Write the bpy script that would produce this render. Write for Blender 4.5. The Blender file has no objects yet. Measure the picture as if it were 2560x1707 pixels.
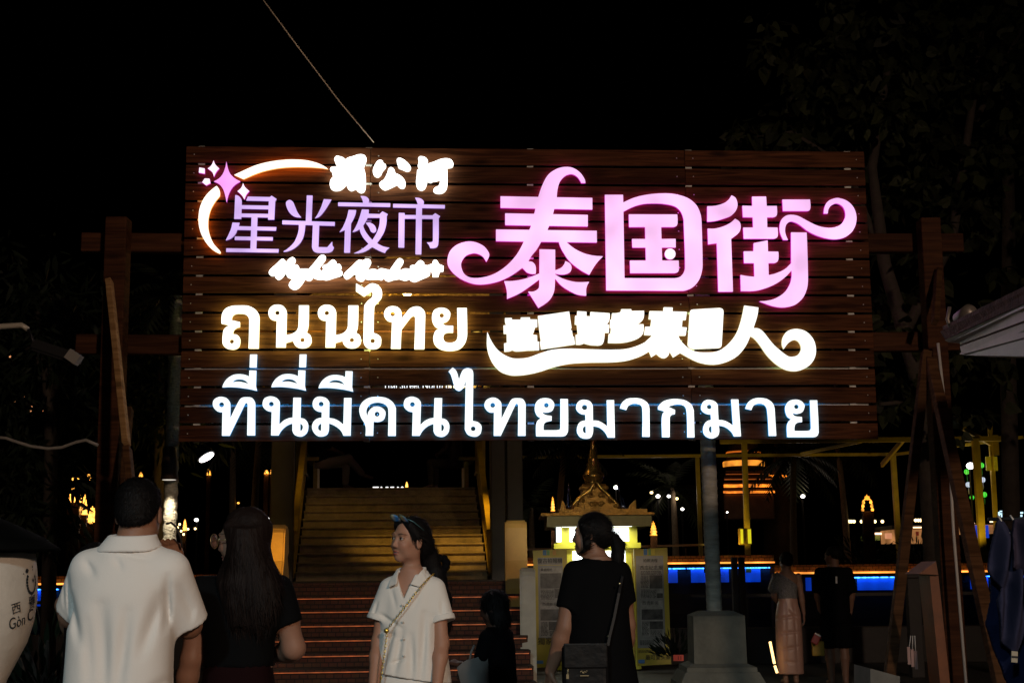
import bpy, bmesh, math, random, time
import numpy as np
from mathutils import Vector, Matrix, noise as mnoise
R = math.radians
random.seed(7)
SC = bpy.context.scene
COL = SC.collection
# ------------------------------------------------------------------ camera
F = 3560.0; IW, IH = 2560.0, 1707.0
CAM_Z = 1.4
TILT = math.atan(577.0 / F)
ROLL = 0.0102
cam_d = bpy.data.cameras.new('camera')
cam_d.sensor_width = 36.0
cam_d.lens = 36.0 * F / IW
cam_d.clip_start = 0.05; cam_d.clip_end = 600
cam = bpy.data.objects.new('camera', cam_d)
COL.objects.link(cam)
CM = Matrix.Rotation(math.pi / 2 + TILT, 3, 'X') @ Matrix.Rotation(-ROLL, 3, 'Z')
cam.matrix_world = Matrix.Translation((0, 0, CAM_Z)) @ CM.to_4x4()
SC.camera = cam
# ------------------------------------------------------------------ world (night)
w = bpy.data.worlds.new("World"); SC.world = w; w.use_nodes = True
nt = w.node_tree
bg = nt.nodes['Background']
sky = nt.nodes.new('ShaderNodeTexSky'); sky.sky_type = 'NISHITA'; sky.sun_disc = False
sky.sun_elevation = R(-9); sky.sun_rotation = R(150)
nt.links.new(sky.outputs[0], bg.inputs[0]); bg.inputs[1].default_value = 0.05
sun_d = bpy.data.lights.new('moon', 'SUN'); sun_d.energy = 0.006; sun_d.angle = R(0.5); sun_d.color = (0.8, 0.88, 1.0)
sun = bpy.data.objects.new('moon', sun_d); COL.objects.link(sun)
sun.rotation_euler = (R(40), 0, R(-30))
SC.view_settings.view_transform = 'Standard'; SC.view_settings.look = 'None'
SC.view_settings.exposure = 0; SC.view_settings.gamma = 1
SC.cycles.use_denoising = True
SC.cycles.max_bounces = 5
SC.cycles.diffuse_bounces = 2
SC.cycles.glossy_bounces = 3
SC.cycles.sample_clamp_indirect = 4.0

# ------------------------------------------------------------------ helpers
def ray(px, py):
    v = CM @ Vector(((px - IW / 2) / F, (IH / 2 - py) / F, -1.0))
    return v
def at(px, py, Y):
    """world point seen at photo pixel (px,py) at distance Y in front of the camera"""
    v = ray(px, py); k = Y / v.y
    return Vector((v.x * k, Y, CAM_Z + v.z * k))
def hit(px, py, p0, n):
    v = ray(px, py); o = Vector((0, 0, CAM_Z))
    t = (p0 - o).dot(n) / v.dot(n)
    return o + v * t

MATS = {}
def mat(name, col=(.5, .5, .5), rough=.6, metal=0.0, emit=None, es=1.0, noise=None, bump=None, spec=None, alpha=None, trans=0.0):
    """noise=(scale, dark factor, (sx,sy,sz)) ; bump=(scale,strength)"""
    if name in MATS: return MATS[name]
    m = bpy.data.materials.new(name); m.use_nodes = True
    N = m.node_tree.nodes; L = m.node_tree.links; b = N['Principled BSDF']
    b.inputs['Base Color'].default_value = (*col, 1)
    b.inputs['Roughness'].default_value = rough
    b.inputs['Metallic'].default_value = metal
    if spec is not None: b.inputs['Specular IOR Level'].default_value = spec
    if trans: b.inputs['Transmission Weight'].default_value = trans
    if emit is not None:
        b.inputs['Emission Color'].default_value = (*emit, 1)
        b.inputs['Emission Strength'].default_value = es
    if noise or bump:
        tc = N.new('ShaderNodeTexCoord')
    if noise:
        mp = N.new('ShaderNodeMapping'); mp.inputs['Scale'].default_value = noise[2] if len(noise) > 2 else (1, 1, 1)
        nz = N.new('ShaderNodeTexNoise'); nz.inputs['Scale'].default_value = noise[0]; nz.inputs['Detail'].default_value = 6
        nz.inputs['Roughness'].default_value = .65
        cr = N.new('ShaderNodeValToRGB'); cr.color_ramp.elements[0].position = .3; cr.color_ramp.elements[1].position = .72
        d = noise[1]
        cr.color_ramp.elements[0].color = (col[0] * d, col[1] * d, col[2] * d, 1)
        cr.color_ramp.elements[1].color = (*col, 1)
        L.new(tc.outputs['Object'], mp.inputs['Vector']); L.new(mp.outputs[0], nz.inputs['Vector'])
        L.new(nz.outputs['Fac'], cr.inputs[0]); L.new(cr.outputs[0], b.inputs['Base Color'])
    if bump:
        nb = N.new('ShaderNodeTexNoise'); nb.inputs['Scale'].default_value = bump[0]; nb.inputs['Detail'].default_value = 5
        bp = N.new('ShaderNodeBump'); bp.inputs['Strength'].default_value = bump[1]; bp.inputs['Distance'].default_value = .02
        L.new(tc.outputs['Object'], nb.inputs['Vector']); L.new(nb.outputs['Fac'], bp.inputs['Height']); L.new(bp.outputs[0], b.inputs['Normal'])
    MATS[name] = m
    return m

def flicker(m, scale, lo, hi, stretch=(1, 1, 1)):
    """uneven glow: emission varies over the lit piece"""
    N = m.node_tree.nodes; L = m.node_tree.links; b = N['Principled BSDF']; s = b.inputs['Emission Strength'].default_value
    tc = N.new('ShaderNodeTexCoord'); mp = N.new('ShaderNodeMapping'); mp.inputs['Scale'].default_value = stretch; nz = N.new('ShaderNodeTexNoise'); nz.inputs['Scale'].default_value = scale; nz.inputs['Detail'].default_value = 4
    mr = N.new('ShaderNodeMapRange'); mr.inputs[1].default_value = .36; mr.inputs[2].default_value = .64; mr.inputs[3].default_value = s * lo; mr.inputs[4].default_value = s * hi
    L.new(tc.outputs['Object'], mp.inputs[0]); L.new(mp.outputs[0], nz.inputs['Vector']); L.new(nz.outputs['Fac'], mr.inputs[0]); L.new(mr.outputs[0], b.inputs['Emission Strength'])
    return m
def wpos(o):
    p = Vector((0, 0, 0))
    while o is not None:
        p += o.location; o = o.parent
    return p

def tag(o, label=None, cat=None, group=None, kind=None):
    if label: o['label'] = label
    if cat: o['category'] = cat
    if group: o['group'] = group
    if kind: o['kind'] = kind
    return o

def thing(name, label, cat, loc, group=None, rotz=0.0):
    o = bpy.data.objects.new(name, None); COL.objects.link(o)
    o.location = loc; o.rotation_euler = (0, 0, rotz); o.empty_display_size = .2
    return tag(o, label, cat, group)

def obj(name, src, m, parent=None, local=False, smooth=False, label=None):
    """link a bmesh / mesh (world coordinates) as one object; children get coordinates relative to their parent"""
    if isinstance(src, bmesh.types.BMesh):
        me = bpy.data.meshes.new(name); src.to_mesh(me); src.free()
    else: me = src
    ms = m if isinstance(m, (list, tuple)) else [m]
    if len(me.materials) == 0:
        for x in ms: me.materials.append(x)
    o = bpy.data.objects.new(name, me); COL.objects.link(o)
    if parent is not None:
        o.parent = parent
        if not local: me.transform(Matrix.Translation(-wpos(parent)))
    elif not local:
        n = len(me.vertices)
        if n:
            a = np.empty(n * 3, 'f'); me.vertices.foreach_get('co', a); a = a.reshape(-1, 3)
            mn, mx = a.min(0), a.max(0)
            c = Vector(((mn[0] + mx[0]) / 2, (mn[1] + mx[1]) / 2, mn[2]))
            me.transform(Matrix.Translation(-c)); o.location = c
    if smooth: me.shade_smooth()
    if label: o['label'] = label
    return o

def copy_tree(o, parent=None):
    c = o.copy(); COL.objects.link(c)
    if parent is not None: c.parent = parent
    for ch in list(o.children): copy_tree(ch, c)
    return c

BM = bmesh.new
def box(bm, c, s, rot=None, mi=0):
    M = Matrix.Translation(Vector(c))
    if rot is not None: M = M @ (rot.to_4x4() if hasattr(rot, 'to_4x4') else Matrix.Rotation(rot, 4, 'Z'))
    r = bmesh.ops.create_cube(bm, size=1.0, matrix=M @ Matrix.Diagonal((s[0], s[1], s[2], 1)))
    if mi:
        for f in {f for v in r['verts'] for f in v.link_faces}: f.material_index = mi
    return r['verts']
def bbox(bm, c, s, bev=.01, rot=None, seg=2):
    """bevelled box"""
    t = BM(); box(t, (0, 0, 0), s)
    bmesh.ops.bevel(t, geom=t.edges[:], offset=bev, segments=seg, affect='EDGES', profile=.6)
    M = Matrix.Translation(Vector(c))
    if rot is not None: M = M @ (rot.to_4x4() if hasattr(rot, 'to_4x4') else Matrix.Rotation(rot, 4, 'Z'))
    bmesh.ops.transform(t, matrix=M, verts=t.verts)
    merge(bm, t)
def merge(bm, t):
    me = bpy.data.meshes.new('tmp'); t.to_mesh(me); t.free(); bm.from_mesh(me); bpy.data.meshes.remove(me)
def hexa(bm, P, mi=0):
    """box from 8 points: bottom 4 (ccw) then top 4"""
    v = [bm.verts.new(p) for p in P]
    for q in ((3, 2, 1, 0), (4, 5, 6, 7), (0, 1, 5, 4), (1, 2, 6, 5), (2, 3, 7, 6), (3, 0, 4, 7)):
        bm.faces.new([v[i] for i in q]).material_index = mi
def beam(bm, a, b, w, d, up=Vector((0, -1, 0)), mi=0):
    """rectangular beam a->b, width w across the view, depth d along 'up'"""
    a = Vector(a); b = Vector(b); z = (b - a).normalized(); x = z.cross(up).normalized(); y = z.cross(x).normalized()
    P = []
    for p in (a, b):
        for sx, sy in ((-1, -1), (1, -1), (1, 1), (-1, 1)): P.append(p + x * (sx * w / 2) + y * (sy * d / 2))
    hexa(bm, P, mi)
def tube(bm, pts, r, seg=8, cap=True):
    pts = [Vector(p) for p in pts]; n = len(pts)
    rs = r if isinstance(r, (list, tuple)) else [r] * n
    rings = []; ref = None
    for i, p in enumerate(pts):
        t = (pts[min(i + 1, n - 1)] - pts[max(i - 1, 0)]).normalized()
        if ref is None:
            ref = Vector((0, 0, 1)) if abs(t.z) < .9 else Vector((1, 0, 0))
        x = ref.cross(t).normalized(); y = t.cross(x).normalized(); ref = y
        rings.append([bm.verts.new(p + (x * math.cos(2 * math.pi * k / seg) + y * math.sin(2 * math.pi * k / seg)) * rs[i]) for k in range(seg)])
    for a, b in zip(rings, rings[1:]):
        for k in range(seg): bm.faces.new((a[k], a[(k + 1) % seg], b[(k + 1) % seg], b[k])).smooth = True
    if cap:
        bm.faces.new(rings[0][::-1]); bm.faces.new(rings[-1])
def lathe(bm, c, prof, seg=24, sq=False, M=None):
    """prof list of (r,z)"""
    c = Vector(c); rings = []
    for r, z in prof:
        ring = []
        for k in range(seg):
            a = 2 * math.pi * (k + .5) / seg
            p = Vector((max(r, 1e-4) * math.cos(a), max(r, 1e-4) * math.sin(a), z))
            if M is not None: p = M @ p
            ring.append(bm.verts.new(c + p))
        rings.append(ring)
    for a, b in zip(rings, rings[1:]):
        for k in range(seg): bm.faces.new((a[k], a[(k + 1) % seg], b[(k + 1) % seg], b[k])).smooth = not sq
    bm.faces.new(rings[0][::-1]); bm.faces.new(rings[-1])
def sph(bm, c, r, u=12, v=8, M=None):
    T = Matrix.Translation(Vector(c)) @ (M.to_4x4() if M is not None else Matrix.Identity(4))
    rr = r if isinstance(r, (tuple, list)) else (r, r, r)
    x = bmesh.ops.create_uvsphere(bm, u_segments=u, v_segments=v, radius=1, matrix=T @ Matrix.Diagonal((*rr, 1)))
    for f in {f for vv in x['verts'] for f in vv.link_faces}: f.smooth = True
def prism(bm, pts, d, mi=0):
    """closed polygon of 3d points, extruded by vector d"""
    d = Vector(d); a = [bm.verts.new(Vector(p)) for p in pts]; b = [bm.verts.new(Vector(p) + d) for p in pts]
    n = len(a)
    bm.faces.new(a[::-1]).material_index = mi; bm.faces.new(b).material_index = mi
    for i in range(n): bm.faces.new((a[i], a[(i + 1) % n], b[(i + 1) % n], b[i])).material_index = mi
def fix(bm):
    bmesh.ops.recalc_face_normals(bm, faces=bm.faces[:]); return bm

# ------------------------------------------------------------------ outlines -> solid letters
def parse(s):
    out = []
    tok = s.replace(',', ' ').split()
    for i in range(0, len(tok), 2):
        c = tok[i + 1].endswith('!')
        out.append((float(tok[i]), float(tok[i + 1].rstrip('!')), c))
    return out
def spline(s, step=6):
    """closed outline; points marked ! are corners, the rest run smoothly"""
    P = parse(s); n = len(P); res = []
    for i in range(n):
        p1, p2 = P[i], P[(i + 1) % n]
        p0 = P[i - 1] if not p1[2] else p1
        p3 = P[(i + 2) % n] if not p2[2] else p2
        a, b, c, d = [np.array(q[:2]) for q in (p0, p1, p2, p3)]
        if p1[2] and p2[2]:
            res.append(b); continue
        L = np.linalg.norm(c - b); k = max(2, int(L / step))
        t1 = (c - a) ; t2 = (d - b)
        la = np.linalg.norm(b - a) + 1e-6; lc = np.linalg.norm(d - c) + 1e-6
        m1 = (c - b) / L if p1[2] else t1 / (la + L); m2 = (c - b) / L if p2[2] else t2 / (L + lc)
        if p1[2]: m1 = 1.5 * (c - b) / L - .5 * m2
        if p2[2]: m2 = 1.5 * (c - b) / L - .5 * m1
        for j in range(k):
            t = j / k
            h = (2 * t**3 - 3 * t**2 + 1) * b + (t**3 - 2 * t**2 + t) * L * m1 + (-2 * t**3 + 3 * t**2) * c + (t**3 - t**2) * L * m2
            res.append(h)
    return np.array(res)
def poly_sd(poly, X, Y):
    d = np.full(X.shape, 1e9); ins = np.zeros(X.shape, bool)
    n = len(poly)
    for i in range(n):
        ax, ay = poly[i]; bx, by = poly[(i + 1) % n]
        ex, ey = bx - ax, by - ay
        L = ex * ex + ey * ey
        if L < 1e-9: continue
        t = np.clip(((X - ax) * ex + (Y - ay) * ey) / L, 0, 1)
        d = np.minimum(d, (X - ax - t * ex)**2 + (Y - ay - t * ey)**2)
        c = ((ay > Y) != (by > Y))
        if ey != 0: ins ^= c & (X < ex * (Y - ay) / ey + ax)
    d = np.sqrt(d)
    return np.where(ins, -d, d)
def contours(Fd, x0, y0, h):
    """marching squares zero contours, inside (F<0) on the left"""
    ny, nx = Fd.shape; I = Fd < 0
    code = I[:-1, :-1] * 1 + I[:-1, 1:] * 2 + I[1:, 1:] * 4 + I[1:, :-1] * 8
    segs = {}
    T = {1: [(3, 0)], 2: [(0, 1)], 3: [(3, 1)], 4: [(1, 2)], 5: [(3, 2), (1, 0)], 6: [(0, 2)], 7: [(3, 2)], 8: [(2, 3)], 9: [(2, 0)], 10: [(0, 3), (2, 1)], 11: [(2, 1)], 12: [(1, 3)], 13: [(1, 0)], 14: [(0, 3)]}
    def key(j, i, e):
        if e == 0: return ('h', j, i)
        if e == 2: return ('h', j + 1, i)
        if e == 3: return ('v', j, i)
        return ('v', j, i + 1)
    def pos(k):
        t, j, i = k
        a = Fd[j, i]; b = Fd[j, i + 1] if t == 'h' else Fd[j + 1, i]
        f = a / (a - b)
        return (x0 + (i + f) * h, y0 + j * h) if t == 'h' else (x0 + i * h, y0 + (j + f) * h)
    js, is_ = np.nonzero((code > 0) & (code < 15))
    for j, i in zip(js, is_):
        for a, b in T[int(code[j, i])]: segs[key(j, i, a)] = key(j, i, b)
    loops = []
    while segs:
        s, n = segs.popitem(); L = [s]
        while n != s:
            L.append(n); n = segs.pop(n, s)
        loops.append(np.array([pos(k) for k in L]))
    return loops
def simplify(P, tol):
    """closed Douglas-Peucker"""
    n = len(P)
    if n < 8: return P
    keep = np.zeros(n, bool); j = int(np.argmax(((P - P[0])**2).sum(1))); keep[0] = keep[j] = True
    st = [(0, j), (j, n)]
    while st:
        a, b = st.pop()
        if b - a < 2: continue
        A = P[a]; B = P[b % n]; d = B - A; L = np.hypot(*d)
        Q = P[a + 1:b] - A
        dist = np.abs(Q[:, 0] * d[1] - Q[:, 1] * d[0]) / L if L > 1e-9 else np.hypot(Q[:, 0], Q[:, 1])
        k = int(np.argmax(dist))
        if dist[k] > tol:
            keep[a + 1 + k] = True; st += [(a, a + 1 + k), (a + 1 + k, b)]
    return P[keep]
def glyph_loops(tr, ops, h=0.9):
    """tr=(ox,oy,scale) of the tracing; ops: strings = filled outlines, '-...' = holes, 'o x y r' discs; returns loops in photo pixels"""
    ox, oy, s = tr; polys = []
    for o in ops:
        neg = o.startswith('-'); o = o.lstrip('-').strip()
        if o.startswith('o'):
            x, y, r = map(float, o[1:].split())
            P = np.array([(x + r * math.cos(a), y + r * math.sin(a)) for a in np.linspace(0, 2 * math.pi, 28)[:-1]])
        else: P = spline(o)
        polys.append((neg, P / s + np.array([ox, oy])))
    allp = np.concatenate([p for n, p in polys if not n])
    x0, y0 = allp.min(0) - 3; x1, y1 = allp.max(0) + 3
    X, Y = np.meshgrid(np.arange(x0, x1, h), np.arange(y0, y1, h))
    D = np.full(X.shape, 1e9)
    for neg, P in polys:
        if not neg: D = np.minimum(D, poly_sd(P, X, Y))
    for neg, P in polys:
        if neg: D = np.maximum(D, -poly_sd(P, X, Y))
    return [simplify(L, .18) for L in contours(D, x0, y0, h) if len(L) > 5]
def solid(loops2d, depth, to3, nrm):
    """fill loops (photo pixels) -> mesh with front face (slot 0) and sides (slot 1); to3 maps pixel -> front 3d point; nrm points to viewer"""
    cu = bpy.data.curves.new('c', 'CURVE'); cu.dimensions = '2D'; cu.fill_mode = 'FRONT'
    c0 = np.mean(loops2d[0], axis=0)
    for L in loops2d:
        sp = cu.splines.new('POLY'); sp.points.add(len(L) - 1)
        for q, p in zip(sp.points, L): q.co = ((p[0] - c0[0]) / 100, (p[1] - c0[1]) / 100, 0, 1)
        sp.use_cyclic_u = True
    o = bpy.data.objects.new('c', cu)
    me = bpy.data.meshes.new_from_object(o)
    bpy.data.objects.remove(o); bpy.data.curves.remove(cu)
    bm = BM(); bm.from_mesh(me); bpy.data.meshes.remove(me)
    bmesh.ops.remove_doubles(bm, verts=bm.verts, dist=1e-5)
    for v in bm.verts: v.co = to3(v.co.x * 100 + c0[0], v.co.y * 100 + c0[1])
    bm.normal_update()
    for f in bm.faces:
        if f.normal.dot(nrm) < 0: f.normal_flip()
    front = bm.faces[:]
    back = bmesh.ops.duplicate(bm, geom=front)
    bf = [g for g in back['geom'] if isinstance(g, bmesh.types.BMFace)]; bv = [g for g in back['geom'] if isinstance(g, bmesh.types.BMVert)]
    bmesh.ops.translate(bm, verts=bv, vec=-Vector(nrm) * depth)
    for f in bf: f.normal_flip()
    fs, bs = set(front), set(bf)
    eds = [e for e in bm.edges if e.is_boundary and e.link_faces[0] in fs]
    ext = bmesh.ops.extrude_edge_only(bm, edges=eds)
    nv = [g for g in ext['geom'] if isinstance(g, bmesh.types.BMVert)]
    bmesh.ops.translate(bm, verts=nv, vec=-Vector(nrm) * depth)
    bmesh.ops.remove_doubles(bm, verts=nv + bv, dist=1e-5)
    for f in bm.faces: f.material_index = 0 if f in fs else (2 if f in bs else 1)
    return bm
def text_bm(body, size, M, depth=.004, align='CENTER', squash=1.0):
    """flat raised lettering; M maps the text plane (x right, y up, z to the reader) to the world"""
    cu = bpy.data.curves.new('t', 'FONT'); cu.body = body; cu.size = size; cu.align_x = align; cu.align_y = 'CENTER'; cu.extrude = depth / 2
    cu.resolution_u = 3
    o = bpy.data.objects.new('t', cu); me = bpy.data.meshes.new_from_object(o)
    bpy.data.objects.remove(o); bpy.data.curves.remove(cu)
    bm = BM(); bm.from_mesh(me); bpy.data.meshes.remove(me)
    bmesh.ops.transform(bm, matrix=M @ Matrix.Diagonal((squash, 1, 1, 1)), verts=bm.verts)
    return bm
# ------------------------------------------------------------------ the big sign
YL, YR = 13.5, 13.88
def yplane(px): return YL + (YR - YL) * (px - 466) / (2160 - 466)
SA = at(466, 363, YL); SB = at(2160, 377, YR)
sx = Vector((SB.x - SA.x, SB.y - SA.y, 0)).normalized()
SN = Vector((sx.y, -sx.x, 0))              # to the viewer
SUP = Vector((0, 0, 1))
def onsign(px, py, off=0.0): return hit(px, py, SA + SN * off, SN)

def wood(name, c0, c1, sc=1.0):
    if name in MATS: return MATS[name]
    m = bpy.data.materials.new(name); m.use_nodes = True
    N = m.node_tree.nodes; L = m.node_tree.links; b = N['Principled BSDF']; b.inputs['Roughness'].default_value = .7; b.inputs['Specular IOR Level'].default_value = .08
    tc = N.new('ShaderNodeTexCoord'); oi = N.new('ShaderNodeObjectInfo')
    ad = N.new('ShaderNodeVectorMath'); ad.operation = 'MULTIPLY_ADD'
    cx = N.new('ShaderNodeCombineXYZ'); L.new(oi.outputs['Random'], cx.inputs[0]); L.new(oi.outputs['Random'], cx.inputs[2])
    L.new(cx.outputs[0], ad.inputs[0]); ad.inputs[1].default_value = (37, 0, 53); L.new(tc.outputs['Object'], ad.inputs[2])
    mp = N.new('ShaderNodeMapping'); mp.inputs['Scale'].default_value = (.9 * sc, 4, 16 * sc); L.new(ad.outputs[0], mp.inputs[0])
    n1 = N.new('ShaderNodeTexNoise'); n1.inputs['Scale'].default_value = 1.6; n1.inputs['Detail'].default_value = 8; n1.inputs['Distortion'].default_value = 1.2
    L.new(mp.outputs[0], n1.inputs['Vector'])
    vo = N.new('ShaderNodeTexVoronoi'); vo.inputs['Scale'].default_value = 1.0
    mp2 = N.new('ShaderNodeMapping'); mp2.inputs['Scale'].default_value = (1.5, 2, 5); L.new(ad.outputs[0], mp2.inputs[0]); L.new(mp2.outputs[0], vo.inputs['Vector'])
    kn = N.new('ShaderNodeValToRGB'); kn.color_ramp.elements[0].position = .06; kn.color_ramp.elements[0].color = (.25, .25, .25, 1); kn.color_ramp.elements[1].position = .2
    L.new(vo.outputs['Distance'], kn.inputs[0])
    cr = N.new('ShaderNodeValToRGB'); cr.color_ramp.elements[0].position = .36; cr.color_ramp.elements[0].color = (*c0, 1); cr.color_ramp.elements[1].position = .66; cr.color_ramp.elements[1].color = (*c1, 1)
    L.new(n1.outputs['Fac'], cr.inputs[0])
    mx = N.new('ShaderNodeMix'); mx.data_type = 'RGBA'; mx.blend_type = 'MULTIPLY'; mx.inputs[0].default_value = .8
    L.new(cr.outputs[0], mx.inputs[6]); L.new(kn.outputs[0], mx.inputs[7])
    hv = N.new('ShaderNodeHueSaturation'); L.new(mx.outputs[2], hv.inputs['Color'])
    mr = N.new('ShaderNodeMapRange'); mr.inputs[3].default_value = .72; mr.inputs[4].default_value = 1.2; L.new(oi.outputs['Random'], mr.inputs[0]); L.new(mr.outputs[0], hv.inputs['Value'])
    L.new(hv.outputs[0], b.inputs['Base Color'])
    bp = N.new('ShaderNodeBump'); bp.inputs['Strength'].default_value = .25; bp.inputs['Distance'].default_value = .01
    L.new(n1.outputs['Fac'], bp.inputs['Height']); L.new(bp.outputs[0], b.inputs['Normal'])
    MATS[name] = m; return m
M_PLANK = wood('stained_board', (.040, .0125, .0048), (.118, .041, .0165))
M_BEAM = wood('post_timber', (.038, .014, .007), (.088, .034, .0155), .8)
M_STUD = mat('galvanised_strip', (.72, .70, .67), .55, .1, noise=(20, .7))
def glow(name, face, fs, side, ss, back, bs, var=.25, gap=.03):
    """acrylic lightbox letter: lit face, tinted edge and lit back that washes the boards behind"""
    out = []
    for nm, c, s, v in ((name + '_face', face, fs, var), (name + '_edge', side, ss, 0), (name + '_back', back, bs, 0)):
        m = bpy.data.materials.new(nm); m.use_nodes = True
        N = m.node_tree.nodes; L = m.node_tree.links; b = N['Principled BSDF']
        b.inputs['Base Color'].default_value = (.25, .25, .25, 1); b.inputs['Roughness'].default_value = .25
        b.inputs['Emission Color'].default_value = (*c, 1); b.inputs['Emission Strength'].default_value = s
        if v:
            tc = N.new('ShaderNodeTexCoord'); nz = N.new('ShaderNodeTexNoise'); nz.inputs['Scale'].default_value = 2.6; nz.inputs['Detail'].default_value = 1
            mr = N.new('ShaderNodeMapRange'); mr.inputs[1].default_value = .3; mr.inputs[2].default_value = .7; mr.inputs[3].default_value = s * (1 - v); mr.inputs[4].default_value = s * (1 + v)
            L.new(tc.outputs['Object'], nz.inputs['Vector']); L.new(nz.outputs['Fac'], mr.inputs[0]); L.new(mr.outputs[0], b.inputs['Emission Strength'])
        out.append(m)
    out.append(gap)
    return out
G_PINK = glow('pink_acrylic', (1.0, .55, .99), 1.05, (.75, .02, .62), .8, (.9, .03, .8), 5, .2)
G_STAR = glow('magenta_acrylic', (1.0, .36, .95), 1.1, (.6, .0, .6), .5, (.7, .02, .7), 4, .35, .045)
G_STAR2 = glow('pale_pink_acrylic', (1.0, .78, .97), 1.25, (.8, .05, .7), .8, (.8, .05, .7), 4, .1)
G_LAV = glow('lavender_acrylic', (.70, .47, .97), 1.08, (.10, .02, .22), .5, (.2, .05, .5), 3, .22)
G_GOLD = glow('amber_white_acrylic', (1.0, .93, .78), 1.6, (1.0, .40, .06), 1.2, (1.0, .32, .03), 9, .1, .04)
G_WHITE = glow('white_acrylic', (1.0, .97, .93), 3.0, (1.0, .92, .80), 1.6, (.82, .88, .74), 7, .05, .07)
G_WHITE2 = glow('warm_white_acrylic', (1.0, .99, .94), 1.25, (.9, .84, .5), .9, (.66, .78, .30), 5, .05, .04)
G_YEL = glow('yellow_white_acrylic', (1.0, .98, .86), 2.0, (1.0, .78, .25), 1.3, (.80, .86, .22), 10, .05, .075)
G_BLUE = glow('blue_white_acrylic', (.93, .985, 1.0), 1.25, (.03, .30, .75), .9, (.02, .28, .80), 9, .04)

sign = thing('market_sign', 'tall slatted wooden market sign on two timber posts with glowing Chinese and Thai lettering', 'sign', (0, 13.7, 0))
# planks: 16 rows of three boards
rows = 16
for i in range(rows):
    for a, b in ((0, .272), (.272, .735), (.735, 1)):
        P = []
        for f in (0, 1):
            t0 = (i + (.06 if f == 0 else .93)) / rows
            for u in (a, b):
                lx = 466 + (447 - 466) * t0; rx = 2160 + (2196 - 2160) * t0
                ly = 363 + 744 * t0; ry = 377 + 723 * t0
                uu = u + (.0003 if u == a and a > 0 else (-.0003 if u == b and b < 1 else 0))
                P.append((lx + (rx - lx) * uu, ly + (ry - ly) * uu))
        q = [onsign(*P[2]), onsign(*P[3]), onsign(*P[1]), onsign(*P[0])]
        bm = BM()
        jit = random.uniform(-.003, .003)
        fr = [p + SN * jit for p in q]; bk = [p - SN * .028 for p in q]
        hexa(bm, [bk[0], bk[1], fr[1], fr[0], bk[3], bk[2], fr[2], fr[3]])
        fix(bm); bmesh.ops.bevel(bm, geom=bm.edges[:], offset=.003, segments=1, affect='EDGES')
        o = obj('plank', bm, M_PLANK, sign)
        # screws
        for u in (a + .012, b - .012):
            bm = BM()
            t0 = (i + .5) / rows
            lx = 466 + (447 - 466) * t0; rx = 2160 + 36 * t0; ly = 363 + 744 * t0; ry = 377 + 723 * t0
            p = onsign(lx + (rx - lx) * u, ly + (ry - ly) * u, .004)
            sph(bm, p, (.006, .004, .006), 8, 6)
            obj('screw', bm, M_STUD, o)
# metal uprights and rails behind the planks
for px in (510, 925, 1325, 1718, 2112):
    bm = BM()
    t = (px - 466) / 1694
    a = onsign(px + 10 * (t - .5), 366 + 14 * t, -.045); b = onsign(px - 20 + 44 * t, 1106 - 7 * t, -.045)
    beam(bm, a, b, .062, .03)
    obj('metal_upright', fix(bm), M_STUD, sign)
for y0, y1 in ((918, 913), (1010, 1003)):
    bm = BM()
    beam(bm, onsign(462, y0, -.068), onsign(2170, y1, -.068), .10, .015)
    obj('metal_rail', fix(bm), M_STUD, sign)
# posts, cross beams, props
def vpost(p0, p1, w, Y, m, name, d=None):
    a = at(*p0, Y); b = at(*p1, Y); b.x = b.x
    bm = BM()
    zt = a.z; x = a.x
    bbox(bm, (x, Y + (d or w) / 2, zt / 2), (w, d or w, zt), .012)
    return obj(name, bm, m, sign)
vpost((290, 541), (290, 541), .205, 13.34, M_BEAM, 'post')
vpost((2327, 543), (2327, 543), .195, 13.74, M_BEAM, 'post')
for (xa, ya), (xb, yb), Y0, Y1 in (((206, 608), (470, 610), 13.62, 13.66), ((2160, 609), (2405, 609), 13.99, 14.02), ((192, 861), (462, 863), 13.62, 13.66), ((2180, 856), (2395, 854), 13.99, 14.02)):
    bm = BM(); a = at(xa, ya, Y0 + .06); b = at(xb, yb, Y1 + .06)
    if xa < 1000: b = at(560, yb + 1, Y1 + .07)
    else: a = at(2080, ya + 1, Y0 + .06)
    beam(bm, a, b, .19, .12); fix(bm)
    bmesh.ops.bevel(bm, geom=bm.edges[:], offset=.008, segments=1, affect='EDGES')
    obj('cross_beam', bm, M_BEAM, sign)
M_PROP = wood('pale_timber', (.26, .14, .06), (.46, .27, .12), .8)
M_PROP2 = wood('brown_timber', (.055, .026, .012), (.125, .06, .028), .8)
for a, b, Ya, Yb, wd, m in (((273, 702), (316, 1110), 13.28, 12.2, .055, M_PROP), ((318, 1120), (345, 1400), 12.18, 11.5, .06, M_PROP2),
                            ((325, 1022), (296, 1330), 13.2, 12.6, .05, M_PROP2),
                            ((2346, 676), (2338, 806), 13.70, 13.3, .055, M_PROP2),
                            ((2316, 880), (2216, 1760), 13.55, 12.0, .085, M_PROP2), ((2326, 900), (2512, 1750), 13.50, 10.6, .10, M_PROP2)):
    bm = BM(); beam(bm, at(*a, Ya), at(*b, Yb), wd, .09); fix(bm)
    bmesh.ops.bevel(bm, geom=bm.edges[:], offset=.005, segments=1, affect='EDGES')
    obj('prop', bm, m, sign)

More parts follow.
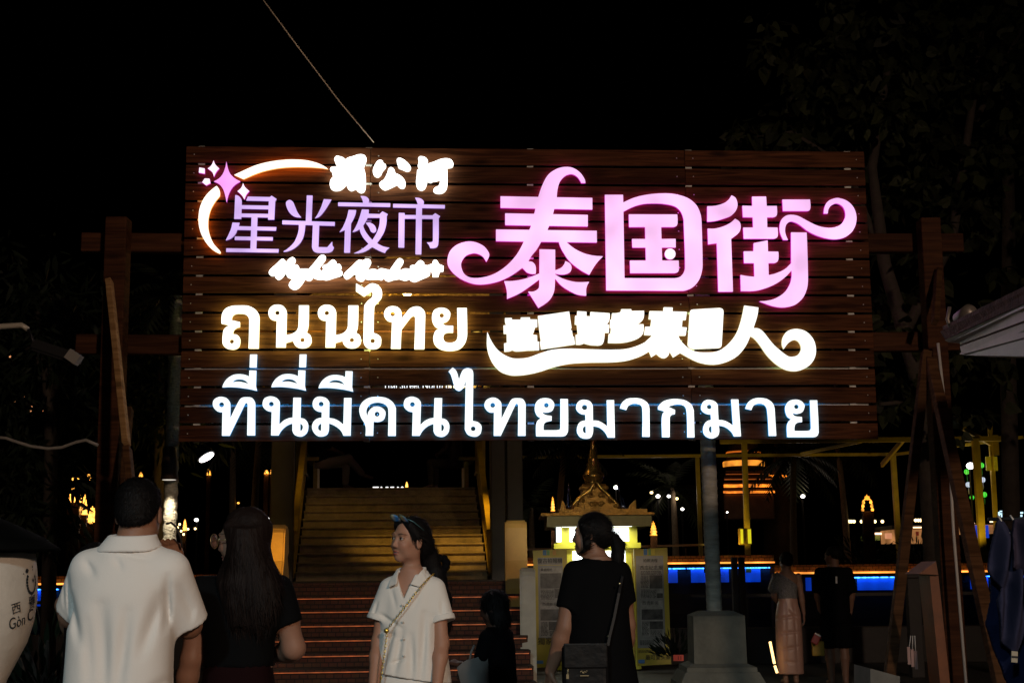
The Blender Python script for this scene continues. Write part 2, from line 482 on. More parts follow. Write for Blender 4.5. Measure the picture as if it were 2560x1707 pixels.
# lettering traced from the sign, in the pixels of each tracing
T = dict(A=(480, 380, 5.6), B=(810, 370, 6.918), C=(690, 470, 5.3455), D=(660, 620, 5.113), E=(1110, 410, 4.239), F=(1500, 470, 5.8074), G=(1755, 480, 5.2275),
         H=(1210, 750, 5.3455), I=(1600, 750, 5.113), J=(540, 700, 7.35), j=(840, 700, 6.9176), K=(520, 870, 6.1895), k=(880, 900, 6.1895), L=(1200, 970, 5.3455), M=(1620, 970, 5.3455))
def shift(s, dx, dy):
    if s.lstrip('-').strip().startswith('o'):
        p = s.split('o'); x, y, r = map(float, p[1].split()); return '%so %g %g %g' % (p[0], x + dx, y + dy, r)
    neg = '-' if s.startswith('-') else ''
    return neg + ' '.join('%g %g%s' % (x + dx, y + dy, '!' if c else '') for x, y, c in parse(s.lstrip('-')))
NO_J = ['1130 452 1220 470 1285 540 1302 620! 1292 1010! 1400 985 1480 930 1515 850! 1525 465! 1708 465! 1703 800 1690 900 1665 965! 1730 1010 1755 1080 1750 1160 1690 1230 1590 1252 1500 1235 1440 1180 1420 1115! 1285 1155! 1282 1238! 1103 1238! 1115 748! 1040 735 985 690 962 600 985 520 1050 465', '-o 1128 603 42', '-o 1588 1100 41']
II_K = ['220 608! 245 540 300 470 390 415 490 402 580 415 637 440! 640 342! 750 347! 742 590! 760 663! 620 630 450 608 330 603', '-375 528! 430 490 500 482 570 500 628 553! 550 530 470 518']
NO_K = ['985 745 1060 770 1105 820 1113 870! 1103 1180! 1170 1120 1240 1085 1310 1073! 1320 765! 1440 767! 1432 1080! 1500 1100 1545 1160 1553 1230 1530 1310 1470 1360 1410 1367 1340 1340 1305 1280! 1305 1165! 1220 1200 1140 1270 1093 1350! 975 1350! 985 985! 920 970 860 920 843 860 870 780 930 750', '-o 980 865 37', '-1428 1167! 1460 1190 1468 1225 1455 1265 1428 1280!']
GL = [
 # crescent and sparkles
 ('crescent', 'A', G_GOLD, ['590 322! 720 262 900 185 1100 135 1300 110 1450 107 1600 118 1750 155 1850 200 1908 242! 1800 225 1600 213 1400 213 1200 230 1000 272 850 325 722 382!']),
 ('crescent', 'A', G_GOLD, ['345 475! 378 520 392 575 388 620! 330 690 270 790 235 900 225 1000 232 1100 265 1210 310 1295 360 1350 398 1395 400 1420! 380 1422 290 1370 200 1275 130 1150 95 1020 92 900 110 780 155 670 220 580 290 515']),
 ('sparkle', 'A', G_STAR, ['482 132! 497 210 530 300 590 365 680 415! 600 465 545 530 505 620 485 720! 470 630 440 530 385 455 302 415! 380 370 430 310 465 220']),
 ('sparkle', 'A', G_STAR2, ['302 118! 325 175 382 233! 340 280 306 350! 285 285 218 233! 270 190']),
 ('sparkle', 'A', G_STAR2, ['102 218! 178 232! 178 305! 95 290!']),
 ('sparkle', 'A', G_STAR2, ['178 370! 246 375! 258 438! 198 468! 142 425!']),
 ('sparkle', 'A', G_STAR2, ['715 432! 740 490 803 548! 760 600 733 668! 700 610 635 550! 690 500']),
 # small white title
 ('chinese_character', 'B', G_WHITE, ['210 140 270 145 330 165 375 203! 410 170 500 145 600 112 690 120 733 180 725 250 700 300 688 350! 710 420 722 520 720 680 700 750 645 778 590 755 555 715! 520 725 475 742 425 715 400 670 395 625! 350 680 280 730 180 738 120 700 100 620 120 540 165 493! 145 460 150 425! 110 390 108 350 140 328 260 322! 210 290 200 250 177 200']),
 ('chinese_character', 'B', G_WHITE, ['975 207 1015 225 1020 260! 1060 280 1072 330 1010 410 985 470 930 508 870 480 845 400 870 310 930 220', '1305 172 1370 195 1460 270 1503 345 1480 395 1430 405 1370 380 1290 345 1280 300! 1260 240 1265 190', '1155 333 1205 360 1235 440! 1310 470 1385 540 1410 620 1390 690 1340 700 1300 680 1265 640! 1180 680 1060 728 1000 700 955 640 970 595 1040 540 1100 420 1115 360']),
 ('chinese_character', 'B', G_WHITE, ['1690 145 1760 170 1797 230 1775 280! 1900 240 2010 195 2120 180 2200 205 2237 270 2220 330 2130 348! 2135 500 2132 650 2115 720 2060 775 1980 790 1910 770 1890 730 1920 685 1980 655 2005 600 2005 553! 1940 575 1885 580! 1840 600 1785 578! 1775 640 1740 710 1680 735 1620 700 1592 600 1605 480 1610 400 1625 372 1680 360! 1640 345 1622 310 1640 240 1630 180 1650 150']),
 # lavender title
 ('chinese_character', 'A', G_LAV, ['605 603! 650 615 690 660 697 700! 690 940! 590 940!', '780 625! 1090 632! 1115 613! 1185 660! 1165 690! 1152 950! 1065 950! 1075 690! 757 683!', '690 745! 1075 752! 1075 805! 690 797!', '690 862! 1075 868! 1075 920! 690 912!', '833 912! 917 915! 900 1360! 817 1355!', '565 988! 668 992! 655 1040! 1182 1052! 1175 1104! 635 1092! 610 1150 560 1205 510 1230 470 1240! 510 1160 545 1080', '600 1183! 1133 1192! 1130 1243! 597 1233!', '480 1348! 1215 1360! 1210 1410! 477 1400!']),
 ('chinese_character', 'C', G_LAV, ['411 100! 490 102! 475 455! 398 445!', '180 160 135 190 140 250 180 330 250 385 340 397! 290 330 255 250 225 185', '638 150! 743 155! 700 230 640 320 580 385 518 408! 560 345 605 250', '85 433! 787 455! 785 508! 83 486!', '305 490! 392 494! 385 570 365 660 320 740 240 810 150 848 90 853! 170 800 245 720 285 630 303 560', '492 495! 578 497! 567 790! 685 792! 752 715! 755 770! 775 797! 750 845 700 866! 545 864 500 840 480 790!']),
 ('chinese_character', 'C', G_LAV, ['1127 108! 1200 115 1240 150 1240 200! 1165 205! 1155 160', '830 193! 1528 205! 1526 257! 829 243!', '970 293! 1072 296! 1060 360 1030 430 1003 475! 990 865! 910 865! 920 563! 845 595! 900 510 945 400', '1148 286! 1242 290! 1238 345! 1385 350! 1422 313! 1495 350! 1480 380! 1475 480 1440 600 1350 738! 1430 780 1518 798! 1475 835 1458 870! 1380 840 1285 790! 1200 845 1120 868 1035 872! 1110 840 1180 795 1237 747! 1170 670 1130 600 1117 550! 1080 575 1020 593! 1065 520 1100 440 1130 350', '-1225 400! 1388 400! 1380 500 1345 600 1287 695! 1230 630 1185 560 1165 505! 1200 450']),
 ('chinese_character_stroke', 'C', G_LAV, ['1197 465! 1260 465 1320 505 1340 570 1310 600 1270 585 1245 530']),
 ('chinese_character', 'C', G_LAV, ['1857 130! 1930 140 1975 180 1972 220! 1893 218! 1880 175', '1565 213! 2258 228! 2256 276! 1564 263!', '1873 265! 1952 268! 1942 888! 1863 886!', '1640 332! 1720 335! 1720 362! 2092 366! 2128 337! 2195 378! 2175 405! 2170 740 2150 790 2100 805! 2060 805! 2045 765 2012 727! 2070 725 2093 715 2097 690! 2097 415! 1718 412! 1714 798! 1635 796!']),
 # Night Market script
 ('script_word', 'D', G_WHITE, ['235 138 280 170 285 180! 330 130 370 117 402 150 395 190 360 235! 420 212 450 250 445 265! 500 265 575 265! 640 190 710 105 745 85 785 105 785 150 750 200 705 262! 735 295! 760 270! 747 240 770 215 805 208! 850 165 885 148 922 175 925 205! 970 208 990 250 975 280! 1003 310 990 350 900 380 800 410 755 400! 690 402 640 385 630 375! 600 412 565 418 530 402! 520 405! 480 470 420 525 365 527 320 490 325 445 380 385! 340 388 300 370 287 330 285 310! 230 380 185 405 145 375 142 350! 95 355 62 320 75 280 150 210']),
 ('script_word', 'D', G_WHITE, ['1225 150 1265 160! 1310 138 1355 150 1368 190 1345 240 1318 282! 1400 268 1455 280! 1490 260 1545 268! 1610 280! 1660 205 1715 137 1750 133 1782 165 1770 210 1735 255! 1745 285! 1800 262 1870 270! 1868 235 1895 218 1930 218! 1975 165 2010 158 2045 185 2045 215! 2090 222! 2150 200! 2165 160 2190 150 2215 165 2235 205! 2297 230! 2292 300! 2245 305! 2228 368! 2155 368! 2148 310! 2120 300! 2115 350 2020 395 1930 432 1880 420 1860 400! 1800 415 1745 400 1730 395! 1650 408! 1590 425 1545 405 1540 375! 1500 410 1465 400 1330 402 1285 392! 1270 420 1230 425 1180 395 1175 350 1180 335! 1150 335! 1090 385 1050 397 1018 360 1030 320 1120 235 1190 165']),
 # big pink name
 ('chinese_character', 'E', G_PINK, ['1500 203! 1455 203! 1420 145 1370 112 1330 110 1280 130 1230 185 1205 260 1195 350! 1150 550 1100 690 1030 825! 980 910 930 970 895 1030! 830 1100! 700 1190 560 1250 400 1277 280 1262 150 1200 60 1110 35 1030 60 930 130 860 240 822 330 828 420 870 470 930 480 970 448 1038! 410 980 350 950 300 948 230 975 185 1040 185 1100 220 1170 290 1205 400 1203 530 1165 660 1080 770 960 845 825! 920 660 970 470 1000 345! 1040 230 1100 120 1180 60 1270 33 1360 40 1440 90 1490 160', '598 343! 1572 360! 1572 484! 598 466!', '648 523! 1524 540! 1524 663! 648 648!', '551 694! 1620 708! 1620 833! 551 818!', '1217 825! 1300 830! 1380 895 1480 945 1580 970 1685 978! 1610 1060 1540 1175! 1440 1120 1330 1030 1260 930 1230 870', '890 1032! 940 1040 970 1080 973 1163! 930 1165 880 1150 845 1115 825 1098!', '1012 903! 1178 907! 1175 1280 1160 1370 1110 1450 1000 1525! 890 1350! 950 1350 1000 1320 1010 1280!', '1285 1028! 1335 1055 1352 1095 1340 1140 1300 1165 1240 1172 1170 1160! 1170 1128! 1240 1100 1275 1060', '1020 1155! 1020 1215! 920 1290 800 1370 667 1430! 665 1340 637 1240! 740 1238 880 1210', '1170 1165! 1260 1215 1380 1248 1460 1252 1540 1247! 1510 1310 1508 1395! 1420 1385 1320 1340 1240 1285 1170 1205!']),
 ('chinese_character', 'F', G_PINK, ['70 100! 335 100! 338 212! 500 140 700 95 930 78 1100 92 1280 150 1400 250 1460 380 1475 500! 1490 1100 1480 1210 1440 1330 1360 1430 1250 1485 1150 1492! 90 1487!', '-340 345! 480 275 620 235 790 225 950 235 1090 270 1170 340 1210 440 1215 500! 1235 1150 1215 1230 1160 1290 1080 1310! 355 1308!']),
 ('chinese_character_stroke', 'F', G_PINK, ['418 383! 1122 385! 1127 500 1115 545 1070 568! 888 568! 893 740! 1098 738! 1100 865! 897 865! 903 1053! 1143 1053! 1146 1170 1135 1215 1085 1236! 438 1236! 433 1053! 666 1053! 662 865! 470 865! 465 740! 658 740! 655 568! 422 568!']),
 ('chinese_character_stroke', 'F', G_STAR2, ['o 1018 958 79']),
 ('chinese_character_stroke', 'G', G_PINK, ['68 187! 180 180 290 145 350 100 385 45! 440 80 465 160 445 240 380 310 280 350 170 380 68 390!']),
 ('chinese_character_stroke', 'G', G_PINK, ['73 478! 170 478 280 450 370 405 432 350! 490 390 507 450 490 520 440 570 380 612! 405 1303! 213 1303! 193 670! 80 685!']),
 ('chinese_character_stroke', 'G', G_PINK, ['653 62! 838 60! 845 183! 978 183! 982 280 970 315 930 332! 850 332! 853 463! 988 465! 992 560 980 595 935 612! 545 612! 538 465! 668 465! 663 332! 535 330! 527 180! 658 183!']),
 ('chinese_character', 'G', G_PINK, ['675 668! 858 632! 862 778! 998 780! 1000 870 985 910 945 930! 868 930! 872 1085! 960 1065 1080 1010 1165 930! 1163 528! 1368 530! 1375 700 1385 1150 1370 1270 1320 1380 1230 1465 1130 1500 1030 1508 920 1490 830 1460 745 1427! 850 1420 960 1390 1080 1310 1150 1200 1172 1100 1170 1025! 1090 1110 980 1190 850 1250 700 1290 508 1295! 502 1083! 600 1100 685 1107! 680 930! 550 930! 545 775! 672 775!']),
 ('chinese_character_stroke', 'G', G_PINK, ['1050 100! 1412 98! 1418 200 1405 240 1370 250! 1058 250!']),
 ('chinese_character_stroke', 'G', G_PINK, ['1063 628! 1020 530 1015 440 1040 360 1100 310 1170 298 1260 315 1400 390 1520 445 1640 468 1740 460 1820 420 1868 340 1872 270 1845 200 1790 158 1740 152 1680 185 1652 230 1645 283! 1590 283! 1605 190 1650 120 1740 82 1800 82 1900 120 1980 200 2018 310 2010 420 1960 520 1870 590 1760 618 1640 610 1500 570 1380 510 1260 420 1180 388 1140 392 1100 430 1085 500 1095 560 1125 628!']),
 # white slogan
 ('chinese_character', 'H', G_WHITE2, ['280 240! 372 238! 375 262! 490 262! 492 232! 613 230! 615 258! 712 258! 712 362! 685 365! 652 462! 710 468! 712 553! 735 556! 738 668! 580 675 430 685 378 670! 335 685 272 690! 268 577! 305 572! 303 450! 263 450! 260 338! 298 335! 283 300']),
 ('chinese_character', 'H', G_WHITE2, ['719 212! 1138 152! 1170 370! 1157 400! 1175 405! 1188 488! 1203 488! 1217 592! 762 660! 747 553! 759 548! 732 350!']),
 ('chinese_character', 'H', G_WHITE2, ['1247 148! 1370 155! 1370 215! 1420 217! 1422 158! 1680 175! 1675 270 1642 325! 1671 328! 1671 437! 1612 437! 1605 530 1580 590 1520 607! 1420 600 1335 578! 1290 595 1227 595! 1224 463! 1253 460! 1240 330! 1213 325! 1218 210! 1243 208!']),
 ('chinese_character', 'H', G_WHITE2, ['1712 175! 1800 170 1830 150! 1833 122! 1968 122! 1970 145! 2140 143! 2135 230 2110 280 2050 322! 2133 322! 2130 430 2090 490 1990 540 1850 570 1657 572! 1667 453! 1690 450! 1697 372! 1680 370! 1688 262! 1702 260!']),
 ('swoosh', 'H', G_WHITE2, ['45 420! 90 530 170 650 270 730 380 775 480 780 600 765 750 710 900 665 1100 648 1400 655 1700 663 1900 652 2050 610 2170 550 2247 470! 2247 665! 2200 690! 2080 755 1900 810 1700 830 1400 835 1150 850 950 890 750 955 600 990 450 1007 350 1003 220 955 120 850 60 720 38 600 40 480']),
 ('chinese_character', 'I', G_WHITE2, ['123 140! 298 143! 303 92! 418 95! 415 145! 600 150! 585 255! 543 255! 535 345! 600 350! 582 455! 487 455! 530 530 600 600! 700 655 850 668 1000 650 1130 560 1230 430 1290 270 1333 70! 1515 95! 1500 200 1450 358! 1520 365 1580 410 1700 560 1800 650 1890 715 1950 725 2020 700 2058 640 2055 580 2020 525 1970 508 1900 545 1837 625! 1815 560 1830 470 1890 395 2000 368 2120 400 2210 490 2248 600 2240 720 2180 820 2080 885 1970 908 1850 885 1730 810 1620 700 1530 570 1460 490 1410 460! 1350 590 1250 710 1130 780 1000 818 880 822 750 795 630 740 515 675! 425 733! 378 655! 360 710 320 740 270 735 210 688! 145 730! 117 657! 44 692! 44 555! 160 450! 53 445! 67 340! 133 340! 147 248! 110 243!']),
 ('chinese_character', 'I', G_WHITE2, ['637 160! 650 130 680 120! 1020 100! 1060 120 1068 160! 1045 570! 1035 600 1005 613! 680 626! 640 612 610 575!']),
 # yellow Thai
 ('thai_letter', 'J', G_YEL, ['100 800! 100 720 115 610 180 520 300 475 440 467 590 475 720 540 785 630 800 720! 785 1257! 597 1257! 610 740 595 680 540 630 450 617 360 625 305 665 288 738! 440 772! 440 865! 380 880 325 930 312 995! 390 1010 440 1070 445 1150 420 1230 350 1272 280 1275 190 1250 130 1190 118 1110! 125 990 150 900 245 830!', '-o 290 1128 40']),
 ('thai_letter', 'J', G_YEL, NO_J),
 ('thai_letter', 'J', G_YEL, [shift(x, 908, 2) for x in NO_J]),
 ('thai_letter', 'j', G_YEL, ['347 58! 490 138! 580 70 640 57 720 85 780 150 798 230 785 310 740 370 680 430! 662 470 650 915! 720 940 775 990 783 1060 770 1130 720 1180 630 1195 550 1180 490 1120 473 1040! 487 470 500 420 560 350 620 300 635 240 618 202! 485 288! 345 195!', '-o 633 1050 40']),
 ('thai_letter', 'j', G_YEL, ['985 450 1060 465 1120 520 1138 600 1138 663! 1200 580 1280 490 1380 457 1460 470 1530 540 1545 640! 1528 1195! 1355 1195! 1370 680 1360 630 1330 622! 1290 650! 1132 858! 1118 1187! 950 1185! 968 725! 900 710 845 650 830 580 860 500 920 460', '-o 980 588 40']),
 ('thai_letter', 'j', G_YEL, ['1820 478 1910 495 1970 550 1977 610 1955 680 1900 730 1840 742! 1880 780 1930 788 2028 790! 2025 910! 1920 912 1870 940 1855 1000 1880 1060 1940 1082 2020 1078 2080 1045 2105 970! 2095 483! 2262 483! 2270 900 2262 1000 2220 1110 2140 1190 2030 1222 1900 1222 1790 1190 1710 1120 1683 1030 1690 950 1720 880 1775 845! 1710 800 1668 720 1660 620 1690 530 1750 490', '-o 1828 612 40']),
 # blue-white Thai
 ('thai_tone_mark', 'K', G_BLUE, ['650 98! 760 98! 753 302! 643 302!']),
 ('thai_tone_mark', 'K', G_BLUE, ['1417 97! 1525 97! 1517 297! 1410 297!']),
 ('thai_vowel_mark', 'K', G_BLUE, II_K), ('thai_vowel_mark', 'K', G_BLUE, [shift(x, 758, -3) for x in II_K]), ('thai_vowel_mark', 'K', G_BLUE, [shift(x, 1488, 12) for x in II_K]),
 ('thai_letter', 'K', G_BLUE, ['215 752 290 775 340 840 348 900! 345 1083! 470 830 520 770 600 757 680 770 725 830 735 890! 730 1350! 605 1350! 612 880 605 855 592 847 578 855! 335 1355! 215 1355! 222 993! 150 980 95 930 72 870 90 800 150 760', '-o 210 875 38']),
 ('thai_letter', 'K', G_BLUE, NO_K),
 ('thai_letter', 'K', G_BLUE, ['1750 750 1830 775 1875 830 1880 870! 1875 1080! 1960 1095 2030 1130 2093 1180! 2105 770! 2222 770! 2208 1355! 2095 1355! 2050 1270 1960 1200 1873 1165! 1868 1280 1840 1340 1770 1367 1700 1360 1640 1310 1608 1230 1625 1150 1680 1095 1758 1075! 1760 988! 1690 975 1635 930 1617 865 1640 790 1690 755', '-o 1750 865 38', '-1753 1165! 1715 1190 1702 1230 1715 1265 1750 1278!']),
 ('thai_letter', 'k', G_BLUE, ['208 1170! 212 1050 190 970 140 890 113 800 120 720 170 640 270 580 400 567 530 585 630 650 680 740! 678 1172! 557 1172! 562 780 545 720 490 675 390 655 290 680 235 740 222 800 237 865! 260 790 320 730 390 715 460 735 515 790 518 850 490 920 430 952 370 957 335 950! 328 1170!', '-o 388 835 38']),
 ('thai_letter', 'k', G_BLUE, [shift(x, -45, -180) for x in NO_K]),
 ('thai_letter', 'k', G_BLUE, ['1558 113! 1615 170 1655 300! 1690 200 1720 150 1790 122 1860 150 1878 230! 1868 940! 1950 960 2000 1010 2005 1070 1985 1140 1930 1180 1860 1180 1790 1150 1745 1070! 1760 310! 1720 430 1660 478 1600 450 1580 400 1530 230 1493 175!', '-o 1875 1060 37']),
 ('thai_letter', 'L', G_BLUE, ['180 125 240 145 280 190 288 240! 287 410! 390 200 430 145 500 133 570 145 607 200 610 250! 610 637! 507 637! 510 240 500 210 488 208 475 220! 278 637! 183 637! 187 325! 120 320 70 270 58 220 80 165 125 135', '-o 170 228 32']),
 ('thai_letter', 'L', G_BLUE, ['880 132 950 150 990 200 990 250 960 305 890 327 828 318! 870 355 958 370! 957 437! 890 450 855 480 850 560! 1030 560 1065 550 1073 520! 1073 143! 1175 145! 1178 560 1165 605 1140 635 1090 645! 750 643! 748 500 765 440 812 403! 760 365 732 290 745 200 800 145', '-o 887 228 31']),
 ('thai_letter', 'L', G_BLUE, ['1395 155 1460 170 1500 215 1508 260! 1510 432! 1570 435 1640 465 1700 513! 1693 160! 1792 160! 1803 660! 1708 660! 1670 590 1600 530 1512 507! 1508 600 1480 660 1410 675 1340 655 1300 600 1295 540 1320 470 1360 440 1410 432! 1407 355! 1340 340 1290 290 1285 240 1310 185 1350 160', '-o 1398 257 36', '-1412 503! 1380 525 1373 555 1385 590 1415 603!']),
 ('thai_letter', 'L', G_BLUE, ['1870 270! 1895 200 1960 145 2060 132 2160 145 2240 200 2265 270! 2268 650! 2168 648! 2170 290 2150 230 2080 207 2020 215 1980 240 1955 292!']),
 ('thai_letter', 'M', G_BLUE, ['133 250! 200 180 290 150 400 145 500 165 580 220 612 300! 622 658! 525 658! 515 310 490 245 430 218 380 217 320 230 268 247! 363 290! 360 347! 310 360 290 400! 290 655! 188 655! 183 420 195 345 222 310! 133 285!']),
 ('thai_letter', 'M', G_BLUE, ['815 155 880 170 925 210 933 255! 942 425! 1010 430 1080 460 1135 500! 1110 150! 1208 150! 1243 643! 1147 645! 1110 580 1030 520 945 500! 953 580 930 640 860 672 790 655 745 610 735 540 760 470 800 435 843 425! 838 352! 770 340 715 295 710 240 740 180 780 158', '-o 818 250 31', '-848 503! 820 520 812 550 825 585 850 598!']),
 ('thai_letter', 'M', G_BLUE, ['1300 275! 1330 200 1400 145 1490 130 1590 145 1665 200 1692 270! 1715 638! 1613 638! 1590 290 1560 230 1500 207 1440 215 1405 240 1383 293!']),
 ('thai_letter', 'M', G_BLUE, ['1975 152 2045 170 2090 220 2090 265 2060 320 1990 345 1928 332! 1960 370 2058 385! 2060 453! 2000 460 1965 490 1957 570! 2130 570 2165 560 2177 530! 2163 162! 2262 162! 2282 580 2270 625 2240 650 2190 655! 1860 655! 1855 510 1875 450 1913 415! 1860 380 1833 300 1840 230 1890 170', '-o 1983 248 30']),
]
for nm, tr, g, ops in GL:
    lp = glyph_loops(T[tr], ops)
    off = g[3] + .028
    bm = solid(lp, .028, lambda x, y: onsign(x, y, off), SN)
    o = obj(nm, bm, g[:3], sign)
    if nm == 'chinese_character' or nm.startswith('thai'): pass
# ------------------------------------------------------------------ assumed unseen street lamps behind the viewer, added to light people and sign
M_STEEL = mat('dark_steel', (.03, .03, .033), .45, .7)
M_LAMPW = mat('lamp_glass', (.8, .8, .8), .3, emit=(1, .95, .88), es=6)
def street_lamp(name, label, loc, h, aim, watts, col, cone, blend=.7):
    t = thing(name, label, 'street lamp', loc)
    bm = BM(); x, y, z = loc
    tube(bm, [(x, y, 0), (x, y, h - .25)], [.07, .045], 10); obj('pole', bm, M_STEEL, t)
    bm = BM(); d = (Vector(aim) - Vector((x, y, h))).normalized()
    q = d.to_track_quat('-Z', 'Y').to_matrix()
    lathe(bm, (x, y, h), [(.03, .18), (.10, .16), (.17, .0), (.17, -.03)], 20, M=q); obj('lamp_housing', bm, M_STEEL, t)
    bm = BM(); lathe(bm, Vector((x, y, h)) + d * .032, [(.15, .0), (.15, -.012)], 20, M=q); obj('lamp_lens', bm, M_LAMPW, t)
    l = bpy.data.lights.new(name + '_light', 'SPOT'); l.energy = watts; l.color = col; l.spot_size = R(cone); l.spot_blend = blend; l.shadow_soft_size = .35
    lo = bpy.data.objects.new(name + '_light', l); COL.objects.link(lo); lo.parent = t
    lo.location = (0, 0, h) ; lo.location += d * .1; lo.rotation_euler = d.to_track_quat('-Z', 'Y').to_euler()
    return t
street_lamp('street_lamp', 'assumed tall steel street lamp with cool floodlight, unseen behind the viewer on the left', (-2.9, -7.5, 0), 7.0, (-.75, 5.6, 1.15), 2000, (.66, .92, 1.0), 27)  # assumed cool lamp, added to light the people
street_lamp('street_lamp', 'assumed tall steel street lamp with warm floodlight, unseen behind the viewer on the right', (6.0, -9, 0), 6.2, (-.3, 10, 2.6), 3900, (1.0, .72, .52), 55)  # assumed warm lamp, added to light the people and the sign

# ------------------------------------------------------------------ ground, quay, water, far bank
M_PAVE = mat('dark_paving', (.055, .047, .042), .7, noise=(3, .5), bump=(40, .3))
M_QUAY = mat('quay_stone', (.10, .09, .08), .8, noise=(5, .5), bump=(12, .5))
M_BANK = mat('far_soil', (.045, .04, .03), .9, noise=(1.5, .5))
bm = BM(); box(bm, (0, -38.9, -.4), (160, 122.8, .8))
tag(obj('promenade', bm, M_PAVE), kind='structure')
mw = mat('canal_water', (.003, .005, .008), .03, bump=(.8, .10)); mw.node_tree.nodes['Principled BSDF'].inputs['IOR'].default_value = 1.06
bm = BM(); v = [bm.verts.new(p) for p in ((-90, 22.5, -.35), (90, 22.5, -.35), (90, 66, -.35), (-90, 66, -.35))]; bm.faces.new(v)
tag(obj('canal_water', bm, mw), kind='structure')
bm = BM(); box(bm, (0, 161.5, .55), (400, 200, 1.5))
tag(obj('far_bank', bm, M_BANK), kind='structure')

def brick(name, c1, c2, mort, sc, rough=.8, bw=.5, rh=.25):
    if name in MATS: return MATS[name]
    m = bpy.data.materials.new(name); m.use_nodes = True
    N = m.node_tree.nodes; L = m.node_tree.links; b = N['Principled BSDF']; b.inputs['Roughness'].default_value = rough
    tc = N.new('ShaderNodeTexCoord'); sp = N.new('ShaderNodeSeparateXYZ'); cx = N.new('ShaderNodeCombineXYZ')
    L.new(tc.outputs['Object'], sp.inputs[0]); ad = N.new('ShaderNodeMath'); ad.operation = 'ADD'
    L.new(sp.outputs[0], ad.inputs[0]); L.new(sp.outputs[1], ad.inputs[1]); L.new(ad.outputs[0], cx.inputs[0]); L.new(sp.outputs[2], cx.inputs[1])
    br = N.new('ShaderNodeTexBrick'); br.inputs['Scale'].default_value = sc; br.inputs['Color1'].default_value = (*c1, 1); br.inputs['Color2'].default_value = (*c2, 1); br.inputs['Mortar'].default_value = (*mort, 1)
    br.inputs['Mortar Size'].default_value = .03; br.inputs['Brick Width'].default_value = bw; br.inputs['Row Height'].default_value = rh
    L.new(cx.outputs[0], br.inputs['Vector'])
    nz = N.new('ShaderNodeTexNoise'); nz.inputs['Scale'].default_value = 9; nz.inputs['Detail'].default_value = 5; L.new(tc.outputs['Object'], nz.inputs['Vector'])
    mx = N.new('ShaderNodeMix'); mx.data_type = 'RGBA'; mx.blend_type = 'MULTIPLY'; mx.inputs[0].default_value = .7
    L.new(br.outputs['Color'], mx.inputs[6]); L.new(nz.outputs['Color'], mx.inputs[7]); L.new(mx.outputs[2], b.inputs['Base Color'])
    bp = N.new('ShaderNodeBump'); bp.inputs['Strength'].default_value = .6; bp.inputs['Distance'].default_value = .02
    L.new(br.outputs['Fac'], bp.inputs['Height']); bp.invert = True; L.new(bp.outputs[0], b.inputs['Normal'])
    MATS[name] = m; return m
M_BRICKFAR = brick('quay_brick', (.45, .30, .18), (.32, .2, .12), (.06, .05, .04), 2.2)
M_LED_O = mat('orange_led', (.8, .5, .2), .4, emit=(1, .30, .045), es=2.2)
M_LED_B = flicker(mat('blue_led', (.2, .4, 1), .4, emit=(.03, .20, 1.0), es=9), 1, .1, 1.6, (9, 0, 0)); flicker(M_LED_O, 1, .5, 1.3, (1.2, 0, 0))
def bluemat():  # panel emission stands in for LED light falling on the wall
    m = bpy.data.materials.new('blue_glow_panel'); m.use_nodes = True; MATS['blue_glow_panel'] = m
    N = m.node_tree.nodes; L = m.node_tree.links; b = N['Principled BSDF']; b.inputs['Base Color'].default_value = (.15, .3, .9, 1)
    b.inputs['Emission Color'].default_value = (.0, .065, .85, 1)
    tc = N.new('ShaderNodeTexCoord'); mp = N.new('ShaderNodeMapping'); mp.inputs['Scale'].default_value = (1.5, 0, 0); nz = N.new('ShaderNodeTexNoise'); nz.inputs['Scale'].default_value = 1.3
    mr = N.new('ShaderNodeMapRange'); mr.inputs[1].default_value = .3; mr.inputs[2].default_value = .7; mr.inputs[3].default_value = .10; mr.inputs[4].default_value = .60
    L.new(tc.outputs['Object'], mp.inputs[0]); L.new(mp.outputs[0], nz.inputs['Vector']); L.new(nz.outputs['Fac'], mr.inputs[0]); L.new(mr.outputs[0], b.inputs['Emission Strength'])
    return m
M_BLUE = bluemat()
M_DARKW = mat('dark_wall', (.03, .03, .03), .8)
def pbox(bm, x0, y0, x1, y1, Y, depth, mi=0):
    """box whose front face fills the photo rectangle at distance Y (axis aligned)"""
    c = at((x0 + x1) / 2, (y0 + y1) / 2, Y); a = at(x0, (y0 + y1) / 2, Y); b = at(x1, (y0 + y1) / 2, Y); t = at((x0 + x1) / 2, y0, Y); l = at((x0 + x1) / 2, y1, Y)
    box(bm, (c.x, Y + depth / 2, c.z), (b.x - a.x, depth, t.z - l.z), mi=mi)
